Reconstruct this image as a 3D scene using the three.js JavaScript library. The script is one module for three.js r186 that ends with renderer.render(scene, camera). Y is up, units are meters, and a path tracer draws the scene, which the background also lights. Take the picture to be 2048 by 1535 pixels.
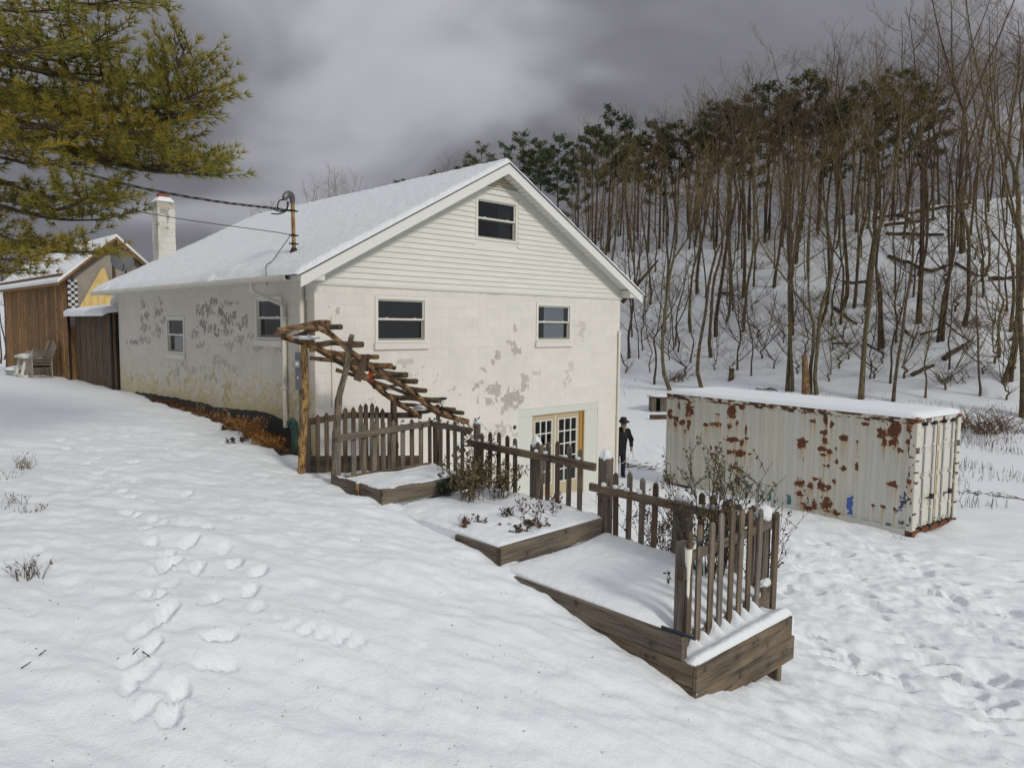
import * as THREE from 'three';
import { mergeGeometries } from 'three/addons/utils/BufferGeometryUtils.js';
import { MarchingCubes } from 'three/addons/objects/MarchingCubes.js';

// ---------------------------------------------------------------- camera, sky, sun, exposure
const EYE = 4.5;                        // the lens above the level field by the container, metres
const F = 1482.7, PITCH = 0.0792, ROLL = -0.01;   // fitted to the block courses of the house
const scene = new THREE.Scene();
const camera = new THREE.PerspectiveCamera(2 * Math.atan(767.5 / F) * 180 / Math.PI, 1024 / 767, 0.1, 600);
camera.position.set(0, EYE, 0);
const cR = Math.cos(ROLL), sR = Math.sin(ROLL), cP = Math.cos(PITCH), sP = Math.sin(PITCH);
const FWD = new THREE.Vector3(0, -sP, -cP), UP0 = new THREE.Vector3(0, cP, -sP), RT0 = new THREE.Vector3(1, 0, 0);
const RT = RT0.clone().multiplyScalar(cR).addScaledVector(UP0, -sR), UP = UP0.clone().multiplyScalar(cR).addScaledVector(RT0, sR);
camera.up.copy(UP); camera.lookAt(camera.position.clone().add(FWD)); camera.updateMatrixWorld();

const renderer = new THREE.WebGLRenderer({ antialias: true });
renderer.setSize(1024, 767);
renderer.toneMapping = THREE.LinearToneMapping;
renderer.toneMappingExposure = 1.12;
renderer.shadowMap.enabled = true;

// seeded random numbers and value noise
function rng(seed) { let a = seed >>> 0; return () => { a = (a + 0x6D2B79F5) | 0; let t = Math.imul(a ^ (a >>> 15), 1 | a); t = (t + Math.imul(t ^ (t >>> 7), 61 | t)) ^ t; return ((t ^ (t >>> 14)) >>> 0) / 4294967296; }; }
function h3(x, y, z) { let n = Math.imul(x, 374761393) ^ Math.imul(y, 668265263) ^ Math.imul(z, 1274126177); n = Math.imul(n ^ (n >>> 13), 1274126177); return ((n ^ (n >>> 16)) >>> 0) / 4294967295; }
const sm = t => t * t * (3 - 2 * t), lerp = (a, b, t) => a + (b - a) * t, clamp = (v, a = 0, b = 1) => Math.min(b, Math.max(a, v));
const step = (a, b, v) => sm(clamp((v - a) / (b - a)));
function vn(x, y, z = 0) {
  const X = Math.floor(x), Y = Math.floor(y), Z = Math.floor(z), fx = sm(x - X), fy = sm(y - Y), fz = z === Z ? 0 : sm(z - Z);
  const a = lerp(lerp(h3(X, Y, Z), h3(X + 1, Y, Z), fx), lerp(h3(X, Y + 1, Z), h3(X + 1, Y + 1, Z), fx), fy);
  if (!fz) return a;
  return lerp(a, lerp(lerp(h3(X, Y, Z + 1), h3(X + 1, Y, Z + 1), fx), lerp(h3(X, Y + 1, Z + 1), h3(X + 1, Y + 1, Z + 1), fx), fy), fz);
}
function fbm(x, y, z = 0, o = 4) { let s = 0, a = .5, t = 0; for (let i = 0; i < o; i++) { s += a * vn(x, y, z); t += a; a *= .5; x = x * 2.03 + 17.1; y = y * 2.03 + 5.7; z = z ? z * 2.03 + 3.3 : 0; } return s / t; }

// overcast sky: brighter towards the zenith as overcast skies are, broken into soft grey banks of cloud
const SUN = new THREE.Vector3(.60, .53, .76).normalize();
{
  const w = 1024, h = 512, d = new Float32Array(w * h * 4);
  for (let j = 0; j < h; j++) for (let i = 0; i < w; i++) {
    const el = ((j + .5) / h - .5) * Math.PI, az = ((i + .5) / w - .5) * 2 * Math.PI;
    const x = Math.cos(el) * Math.cos(az), y = Math.sin(el), z = Math.cos(el) * Math.sin(az);
    const s = Math.max(0, y), k = 1 / (s + .30);
    const px = x * k, pz = z * k;
    const wx = fbm(px * 1.1 + 4, pz * 1.1 + 9, 0, 3) * 1.6, wz = fbm(px * 1.1 + 31, pz * 1.1 + 2, 0, 3) * 1.6;
    let c = fbm(px * 1.45 + wx + 3.4, pz * 1.45 + wz + 7.7, 0, 5);
    c = step(.30, .72, c);
    const fine = fbm(px * 5 + wx * 3, pz * 5 + wz * 2, 0, 4) - .5;
    let L = (.205 + .44 * s) * (.48 + .78 * c + .34 * fine);
    const cold = .5 - c * .5;
    const o = (j * w + i) * 4;
    d[o] = L * (.965 - .02 * cold); d[o + 1] = L * (.975 - .015 * cold); d[o + 2] = L * (1.05 + .03 * cold); d[o + 3] = 1;
    if (y < 0) { d[o] = d[o + 1] = d[o + 2] = .2; }
  }
  const t = new THREE.DataTexture(d, w, h, THREE.RGBAFormat, THREE.FloatType);
  t.mapping = THREE.EquirectangularReflectionMapping; t.magFilter = THREE.LinearFilter; t.minFilter = THREE.LinearFilter; t.needsUpdate = true;
  scene.background = t; scene.environment = t; scene.backgroundIntensity = 1; scene.environmentIntensity = 1;
}
const sun = new THREE.DirectionalLight(new THREE.Color(1, .965, .88), 1.5);
sun.position.copy(SUN).multiplyScalar(60); sun.castShadow = true; sun.shadow.radius = 20;
sun.shadow.mapSize.set(2048, 2048);
Object.assign(sun.shadow.camera, { left: -60, right: 60, top: 60, bottom: -60, near: 1, far: 200 });
scene.add(sun); scene.add(sun.target);

// ---------------------------------------------------------------- helpers
const V = (x, h, d) => new THREE.Vector3(x, h + EYE, -d);       // x right, h above the lens, d metres ahead
function ray(px, py) { return FWD.clone().addScaledVector(RT, (px - 1024) / F).addScaledVector(UP, -(py - 767.5) / F); }
// site frame of the house: u along its gable wall, w along its side wall, origin at the corner between them
const YAW = 0.7706, C0 = new THREE.Vector3(-3.4707, 0, 13.0267), cY = Math.cos(YAW), sY = Math.sin(YAW);
const sitePt = (u, w) => [C0.x + u * cY - w * sY, C0.z + u * sY + w * cY];       // -> x, d
const toSite = (x, d) => [(x - C0.x) * cY + (d - C0.z) * sY, -(x - C0.x) * sY + (d - C0.z) * cY];
const S = (u, h, w) => { const [x, d] = sitePt(u, w); return V(x, h, d); };
function hit(px, py, f) { const r = ray(px, py), a = [r.x, r.y, -r.z], t = f(a), P = a.map(v => v * t), [u, w] = toSite(P[0], P[2]); return { u, w, h: P[1], x: P[0], d: P[2] }; }
const cu = C0.x * cY + C0.z * sY, cw = -C0.x * sY + C0.z * cY;
const onU = (px, py, u) => hit(px, py, a => (cu + u) / (a[0] * cY + a[2] * sY));
const onW = (px, py, w) => hit(px, py, a => (cw + w) / (-a[0] * sY + a[2] * cY));
const onD = (px, py, d) => hit(px, py, a => d / a[2]);

const used = new Map();
function numbered(n) { const k = used.get(n) || 0; used.set(n, k + 1); return k ? n + '_' + String(k).padStart(3, '0') : n; }
function setUD(o, label, category, group, kind) { o.userData.label = label; if (category) o.userData.category = category; if (group) o.userData.group = group; if (kind) o.userData.kind = kind; }
const bases = new Map();
// a thing: its geometry is written in site coordinates (u, h, -w) or world (x, h, -d) and moved to the thing's base
function thing(name, label, category, base, site = true, group) {
  const g = new THREE.Group(); g.name = numbered(name); setUD(g, label, category, group);
  if (site) { g.position.copy(S(base[0], base[1], base[2])); g.rotation.y = YAW; bases.set(g, [base[0], base[1], -base[2]]); }
  else { g.position.copy(V(base[0], base[1], base[2])); bases.set(g, [base[0], base[1], -base[2]]); }
  scene.add(g); return g;
}
function shadows(m) { m.castShadow = true; m.receiveShadow = true; return m; }
function part(parent, name, geo, mat, label) {
  let root = parent; while (!bases.has(root)) root = root.parent;
  const b = bases.get(root); geo = geo.clone(); geo.translate(-b[0], -b[1], -b[2]);
  const m = shadows(new THREE.Mesh(geo, mat)); m.name = name; if (label) m.userData.label = label; parent.add(m); return m;
}
function solo(name, geo, mat, label, category, group, kind) {   // geometry already in world coordinates (x, h, -d)
  geo.computeBoundingBox(); const bb = geo.boundingBox, c = [(bb.min.x + bb.max.x) / 2, bb.min.y, (bb.min.z + bb.max.z) / 2];
  geo.translate(-c[0], -c[1], -c[2]);
  const m = shadows(new THREE.Mesh(geo, mat)); m.name = numbered(name); setUD(m, label, category, group, kind); m.position.set(c[0], c[1] + EYE, c[2]); scene.add(m); return m;
}
function structure(name, geo, mat) { const m = shadows(new THREE.Mesh(geo, mat)); m.name = name; m.userData.kind = 'structure'; scene.add(m); return m; }

// ---- geometry
function raw(pos, uv, idx) { const g = new THREE.BufferGeometry(); g.setAttribute('position', new THREE.Float32BufferAttribute(pos, 3)); g.setAttribute('uv', new THREE.Float32BufferAttribute(uv || new Float32Array(pos.length / 3 * 2), 2)); if (idx) g.setIndex(idx); g.computeVertexNormals(); return g; }
function flat(list) { return list.index ? list.toNonIndexed() : list; }
function merge(list) { return mergeGeometries(list.map(g => { const n = flat(g); for (const k of Object.keys(n.attributes)) if (!['position', 'normal', 'uv'].includes(k)) n.deleteAttribute(k); return n; })); }
// uv in metres from the face a triangle looks to; u runs along the grain axis
let uvSeed = 1;
function boxMap(g, axis, scaleOff = true) {
  g = flat(g); g.computeVertexNormals();
  const p = g.attributes.position, n = g.attributes.normal, uv = new Float32Array(p.count * 2);
  const r = rng(uvSeed++ * 7919), ou = scaleOff ? r() * 7 : 0, ov = scaleOff ? r() * 7 : 0;
  for (let t = 0; t < p.count; t += 3) {
    const a = [Math.abs(n.getX(t)), Math.abs(n.getY(t)), Math.abs(n.getZ(t))], k = a.indexOf(Math.max(...a));
    const ax = [0, 1, 2].filter(i => i !== k); let gu = axis, gv;
    if (k === axis) { gu = ax[0]; gv = ax[1]; } else gv = ax.find(i => i !== axis);
    for (let i = t; i < t + 3; i++) { const q = [p.getX(i), p.getY(i), p.getZ(i)]; uv[i * 2] = q[gu] + ou; uv[i * 2 + 1] = q[gv] + ov; }
  }
  g.setAttribute('uv', new THREE.BufferAttribute(uv, 2)); return g;
}
// box with chamfered edges, corners at min and max
function cbox(x0, y0, z0, x1, y1, z1, c = .006, axis = -1) {
  const X = [x0, x1], Y = [y0, y1], Z = [z0, z1], pos = [], tri = (a, b, d) => pos.push(...a, ...b, ...d), quad = (a, b, d, e) => { tri(a, b, d); tri(a, d, e); };
  c = Math.min(c, (x1 - x0) / 3, (y1 - y0) / 3, (z1 - z0) / 3);
  const P = (i, j, k, f) => [X[i] + (f === 0 ? 0 : (i ? -c : c)), Y[j] + (f === 1 ? 0 : (j ? -c : c)), Z[k] + (f === 2 ? 0 : (k ? -c : c))];
  const ori = (a, b, d, nx, ny, nz) => { const ux = b[0] - a[0], uy = b[1] - a[1], uz = b[2] - a[2], vx = d[0] - a[0], vy = d[1] - a[1], vz = d[2] - a[2]; return (uy * vz - uz * vy) * nx + (uz * vx - ux * vz) * ny + (ux * vy - uy * vx) * nz; };
  const Q = (a, b, d, e, n) => ori(a, b, d, ...n) > 0 ? quad(a, b, d, e) : quad(a, e, d, b), T = (a, b, d, n) => ori(a, b, d, ...n) > 0 ? tri(a, b, d) : tri(a, d, b);
  for (const s of [0, 1]) { const g = s ? 1 : -1;
    Q(P(s, 0, 0, 0), P(s, 1, 0, 0), P(s, 1, 1, 0), P(s, 0, 1, 0), [g, 0, 0]); Q(P(0, s, 0, 1), P(1, s, 0, 1), P(1, s, 1, 1), P(0, s, 1, 1), [0, g, 0]); Q(P(0, 0, s, 2), P(1, 0, s, 2), P(1, 1, s, 2), P(0, 1, s, 2), [0, 0, g]); }
  for (const i of [0, 1]) for (const j of [0, 1]) { const a = i ? 1 : -1, b = j ? 1 : -1;
    Q(P(i, j, 0, 0), P(i, j, 1, 0), P(i, j, 1, 1), P(i, j, 0, 1), [a, b, 0]); Q(P(i, 0, j, 0), P(i, 1, j, 0), P(i, 1, j, 2), P(i, 0, j, 2), [a, 0, b]); Q(P(0, i, j, 1), P(1, i, j, 1), P(1, i, j, 2), P(0, i, j, 2), [0, a, b]); }
  for (const i of [0, 1]) for (const j of [0, 1]) for (const k of [0, 1]) T(P(i, j, k, 0), P(i, j, k, 1), P(i, j, k, 2), [i ? 1 : -1, j ? 1 : -1, k ? 1 : -1]);
  const d = [x1 - x0, y1 - y0, z1 - z0]; if (axis < 0) axis = d.indexOf(Math.max(...d));
  return boxMap(raw(pos), axis);
}
// straight bar of rectangular section between two points
function bar(a, b, wd, th, c = .005, up = [0, 1, 0]) {
  const A = new THREE.Vector3(...a), B = new THREE.Vector3(...b), L = A.distanceTo(B), g = cbox(-wd / 2, -th / 2, 0, wd / 2, th / 2, L, c, 2);
  const z = B.clone().sub(A).normalize(), x = new THREE.Vector3(...up).cross(z).normalize(), y = z.clone().cross(x);
  return g.applyMatrix4(new THREE.Matrix4().makeBasis(x, y, z).setPosition(A));
}
// solid over a polygon in x-y, pushed from z0 to z1
function prism(pts, z0, z1, bevel = 0, axis = 1) {
  const g = new THREE.ExtrudeGeometry(new THREE.Shape(pts.map(p => new THREE.Vector2(...p))), { depth: z1 - z0 - 2 * bevel, bevelEnabled: bevel > 0, bevelThickness: bevel, bevelSize: bevel, bevelOffset: -bevel, bevelSegments: 1 });
  g.translate(0, 0, z0 + bevel); return boxMap(g, axis);
}
// wedge from 8 corners (bottom ring, top ring, same order)
function hexa(p, axis = 0) {
  const f = [[0, 1, 2, 3], [4, 5, 6, 7], [0, 1, 5, 4], [1, 2, 6, 5], [2, 3, 7, 6], [3, 0, 4, 7]], c = [0, 1, 2].map(k => p.reduce((s, q) => s + q[k], 0) / 8), pos = [];
  for (const q of f) { let [a, b, d, e] = q.map(i => p[i]); const n = [(b[1] - a[1]) * (d[2] - a[2]) - (b[2] - a[2]) * (d[1] - a[1]), (b[2] - a[2]) * (d[0] - a[0]) - (b[0] - a[0]) * (d[2] - a[2]), (b[0] - a[0]) * (d[1] - a[1]) - (b[1] - a[1]) * (d[0] - a[0])];
    const o = (a[0] + d[0]) / 2 - c[0], o1 = (a[1] + d[1]) / 2 - c[1], o2 = (a[2] + d[2]) / 2 - c[2];
    if (n[0] * o + n[1] * o1 + n[2] * o2 < 0) [b, e] = [e, b]; pos.push(...a, ...b, ...d, ...a, ...d, ...e); }
  return boxMap(raw(pos), axis);
}
// round limb along points with a radius at each; uv in metres
function tube(pts, rad, sides = 8, o = {}) {
  const P = pts.map(p => p.isVector3 ? p : new THREE.Vector3(...p)), n = P.length, pos = [], uv = [], idx = [];
  let nx = null, len = 0; const amp = o.amp || 0, sd = o.seed || 0;
  for (let i = 0; i < n; i++) {
    const t = P[Math.min(n - 1, i + 1)].clone().sub(P[Math.max(0, i - 1)]).normalize();
    if (!nx) nx = new THREE.Vector3(Math.abs(t.y) > .9 ? 1 : 0, Math.abs(t.y) > .9 ? 0 : 1, 0);
    nx = nx.clone().addScaledVector(t, -nx.dot(t)).normalize(); const ny = t.clone().cross(nx);
    if (i) len += P[i].distanceTo(P[i - 1]);
    const r = Array.isArray(rad) ? rad[i] : rad;
    for (let k = 0; k <= sides; k++) { const a = k / sides * 2 * Math.PI, ca = Math.cos(a), sa = Math.sin(a);
      const rr = r * (1 + (amp ? amp * (vn(ca * 1.5 + 9 + sd, sa * 1.5 + 9, len * 4 + sd) - .5) * 2 : 0));
      pos.push(P[i].x + (nx.x * ca + ny.x * sa) * rr, P[i].y + (nx.y * ca + ny.y * sa) * rr, P[i].z + (nx.z * ca + ny.z * sa) * rr); uv.push(len + sd, k / sides * Math.max(.06, r * 6.28)); }
  }
  const q = sides + 1;
  for (let i = 0; i < n - 1; i++) for (let k = 0; k < sides; k++) { const a = i * q + k, b = a + q; idx.push(a, a + 1, b, b, a + 1, b + 1); }
  if (o.caps) for (const e of [0, n - 1]) { const c = pos.length / 3; pos.push(P[e].x, P[e].y, P[e].z); uv.push(0, 0); const s = c + 1; for (let k = 0; k <= sides; k++) { const b = (e * q + k) * 3; pos.push(pos[b], pos[b + 1], pos[b + 2]); uv.push(.3 + .05 * Math.cos(k), .3 + .05 * Math.sin(k)); } for (let k = 0; k < sides; k++) e ? idx.push(c, s + k, s + k + 1) : idx.push(c, s + k + 1, s + k); }
  return raw(pos, uv, idx);
}
function curve(pts, n) { return new THREE.CatmullRomCurve3(pts.map(p => p.isVector3 ? p : new THREE.Vector3(...p))).getPoints(n); }
function ellipsoid(x, y, z, rx, ry, rz, amp = 0, seed = 1, w = 16, h = 10) {
  const g = new THREE.SphereGeometry(1, w, h), p = g.attributes.position;
  for (let i = 0; i < p.count; i++) { const a = p.getX(i), b = p.getY(i), c = p.getZ(i), k = 1 + amp * (vn(a * 2 + 5 + seed, b * 2 + 5, c * 2 + 5 + seed) - .5) * 2; p.setXYZ(i, x + a * rx * k, y + b * ry * k, z + c * rz * k); }
  g.computeVertexNormals(); return g;
}
// ---- textures and materials
function tex(w, h, f, o = {}) {
  const d = new Uint8Array(w * h * 4), c = [0, 0, 0];
  for (let j = 0; j < h; j++) for (let i = 0; i < w; i++) { f((i + .5) / w, (j + .5) / h, c); const q = (j * w + i) * 4; d[q] = clamp(c[0]) * 255; d[q + 1] = clamp(c[1]) * 255; d[q + 2] = clamp(c[2]) * 255; d[q + 3] = 255; }
  const t = new THREE.DataTexture(d, w, h, THREE.RGBAFormat); t.magFilter = THREE.LinearFilter; t.minFilter = THREE.LinearMipmapLinearFilter; t.generateMipmaps = true;
  t.wrapS = t.wrapT = o.clamp ? THREE.ClampToEdgeWrapping : THREE.RepeatWrapping; if (!o.data) t.colorSpace = THREE.SRGBColorSpace; if (o.rep) t.repeat.set(...o.rep); t.needsUpdate = true; return t;
}
const g2 = v => Math.pow(Math.max(0, v), 1 / 2.2);            // linear -> display value for colour maps
const mat = (rgb, rough = .8, o = {}) => new THREE.MeshStandardMaterial(Object.assign({ color: new THREE.Color().setRGB(...rgb), roughness: rough, metalness: 0 }, o));
const mix3 = (c, a, b, t) => { for (let i = 0; i < 3; i++) c[i] = lerp(a[i], b[i], t); };
const per = (x, n) => ((x % n) + n) % n;
// tiling noise for wood: grain runs along u (1.6 m a tile), v is .4 m a tile
function tn(u, v, fu, fv, s) { const X = u * fu, Y = v * fv; const a = (i, j) => h3(per(i, fu), per(j, fv), s), x = Math.floor(X), y = Math.floor(Y), p = sm(X - x), q = sm(Y - y); return lerp(lerp(a(x, y), a(x + 1, y), p), lerp(a(x, y + 1), a(x + 1, y + 1), p), q); }
function woodTex(lo, hi, warm, s) {
  return tex(512, 256, (u, v, c) => {
    const wob = tn(u, v, 5, 4, s) * .06, vv = v + wob;
    const g = tn(u, vv, 5, 64, s + 1) * .5 + tn(u, vv, 10, 110, s + 2) * .5, big = tn(u, v, 4, 6, s + 3), st = tn(u, v, 9, 9, s + 4), fine = tn(u, v, 120, 120, s + 5);
    let k = clamp(.10 + .78 * g + .5 * (big - .5) + .3 * (fine - .5)); if (g < .27) k *= .4;
    let kn = 0; for (let i = 0; i < 5; i++) { const ku = h3(i, s, 7), kv = h3(i, s, 8), kr = .010 + .012 * h3(i, s, 9), du = Math.abs(u - ku), dv = Math.abs(v - kv), dd = Math.hypot(Math.min(du, 1 - du), Math.min(dv, 1 - dv) * .25) / kr; if (dd < 1) kn = Math.max(kn, 1 - dd * .35); else if (dd < 3) k *= .82 + .18 * Math.sin(dd * 9); }
    mix3(c, lo, hi, k); if (kn) mix3(c, c.slice(), [lo[0] * .9, lo[1] * .75, lo[2] * .6], kn * .85); const t = clamp((st - .5) * 2.2) * .7; for (let i = 0; i < 3; i++) c[i] = g2(lerp(c[i], c[i] * warm[i], t));
  }, { rep: [1 / 1.6, 1 / .4] });
}
const woodBump = tex(512, 256, (u, v, c) => { const g = tn(u, v + tn(u, v, 5, 4, 3) * .06, 5, 64, 4) * .6 + tn(u, v, 10, 110, 5) * .4; c[0] = c[1] = c[2] = g < .25 ? g * 2 : .5 + .5 * g; }, { data: true, rep: [1 / 1.6, 1 / .4] });
const wood = (lo, hi, warm, s, o = {}) => new THREE.MeshStandardMaterial(Object.assign({ map: woodTex(lo, hi, warm, s), bumpMap: woodBump, bumpScale: .003, roughness: .92 }, o));
const M = {};
M.fence = [wood([.034, .027, .02], [.265, .22, .165], [1.2, .92, .65], 11), wood([.04, .035, .03], [.30, .265, .22], [1.08, .95, .8], 12), wood([.028, .02, .013], [.2, .145, .095], [1.25, .9, .6], 13)];
M.post = wood([.03, .025, .021], [.23, .195, .155], [1.05, .9, .75], 14);
M.bed = [wood([.03, .024, .018], [.215, .178, .135], [1.1, .95, .75], 15), wood([.03, .022, .015], [.235, .18, .12], [1.2, .95, .65], 16)];
M.barn = [wood([.06, .028, .008], [.56, .31, .11], [1.15, .85, .5], 21), wood([.035, .018, .006], [.42, .23, .08], [.7, .68, .6], 22), wood([.03, .02, .01], [.36, .22, .09], [1.25, .8, .35], 23)];
M.darkwood = [wood([.022, .015, .01], [.14, .095, .06], [1.5, 1.0, .6], 24), wood([.02, .017, .013], [.105, .082, .06], [.9, .95, .9], 25)];
M.lean = [wood([.03, .017, .008], [.24, .15, .08], [1.3, .9, .5], 26), wood([.022, .016, .011], [.17, .125, .08], [.9, .95, .85], 27)];
function barkTex(lo, hi, lich, s) {
  return tex(256, 256, (u, v, c) => {
    const r = tn(u, v, 8, 20, s), r2 = tn(u, v, 24, 44, s + 1), f = tn(u, v, 90, 90, s + 2), b = tn(u, v, 6, 5, s + 3);
    const k = clamp((r * .5 + r2 * .5 - .5) * 1.7 + .42 + (f - .5) * .45); mix3(c, lo, hi, k); const t = b * .6 + f * .4 > .62 ? .65 : 0; mix3(c, c.slice(), lich, t); for (let i = 0; i < 3; i++) c[i] = g2(c[i]);
  }, { rep: [1 / .9, 1 / .45] });
}
const bark = (lo, hi, lich, s) => new THREE.MeshStandardMaterial({ map: barkTex(lo, hi, lich, s), roughness: .95, bumpMap: woodBump, bumpScale: .007 });
M.log = [bark([.022, .012, .006], [.34, .195, .09], [.42, .26, .10], 31), bark([.015, .010, .006], [.19, .125, .07], [.27, .18, .09], 32), bark([.035, .02, .008], [.46, .28, .11], [.5, .3, .09], 33)];
M.lichen = bark([.05, .04, .028], [.22, .175, .115], [.42, .42, .36], 34);
M.tree = [bark([.018, .012, .007], [.17, .12, .07], [.19, .15, .06], 35), bark([.022, .017, .009], [.21, .165, .09], [.25, .21, .075], 36), bark([.013, .009, .006], [.12, .08, .048], [.12, .09, .04], 37)];
M.twig = [mat([.17, .105, .048], .95), mat([.20, .145, .052], .95), mat([.12, .07, .038], .95)];
const snowBump = tex(512, 512, (u, v, c) => { c[0] = c[1] = c[2] = tn(u, v, 12, 12, 41) * .35 + tn(u, v, 40, 40, 42) * .35 + tn(u, v, 150, 150, 43) * .3; }, { data: true });
const snowMap = tex(512, 512, (u, v, c) => { const k = .93 + .07 * (tn(u, v, 9, 9, 44) * .4 + tn(u, v, 60, 60, 45) * .35 + tn(u, v, 200, 200, 46) * .25); c[0] = g2(.80 * k); c[1] = g2(.83 * k); c[2] = g2(.85 * k); });
const snowM = (rep, b) => { const m = snowMap.clone(), n = snowBump.clone(); m.repeat.set(rep, rep); n.repeat.set(rep, rep); m.needsUpdate = n.needsUpdate = true; return new THREE.MeshStandardMaterial({ map: m, bumpMap: n, bumpScale: b, roughness: .9 }); };
M.snow = snowM(.7, .009); M.roofsnow = snowM(1.1, .025);
M.iron = mat([.03, .028, .027], .6, { metalness: .6 }); M.black = mat([.012, .012, .013], .75); M.trim = mat([.66, .65, .6], .6);
// ---------------------------------------------------------------- terrain
// heights of the snow measured where walls, posts, boards and the container stand in it; a thin plate joins them
const CP = [];
const cpS = (u, w, h) => { const [x, d] = sitePt(u, w); CP.push([x, d, h]); }, cpX = (x, d, h) => CP.push([x, d, h]);
[[-.95, -1.2, -2.37], [-.95, -2.3, -2.39], [-.95, -3.5, -2.43], [-1.1, -5, -2.58], [-1, -5.8, -2.69], [-1, -6.4, -2.83], [-1.0, -8.34, -3.27], [1.0, -8.34, -3.8], [.2, -8.7, -3.66],
 [-.3, .5, -2.26], [-.3, 2, -2.12], [-.3, 4, -2.03], [-.3, 7, -1.97], [-.3, 10.8, -1.9], [-.3, 14, -1.9], [3, 5, -2.6], [8, 8, -4.0],
 [1.4, -3, -2.8], [1.5, -5, -3.12], [1.5, -7, -3.55], [2.5, -8, -4.0], [.5, -1.5, -2.5], [1.5, -1.2, -2.85], [3, -1.2, -3.5], [5, -1, -4.05], [7.5, -.5, -4.12], [9.5, 0, -4.25], [3, -5, -3.75], [4, -3, -3.95]].forEach(a => cpS(...a));
[[-2.8, 5.9, -2.35], [-5, 6, -2.2], [-4, 3, -2.45], [-1, 4, -2.85], [1.5, 4, -3.4], [4, 5, -4.0], [5.3, 8.1, -4.12], [8, 5, -4.3], [-8, 9, -2.06], [-12, 12, -1.96], [-7, 13, -2.06], [-13, 24, -1.93], [-18, 20, -1.9], [-15, 8, -1.92], [0, 0, -2.9], [6, 0, -4.2], [-8, 0, -2.2], [-15, 0, -2.0], [-20.4, 30, -1.98],
 [8.65, 15.6, -4.42], [5, 20, -4.45], [10, 18, -4.42], [12, 14, -4.45], [6.5, 15.5, -4.3], [5, 12, -4.1], [3.5, 22, -4.55], [2, 30, -4.6], [12, 26, -4.55], [18, 22, -4.5], [20, 12, -4.5], [0, 45, -4.6], [8, 35, -4.6], [-8, 36, -3.9], [-15, 42, -3.2], [-30, 30, -2.2], [-30, 60, -3], [-40, 10, -1.8], [30, 10, -4.6], [30, -10, -4.6], [-30, -10, -2.2], [-20, 90, -4], [0, 90, -4.6], [45, 40, -4.6], [-60, 60, -2.6], [60, 0, -4.6]].forEach(a => cpX(...a));
const U = r2 => r2 > 1e-12 ? r2 * Math.log(r2) * .5 : 0;
const TPS = (() => {
  const n = CP.length, N = n + 3, A = [];
  for (let i = 0; i < N; i++) A.push(new Float64Array(N + 1));
  for (let i = 0; i < n; i++) { for (let j = 0; j < n; j++) A[i][j] = U((CP[i][0] - CP[j][0]) ** 2 + (CP[i][1] - CP[j][1]) ** 2); A[i][i] += .4; A[i][n] = A[n][i] = 1; A[i][n + 1] = A[n + 1][i] = CP[i][0]; A[i][n + 2] = A[n + 2][i] = CP[i][1]; A[i][N] = CP[i][2]; }
  for (let c = 0; c < N; c++) { let p = c; for (let r = c; r < N; r++) if (Math.abs(A[r][c]) > Math.abs(A[p][c])) p = r; [A[c], A[p]] = [A[p], A[c]]; for (let r = 0; r < N; r++) if (r !== c) { const k = A[r][c] / A[c][c]; if (k) for (let j = c; j <= N; j++) A[r][j] -= k * A[c][j]; } }
  return A.map((r, i) => r[N] / r[i]);
})();
const hillQ = (x, d) => .66 * x + .75 * d;
function hill(x, d) {
  const q = hillQ(x, d) + (fbm(x * .05 + 40, d * .05 + 40, 0, 2) - .5) * 3, t = clamp((q - 36.5) / 22), r = t * t * (3 - 2 * t) * .55 + t * .45;
  let h = 13.2 * r; if (q > 58.5) h -= Math.min(9, (q - 58.5) * .10);
  if (q > 34) h += (fbm(x * .16 + 9, d * .16 + 3, 0, 3) - .5) * 1.3 * step(34, 42, q);
  return h;
}
function groundBase(x, d) {
  const cx = clamp(x, -60, 60), cd = clamp(d, -12, 95), n = CP.length;
  let h = TPS[n] + TPS[n + 1] * cx + TPS[n + 2] * cd; for (let i = 0; i < n; i++) h += TPS[i] * U((CP[i][0] - cx) ** 2 + (CP[i][1] - cd) ** 2);
  return h + hill(x, d);
}
function groundH(x, d) { return groundBase(x, d) + (fbm(x * .55 + 50, d * .55 + 50, 0, 3) - .5) * .10; }
function onGround(px, py, f = groundH) { const r = ray(px, py); let t = 2, p = 2; for (let i = 0; i < 1500; i++) { if (r.y * t <= f(r.x * t, -r.z * t) || t > 170) break; p = t; t += .06 + t * .006; } for (let i = 0; i < 14; i++) { const m = (p + t) / 2; if (r.y * m <= f(r.x * m, -r.z * m)) t = m; else p = m; } return { x: r.x * t, d: -r.z * t, h: r.y * t }; }

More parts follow.
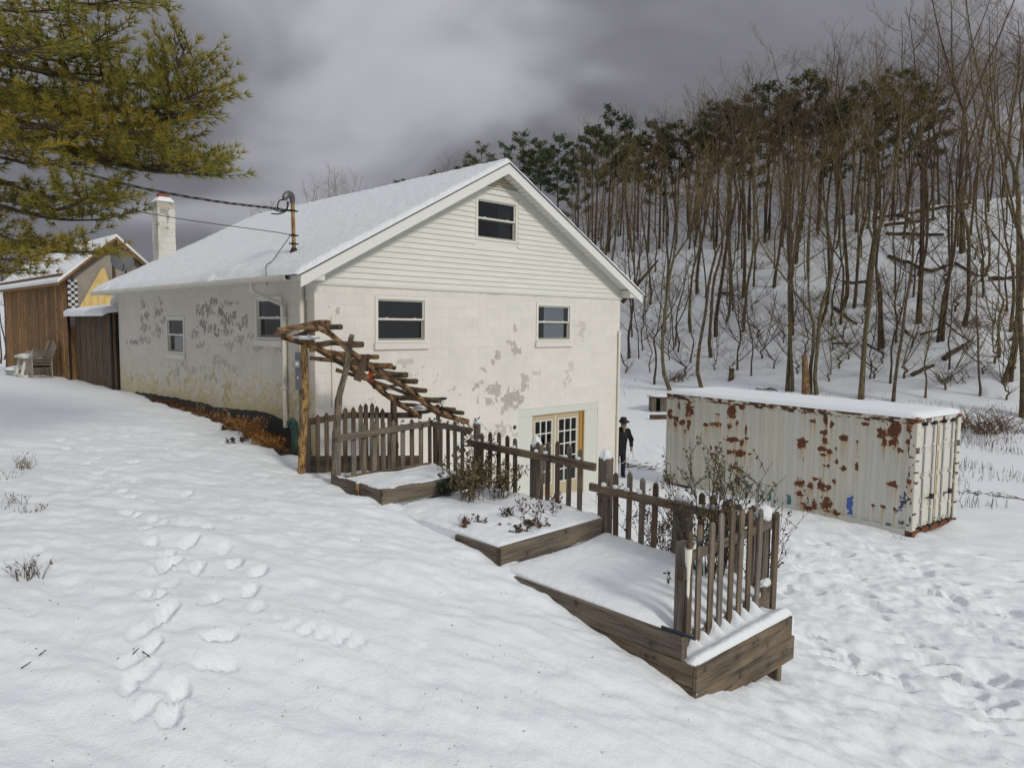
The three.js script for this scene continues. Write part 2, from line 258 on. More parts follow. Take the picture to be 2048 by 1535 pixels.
// footprints: trodden pits with a thrown rim. [px, py, length m, depth m]
const PITS = [];
{
  const r = rng(77);
  const trail = [[90, 858], [117, 880], [135, 893], [165, 900], [170, 925], [200, 945], [205, 970], [240, 985], [258, 995], [255, 1020], [268, 1026], [305, 1035], [318, 1043], [290, 1060], [300, 1085], [335, 1105], [330, 1125], [345, 1120], [315, 1140], [340, 1165], [310, 1190], [290, 1185], [335, 1220], [320, 1235], [275, 1262], [300, 1290], [265, 1315], [300, 1335], [258, 1365], [352, 1385], [290, 1415], [340, 1430], [410, 1055], [450, 1095], [470, 1125], [515, 1145], [500, 1180], [515, 1215], [380, 1085], [395, 1130], [420, 1200], [375, 985], [255, 870], [268, 925]];
  const tr2 = [[1742, 1228], [1752, 1214], [1730, 1205], [1812, 1272], [1830, 1290], [1855, 1318], [1882, 1342], [1880, 1320], [1920, 1352], [1932, 1402], [1930, 1380], [1992, 1402], [1984, 1340], [2000, 1355], [1602, 1267], [1627, 1297], [1662, 1322], [1690, 1347], [1790, 1366], [1720, 1340], [1788, 1118], [1800, 1132], [1622, 1142], [1700, 1150], [1840, 1185], [1720, 1190], [1925, 1240], [1950, 1180], [2030, 1235], [1880, 1130], [1900, 1165], [1660, 1180], [1830, 1150], [1990, 1280], [1985, 1460], [2020, 1430], [1640, 1090], [1680, 1110], [1745, 1100], [1930, 1105], [1990, 1120], [2010, 1170]];
  for (const [x, y] of trail) { const g = onGround(x, y, groundBase); PITS.push([g.x, g.d, .125 + r() * .04, .055 + r() * .025, .03 + r() * .03, 1.25 + r() * .5]); }
  for (const [x, y] of tr2) { const g = onGround(x, y, groundBase); PITS.push([g.x, g.d, .2 + r() * .12, .10 + r() * .05, .06 + r() * .06, -.7 + r() * .9]); }
  for (const [x, y, a, b] of [[441, 1274, .15, .05], [432, 1326, .17, .04]]) { const g = onGround(x, y, groundBase); PITS.push([g.x, g.d, a, .07, b, .4]); }
  for (let i = 0; i < 11; i++) { const g = onGround(555 + i * 16 + r() * 8, 1243 + i * 4.4 + (i % 2) * 11, groundBase); PITS.push([g.x, g.d, .07, .05, .03, 0]); }
  for (let i = 0; i < 46; i++) { const x = 2 + r() * 8, d = 8.5 + r() * 7; PITS.push([x, d, .17 + r() * .12, .1 + r() * .05, .04 + r() * .04, r() * 3]); }
  for (let i = 0; i < 26; i++) { const x = -8 + r() * 7, d = 5 + r() * 12; PITS.push([x, d, .05 + r() * .08, .03 + r() * .04, .015 + r() * .015, r() * 3]); }
}
const cells = new Map();
PITS.forEach(p => { for (let i = -1; i <= 1; i++) for (let j = -1; j <= 1; j++) { const k = (Math.floor(p[0]) + i) + ',' + (Math.floor(p[1]) + j); if (!cells.has(k)) cells.set(k, []); cells.get(k).push(p); } });
function pits(x, d) {
  const l = cells.get(Math.floor(x) + ',' + Math.floor(d)); if (!l) return 0; let h = 0;
  for (const p of l) { const a = Math.cos(p[5]), b = Math.sin(p[5]), dx = x - p[0], dd = d - p[1], u = (dx * a + dd * b) / p[2], v = (-dx * b + dd * a) / p[3], n = (vn(x * 22, d * 22, p[2] * 90) - .5) * .5, r = Math.sqrt(u * u + v * v) + n * .75;
    if (r < 1.9) { if (r < 1) h -= p[4] * (1 - step(.74, 1.02, r)) * (1 + n * .5); h += p[4] * .12 * Math.exp(-((r - 1.15) ** 2) / .06) * (1 + n); } }
  return h;
}
function snowH(x, d) {
  let h = groundH(x, d); const near = 1 - step(18, 40, d);
  h += (fbm(x * 1.5 + d * .9 + 3, d * 3.0 + 9, 0, 3) - .5) * .115 * near + (fbm(x * 7 + 1, d * 9 + 2, 0, 3) - .5) * .034 * near;
  const tr = near * step(1.2, 3.4, x - .12 * (d - 8)); if (tr > 0) h += tr * ((fbm(x * 2.6 + 70, d * 3.2 + 4, 0, 4) - .5) * .14 + (fbm(x * 9 + 7, d * 9 + 40, 0, 2) - .5) * .03);
  return h + pits(x, d);
}
{
  const line = (a, b, lo, hi, s0, gr, smax) => { const mid = []; for (let v = lo; v <= hi; v += s0) mid.push(v); const l = [], r = []; let s = s0, v = lo; while (v > a) { s = Math.min(smax, s * gr); v -= s; l.push(v); } s = s0; v = hi; while (v < b) { s = Math.min(smax, s * gr); v += s; r.push(v); } return [...l.reverse(), ...mid, ...r]; };
  const xs = line(-150, 150, -7.0, 7.6, .031, 1.075, 3.2), ds = line(-25, 210, 3.6, 13.5, .034, 1.06, 3.0), nx = xs.length, nd = ds.length, pos = new Float32Array(nx * nd * 3), uv = new Float32Array(nx * nd * 2), idx = [];
  for (let j = 0; j < nd; j++) for (let i = 0; i < nx; i++) { const o = j * nx + i; pos[o * 3] = xs[i]; pos[o * 3 + 1] = snowH(xs[i], ds[j]) + EYE; pos[o * 3 + 2] = -ds[j]; uv[o * 2] = xs[i]; uv[o * 2 + 1] = ds[j]; }
  for (let j = 0; j < nd - 1; j++) for (let i = 0; i < nx - 1; i++) { const a = j * nx + i, b = a + nx; idx.push(a, a + 1, b, b, a + 1, b + 1); }
  const g = new THREE.BufferGeometry(); g.setAttribute('position', new THREE.BufferAttribute(pos, 3)); g.setAttribute('uv', new THREE.BufferAttribute(uv, 2)); g.setIndex(idx); g.computeVertexNormals();
  structure('ground', g, M.snow);
  console.log('ground', nx, nd);
}
// ---------------------------------------------------------------- the house
const HW = 8.67, HD = 10.87, HS = .7106, RIDGE = HW / 2, RT_TOP = 3.38, SLOPE = .535, OV = .45, FO = .36, BOT = -4.6;
const roofH = u => RT_TOP - SLOPE * Math.abs(u - RIDGE);
// peeled paint on the two block walls; the marks stand where the photograph shows them
function wallTex(w, h, u0, u1, h0, h1, marks, stain, seed, tone0 = [.74, .715, .65]) {
  const col = .4064, row = .2032, top = .5411;
  const mk = marks.map(m => m.slice());
  return tex(w, h, (s, t, c) => {
    const u = lerp(u0, u1, s), y = lerp(h0, h1, t), n = fbm(u * 3 + seed, y * 3 + 7, 0, 4), f = vn(u * 60, y * 60), f2 = fbm(u * 11 + 3, y * 11 + seed, 0, 4);
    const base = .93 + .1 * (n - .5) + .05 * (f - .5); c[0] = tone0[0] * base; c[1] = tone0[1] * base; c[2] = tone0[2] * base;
    const r = Math.floor((y - top) / row), bx = Math.floor((u + (r & 1 ? col / 2 : 0)) / col), tone = (h3(bx, r, seed) - .5) * .05; for (let i = 0; i < 3; i++) c[i] *= 1 + tone;
    if (stain) stain(u, y, c, f2, f, n);
    for (const m of mk) { const dx = (u - m[0]) / m[2], dy = (y - m[1]) / m[3]; if (Math.abs(dx) > 1.6 || Math.abs(dy) > 1.6) continue;
      const e = 1.15 - Math.sqrt(dx * dx + dy * dy) + (f2 - .5) * 2.6 + (h3(bx, r, 5 + seed) - .5) * .55; 
      if (m[5] === 1) { if (e > .3) { const k = step(.3, .6, e) * (vn(u * 26, y * 15) > .42 ? 1 : .35); mix3(c, c.slice(), [.20 + .1 * f, .185 + .1 * f, .16 + .09 * f], Math.min(1, k * m[4] * 1.15)); } }
      else if (e > .5) { const k = step(.5, .57, e); mix3(c, c.slice(), [.37 + .1 * f, .345 + .1 * f, .31 + .09 * f], k * m[4]); } }
    for (let i = 0; i < 3; i++) c[i] = g2(c[i]);
  }, { clamp: true });
}
const gm = [], smk = [];
for (const [x, y, rx, ry, k] of [[660, 614, 5, 3, .8], [676, 620, 5, 8, .8], [716, 666, 8, 3, .4], [768, 708, 10, 9, .55], [812, 722, 18, 11, .6], [838, 742, 9, 13, .55], [822, 752, 8, 12, .5], [1029, 660, 5, 12, .9], [1024, 684, 9, 8, .9], [1032, 703, 11, 8, .9], [985, 720, 8, 12, .85], [968, 742, 9, 9, .8], [996, 712, 6, 7, .8], [962, 768, 10, 8, .9], [985, 780, 22, 12, .95], [978, 800, 16, 10, .9], [1022, 797, 22, 14, 1], [1048, 775, 7, 10, .9], [1052, 755, 9, 8, .8], [1072, 746, 12, 5, .6], [1010, 815, 14, 8, .8], [905, 778, 8, 5, .6], [872, 760, 6, 8, .5], [1130, 770, 4, 10, .55], [1145, 735, 5, 16, .45], [1137, 752, 6, 10, .5], [1163, 668, 7, 10, .42], [1165, 650, 8, 6, .45], [1010, 858, 14, 9, .7], [1032, 868, 8, 7, .6], [992, 862, 7, 6, .6], [770, 742, 5, 8, .5], [900, 800, 4, 4, .6], [980, 588, 18, 3, .35], [1078, 590, 6, 4, .35], [740, 800, 9, 8, .5], [920, 790, 4, 5, .5]]) { const p = onW(x, y, 0), q = onW(x + rx, y + ry, 0); gm.push([p.u, p.h, (q.u - p.u) * 1.3, (p.h - q.h) * 1.25, k, 0]); }
for (const [x, y, rx, ry, k] of [[285, 610, 6, 14, .7], [290, 632, 11, 10, .8], [292, 655, 10, 12, .8], [288, 680, 12, 9, .7], [265, 684, 12, 4, .8], [318, 600, 8, 12, .7], [316, 625, 10, 10, .7], [318, 660, 9, 16, .7], [325, 640, 7, 7, .6], [395, 622, 6, 12, .7], [415, 620, 14, 14, .8], [440, 618, 10, 14, .9], [452, 640, 16, 14, .9], [430, 606, 14, 6, .8], [462, 605, 12, 6, .8], [470, 626, 6, 10, .9], [405, 650, 12, 16, .8], [425, 655, 14, 12, .9], [395, 665, 14, 10, .7], [455, 662, 10, 12, .7], [478, 652, 9, 9, .8], [490, 640, 8, 10, .8], [497, 652, 6, 10, .7], [475, 680, 14, 9, .55], [400, 690, 12, 8, .5], [455, 690, 12, 8, .45], [500, 668, 8, 10, .5], [430, 600, 10, 5, .7], [510, 695, 14, 6, .35], [552, 700, 10, 5, .5], [440, 722, 20, 8, .35], [460, 738, 16, 8, .35], [380, 735, 24, 8, .3], [350, 745, 10, 7, .35], [420, 755, 14, 6, .4]]) { const p = onU(x, y, 0), q = onU(x - rx, y + ry, 0); smk.push([p.w, p.h, q.w - p.w, p.h - q.h, k, 1]); }
M.gable = new THREE.MeshStandardMaterial({ map: wallTex(1536, 900, -.2, HW + .2, BOT, .8, gm, null, 3), roughness: .82, bumpMap: snowBump, bumpScale: .002 });
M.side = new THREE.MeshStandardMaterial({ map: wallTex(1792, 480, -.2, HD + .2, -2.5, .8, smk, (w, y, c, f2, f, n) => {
  // splashed earth and algae: blotches low on the wall, more of them towards the corner by the downpipe
  const hgt = y + 2.2 - (w < 4 ? .25 : 0), e = (1.35 - hgt) * 1.15 + (f2 - .5) * 2.0 + (n - .5) * 1.3;
  if (e > .35) mix3(c, c.slice(), [.47 + .1 * f, .38 + .08 * f, .15], Math.min(.85, (e - .35) * .9) * (.55 + .45 * vn(w * 30, y * 30)));
  const g = fbm(w * 1.4 + 60, y * 2 + 5, 0, 3); if (y < -1.25 && g + f2 * .5 > .9) mix3(c, c.slice(), [.30, .245, .06], .5 * vn(w * 22 + 4, y * 22));
}, 8, [.69, .655, .57]), roughness: .85, bumpMap: snowBump, bumpScale: .002 });  // base tone below the gable's: general dirt, plus the wall's shade painted in
M.vinyl = new THREE.MeshStandardMaterial({ map: tex(512, 256, (u, v, c) => { const k = 1 + (tn(u, v, 6, 5, 51) - .5) * .06 + (tn(u, v, 70, 60, 52) - .5) * .03; c[0] = g2(.70 * k); c[1] = g2(.695 * k); c[2] = g2(.635 * k); }, { rep: [.5, 1] }), roughness: .55 });
M.fascia = mat([.70, .70, .66], .55); M.shingle = mat([.05, .047, .045], .95); M.mortar = mat([.62, .6, .54], .95);
M.wfr = mat([.70, .68, .61], .5); M.room = mat([.17, .12, .095], .9); M.curtain = mat([.17, .168, .175], .95);
M.glass = new THREE.MeshPhysicalMaterial({ color: new THREE.Color(.5, .53, .53), roughness: .03, transmission: 1, thickness: 0, ior: 1.5 });

const house = thing('house', 'white painted block house with pale siding gable and snow covered roof', 'house', [0, BOT, 0]);
// openings [a0, a1, h0, h1] on each wall
const W1 = [1.25, 2.46, -.36, .52], W2 = [5.58, 6.78, -.37, .51], WA = [3.73, 4.95, 1.78, 2.67], DR = [5.06, 7.85, -4.12, -1.9];
const WS1 = [1.17, 2.28, -.33, .50], WS2 = [6.0, 7.14, -.76, .12];
// courses of blocks with recessed joints
function blocks(a0, a1, lo, hi, holes) {
  const out = [], row = .2032, top = .5411, L = .4064, j = .002;
  for (let k = 1; k > -26; k--) { const y1 = Math.min(hi, top + k * row), y0 = Math.max(lo(0), top + (k - 1) * row); if (y1 - y0 < .03) continue;
    for (let i = -1; i < 40; i++) { const x0 = Math.max(a0, i * L + (k & 1 ? L / 2 : 0)), x1 = Math.min(a1, (i + 1) * L + (k & 1 ? L / 2 : 0)); if (x1 - x0 < .03 || y1 < lo((x0 + x1) / 2)) continue;
      let rects = [[x0, x1, y0, y1]];
      for (const h of holes) rects = rects.flatMap(r => { if (r[1] <= h[0] || r[0] >= h[1] || r[3] <= h[2] || r[2] >= h[3]) return [r]; const o = [], ym0 = Math.max(r[2], h[2]), ym1 = Math.min(r[3], h[3]); if (r[0] < h[0]) o.push([r[0], h[0], r[2], r[3]]); if (r[1] > h[1]) o.push([h[1], r[1], r[2], r[3]]); const c0 = Math.max(r[0], h[0]), c1 = Math.min(r[1], h[1]); if (r[2] < ym0) o.push([c0, c1, r[2], ym0]); if (r[3] > ym1) o.push([c0, c1, ym1, r[3]]); return o; });
      for (const r of rects) if (r[1] - r[0] > .03 && r[3] - r[2] > .03) out.push([r[0] + j / 2, r[1] - j / 2, r[2] + j / 2, r[3] - j / 2]); } }
  return out;
}
// chamfered face of one block: front at z = 0, bevel back to -.007; uv over the wall
function blockFace(r, U0, U1, H0, H1, put) {
  const c = .0035, dz = -.003, o = [[r[0], r[2]], [r[1], r[2]], [r[1], r[3]], [r[0], r[3]]], i = [[r[0] + c, r[2] + c], [r[1] - c, r[2] + c], [r[1] - c, r[3] - c], [r[0] + c, r[3] - c]], pos = [], uv = [];
  const jz = (h3(Math.round(r[0] * 50), Math.round(r[2] * 50), 3) - .5) * .0016;
  const add = (p, z) => { pos.push(...put(p[0], p[1], z)); uv.push((p[0] - U0) / (U1 - U0), (p[1] - H0) / (H1 - H0)); };
  for (const t of [[0, 1, 2], [0, 2, 3]]) for (const k of t) add(i[k], jz);
  for (let k = 0; k < 4; k++) { const n = (k + 1) % 4; add(o[k], dz); add(o[n], dz); add(i[n], jz); add(o[k], dz); add(i[n], jz); add(i[k], jz); }
  return raw(pos, uv);
}
function wallOf(name, list, faces, matr, core, keep) {
  const w = part(house, name, core, M.mortar);
  const order = faces.map((f, i) => [i, list[i]]).sort((a, b) => keep(b[1]) - keep(a[1]));
  const rest = []; order.forEach(([i], n) => { if (n < 150) part(w, 'block', faces[i], matr); else rest.push(faces[i]); });
  if (rest.length) { const m = part(w, 'block_courses', merge(rest), matr); m.userData.kind = 'stuff'; }
  return w;
}
// solid wall behind the blocks, cut round the openings
function coreBoxes(a0, a1, lo, hi, holes, z0, z1, put) {
  const xs = [...new Set([a0, a1, ...holes.flatMap(h => [h[0], h[1]])])].sort((a, b) => a - b), out = [];
  for (let i = 0; i < xs.length - 1; i++) { const m = (xs[i] + xs[i + 1]) / 2, hs = holes.filter(h => m > h[0] && m < h[1]).sort((a, b) => a[2] - b[2]); let y = lo; for (const h of hs) { if (h[2] > y) out.push([xs[i], xs[i + 1], y, h[2]]); y = h[3]; } if (y < hi) out.push([xs[i], xs[i + 1], y, hi]); }
  return merge(out.map(r => put(r, z0, z1)));
}
const bx = (x0, y0, z0, x1, y1, z1) => boxMap(new THREE.BoxGeometry(x1 - x0, y1 - y0, z1 - z0).translate((x0 + x1) / 2, (y0 + y1) / 2, (z0 + z1) / 2), 0);
{ // gable wall: plane w = 0, site z = 0, facing +z
  const holes = [W1, W2, DR], list = blocks(0, HW, () => BOT, HS, holes), faces = list.map(r => blockFace(r, -.2, HW + .2, BOT, .8, (a, y, z) => [a, y, z]));
  const core = coreBoxes(.006, HW, BOT, HS, holes, -.2, -.0032, (r, a, b) => bx(r[0], r[2], a, r[1], r[3], b));
  wallOf('gable_wall', list, faces, M.gable, core, r => (r[2] > -3.4 ? 10 : 0) - r[0]);
}
{ // side wall: plane u = 0, facing -u; a = w
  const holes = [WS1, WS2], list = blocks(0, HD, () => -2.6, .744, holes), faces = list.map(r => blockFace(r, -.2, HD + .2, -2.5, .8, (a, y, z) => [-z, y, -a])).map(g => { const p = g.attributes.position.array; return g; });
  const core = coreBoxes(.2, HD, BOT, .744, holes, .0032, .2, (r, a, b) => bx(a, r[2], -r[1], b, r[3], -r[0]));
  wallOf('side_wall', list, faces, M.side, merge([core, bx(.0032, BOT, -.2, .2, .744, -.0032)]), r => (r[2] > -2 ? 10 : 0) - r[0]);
}
{ // rear and right walls, floors: keep the inside dark; the right wall has the window one looks through to
  const see = [1.55, 2.95, -.42, .62];
  part(house, 'rear_wall', bx(.2, BOT, -HD, HW, HS, -HD + .2), M.gable);
  part(house, 'right_wall', merge([bx(HW - .2, BOT, -see[0], HW, HS, -.2), bx(HW - .2, BOT, -HD + .2, HW, HS, -see[1]), bx(HW - .2, BOT, -see[1], HW, see[2], -see[0]), bx(HW - .2, see[3], -see[1], HW, HS, -see[0])]), M.gable);
  part(house, 'upper_floor', bx(.21, -1.55, -HD + .21, HW - .21, -1.35, -.21), M.room);
  part(house, 'attic_floor', bx(.01, HS + .035, -HD + .01, HW - .01, HS + .13, -.09), M.room);
  part(house, 'inner_wall', merge([bx(3.6, -1.35, -HD + .21, 3.7, HS, -.3), bx(.25, -1.35, -3.9, 3.6, HS, -3.8), bx(4.3, BOT, -2.6, 8.4, -1.55, -2.5), bx(3.7, -1.35, -5.3, 8.4, HS, -5.2), bx(2.7, HS + .13, -3.0, 5.9, 2.3, -2.9)]), M.room);
  const rf = part(house, 'far_window', merge([bx(HW - .14, see[2], -see[0] - .05, HW - .06, see[3], -see[0]), bx(HW - .14, see[2], -see[1], HW - .06, see[3], -see[1] + .05), bx(HW - .14, .05, -see[1], HW - .06, .1, -see[0])]), M.wfr);
  part(rf, 'curtain', merge([bx(HW - .3, see[2], -see[0] - .12, HW - .28, see[3], -see[0]), bx(HW - .3, see[2], -2.66, HW - .28, see[3], -2.42)]), M.curtain);
}
// siding boards of the gable, lapped, cut along the rakes and round the attic window
{
  const sh = new THREE.Shape([[.01, HS + .02], [HW - .01, HS + .02], [HW - .01, HS + .1], [RIDGE, roofH(RIDGE) - .18], [.01, HS + .1]].map(p => new THREE.Vector2(...p)));
  sh.holes.push(new THREE.Path([[WA[0], WA[2]], [WA[0], WA[3]], [WA[1], WA[3]], [WA[1], WA[2]]].map(p => new THREE.Vector2(...p))));
  const gs = part(house, 'gable_sheathing', boxMap(new THREE.ExtrudeGeometry(sh, { depth: .076, bevelEnabled: false }).translate(0, 0, -.08), 0), M.vinyl);
  const ex = .1075, under = y => { const k = (RT_TOP - .155 - y) / SLOPE; return [RIDGE - k, RIDGE + k]; };
  const VB = 2.90;
  for (let y = HS; y < VB - .02; y += ex) {
    const y1 = Math.min(y + ex, VB), cut = WA, b = under(y), t = under(y1), L0 = Math.max(0, b[0]), R0 = Math.min(HW, b[1]), L1 = Math.max(0, t[0]), R1 = Math.min(HW, t[1]);
    const pieces = (y1 > cut[2] && y < cut[3]) ? [[L0, cut[0] - .01, L1, cut[0] - .01], [cut[1] + .01, R0, cut[1] + .01, R1]] : [[L0, R0, L1, R1]];
    for (const p of pieces) part(gs, 'siding_board', hexa([[p[0], y, 0], [p[1], y, 0], [p[1], y, .03], [p[0], y, .03], [p[2], y1, 0], [p[3], y1, 0], [p[3], y1, .006], [p[2], y1, .006]]), M.vinyl);
  }
  part(house, 'starter_strip', cbox(-.01, HS - .035, .001, HW + .01, HS - .002, .03, .004), M.trim);
  const v = part(house, 'gable_vent', prism([[under(VB)[0], VB], [under(VB)[1], VB], [RIDGE, RT_TOP - .16]], -.003, .004, 0, 0), mat([.16, .14, .11], .9));
  const louver = mat([.58, .53, .41], .7);
  for (let y = VB + .015; y < RT_TOP - .24; y += .058) { const b = under(y), t = under(y + .05); part(v, 'louver', hexa([[b[0] + .03, y, .005], [b[1] - .03, y, .005], [b[1] - .03, y, .045], [b[0] + .03, y, .045], [t[0] + .03, y + .05, .005], [t[1] - .03, y + .05, .005], [t[1] - .03, y + .05, .012], [t[0] + .03, y + .05, .012]]), louver); }
  part(v, 'vent_sill', cbox(under(VB)[0], VB - .03, .004, under(VB)[1], VB, .05, .005), M.trim);
}
// roof: deck, shingle edge, rake boards, boxed soffits, gutter, snow
{
  const e = -OV, z0 = -HD - .55, z1 = FO, slab = (s, t0, t1, za, zb) => { const f = u => s > 0 ? HW - u : u, P = (u, t, z) => [f(u), roofH(u) + t, z]; return hexa([P(e, t0, za), P(RIDGE, t0, za), P(RIDGE, t0, zb), P(e, t0, zb), P(e, t1, za), P(RIDGE, t1, za), P(RIDGE, t1, zb), P(e, t1, zb)], 2); };
  const rf = part(house, 'roof', merge([slab(-1, -.09, -.02, z0, z1 - .005), slab(1, -.09, -.02, z0, z1 - .005)]), M.trim);
  part(rf, 'shingles', merge([slab(-1, -.02, 0, z0 - .02, z1 + .025), slab(1, -.02, 0, z0 - .02, z1 + .025)]), M.shingle);
  // rake boards
  for (const s of [-1, 1]) { const f = u => s > 0 ? HW - u : u; part(rf, 'rake_board', hexa([[f(e), roofH(e) - .225, z1 - .022], [f(RIDGE), RT_TOP - .225, z1 - .022], [f(RIDGE), RT_TOP - .225, z1 + .008], [f(e), roofH(e) - .225, z1 + .008], [f(e), roofH(e) - .022, z1 - .022], [f(RIDGE), RT_TOP - .022, z1 - .022], [f(RIDGE), RT_TOP - .022, z1 + .008], [f(e), roofH(e) - .022, z1 + .008]]), M.fascia); }
  // soffit panels of the gable overhang: narrow strips across the slope
  for (const s of [-1, 1]) { const f = u => s > 0 ? HW - u : u, n = 34; for (let i = 0; i < n; i++) { const a = lerp(e + .5, RIDGE - .02, i / n), b = lerp(e + .5, RIDGE - .02, (i + .87) / n), H = u => roofH(u) - .15; part(rf, 'soffit_panel', hexa([[f(a), H(a), .006], [f(b), H(b), .006], [f(b), H(b), z1 - .023], [f(a), H(a), z1 - .023], [f(a), H(a) + .012, .006], [f(b), H(b) + .012, .006], [f(b), H(b) + .012, z1 - .023], [f(a), H(a) + .012, z1 - .023]], 2), M.vinyl); } }
  // boxed returns at both feet of the rake
  for (const s of [-1, 1]) { const f = u => s > 0 ? HW - u : u, pts = [[f(e), HS + .02], [f(.02), HS + .02], [f(.02), roofH(.02) - .17], [f(e), roofH(e) - .1]]; if (s > 0) pts.reverse(); part(rf, 'eave_return', prism(pts, .03, z1 - .025, .004, 0), M.fascia); }
  // eave soffit and fascia along the side wall
  part(rf, 'eave_soffit', bx(e + .02, HS + .02, -HD - .5, -.003, HS + .035, -.002), M.trim);
  part(rf, 'eave_fascia', bx(e, HS + .02, -HD - .5, e + .02, roofH(e) - .09, .03), M.fascia);
  part(rf, 'eave_fascia', bx(HW - e - .02, HS + .02, -HD - .5, HW - e, roofH(e) - .09, .03), M.fascia);
  const K = [[0, 0], [.11, 0], [.125, .05], [.11, .1], [.1, .1], [.1, .02], [.012, .02], [.012, .1], [0, .1]].map(p => [e - p[0], HS + .005 + p[1]]).reverse();
  const gut = part(house, 'gutter', prism(K, -HD - .5, .02, 0, 2), new THREE.MeshStandardMaterial({ map: M.vinyl.map, roughness: .6, color: new THREE.Color(.86, .84, .78) }));
  for (let w = .1; w < HD; w += .9) part(gut, 'gutter_strap', bx(e - .13, HS + .104, -w - .02, e + .004, HS + .110, -w + .02), M.trim);
  // snow lying on the roof
  const na = 92, nw = 190, sp = (s) => { const pos = [], uv = [], idx = [], f = u => s > 0 ? HW - u : u, A = e - .10, Z0 = z0 - .05, Z1 = z1 + .03; for (let j = 0; j <= nw; j++) for (let i = 0; i <= na; i++) { const a = lerp(A, RIDGE, i / na), z = lerp(Z0, Z1, j / nw), edge = Math.min((a - A) / .16, (z - Z0) / .12, (Z1 - z) / .09, 1), k = Math.sqrt(clamp(edge)), lip = (a < e + .1 && vn(z * 1.3 + 3, 8) > .8) ? .5 : 1; const t = (.095 + .03 * (fbm(a * .9 + 20, z * .9 + 30, 0, 3) - .5) + .016 * (fbm(a * 9 + 3, z * 9 + 60, 0, 3) - .5) * 2 + (a < 1.4 ? .05 * (1 - (a - A) / 2) * fbm(a * 3.5, z * 3 + 20, 0, 3) : 0)) * k * lip; const wav = i === 0 ? .05 * (vn(z * 3.1 + 6, 2) - .5) : 0; pos.push(f(a + wav), Math.max(roofH(Math.max(a, e)), roofH(a)) + .003 + t - (a < e ? .02 : 0), z); uv.push(a, z); } for (let j = 0; j < nw; j++) for (let i = 0; i < na; i++) { const a = j * (na + 1) + i, b = a + na + 1; s > 0 ? idx.push(a, a + 1, b, b, a + 1, b + 1) : idx.push(a, b, a + 1, b, b + 1, a + 1); } return raw(pos, uv, idx); };
  for (const s of [-1, 1]) part(rf, 'roof_snow', sp(s), M.roofsnow);
}
// windows: outer frame, two sashes, panes, sill; written for a wall facing +z and turned for the side wall
function windowAt(a0, a1, h0, h1, put, o = {}) {
  const P = (x0, y0, z0, x1, y1, z1, c = .004) => put(cbox(x0, y0, z0, x1, y1, z1, c)), f = .06, m = (h0 + h1) / 2 + .01;
  const w = part(house, 'window', merge([P(a0, h0, -.09, a0 + f, h1, .022), P(a1 - f, h0, -.09, a1, h1, .022), P(a0 + f, h1 - f, -.09, a1 - f, h1, .022), P(a0 + f, h0, -.09, a1 - f, h0 + f * .8, .022)]), M.wfr);
  const x0 = a0 + f, x1 = a1 - f, s = .028;
  part(w, 'upper_sash', merge([P(x0, m - .018, -.045, x1, m + .018, -.012), P(x0, m, -.045, x0 + s, h1 - f, -.015), P(x1 - s, m, -.045, x1, h1 - f, -.015), P(x0, h1 - f - s, -.045, x1, h1 - f, -.016)]), M.trim);
  part(w, 'lower_sash', merge([P(x0, h0 + f * .8, -.085, x0 + s, m, -.05), P(x1 - s, h0 + f * .8, -.085, x1, m, -.05), P(x0, h0 + f * .8, -.085, x1, h0 + f * .8 + .035, -.051), P(x0, m - .03, -.085, x1, m, -.052)]), mat([.32, .31, .28], .6));
  part(w, 'pane', P(x0 + s, m + .018, -.032, x1 - s, h1 - f - s, -.028, 0), M.glass);
  part(w, 'pane', P(x0 + s, h0 + f * .8 + .035, -.070, x1 - s, m - .03, -.066, 0), M.glass);
  for (const k of [.2, .8]) part(w, 'latch', P(lerp(x0, x1, k) - .03, m + .018, -.03, lerp(x0, x1, k) + .03, m + .032, -.008), M.trim);
  if (o.sill) part(w, 'sill', P(a0 - .03, h0 - .125, .002, a1 + .03, h0 - .004, .055), o.sillMat || M.gable2);
  if (o.curtain) for (const [c0, c1] of o.curtain) { const pos = [], uv = [], idx = [], n = 26; for (let i = 0; i <= n; i++) { const x = lerp(x0, x1, lerp(c0, c1, i / n)), z = -.16 + .022 * Math.sin(i * 1.35) + .012 * Math.sin(i * .6); for (const y of [h0 - .1, h1]) { pos.push(x, y, z); uv.push(x, y); } } for (let i = 0; i < n; i++) idx.push(i * 2, i * 2 + 2, i * 2 + 1, i * 2 + 1, i * 2 + 2, i * 2 + 3); part(w, 'curtain', put(raw(pos, uv, idx)), M.curtain); }
  return w;
}
M.gable2 = mat([.68, .655, .59], .85);
const asIs = g => g, onSide = g => g.rotateY(-Math.PI / 2);     // +z -> -x (facing -u), x = a -> z = a
const flipA = (a0, a1) => [-a1, -a0];
windowAt(...W1, asIs, { sill: true }); windowAt(...W2, asIs, { sill: true }); windowAt(...WA, asIs, { curtain: [[0, .14], [.66, 1]] });
for (const [w, o] of [[WS1, { sill: true }], [WS2, { sill: true, curtain: [[0, .9]] }]]) windowAt(...flipA(w[0], w[1]), w[2], w[3], onSide, o);
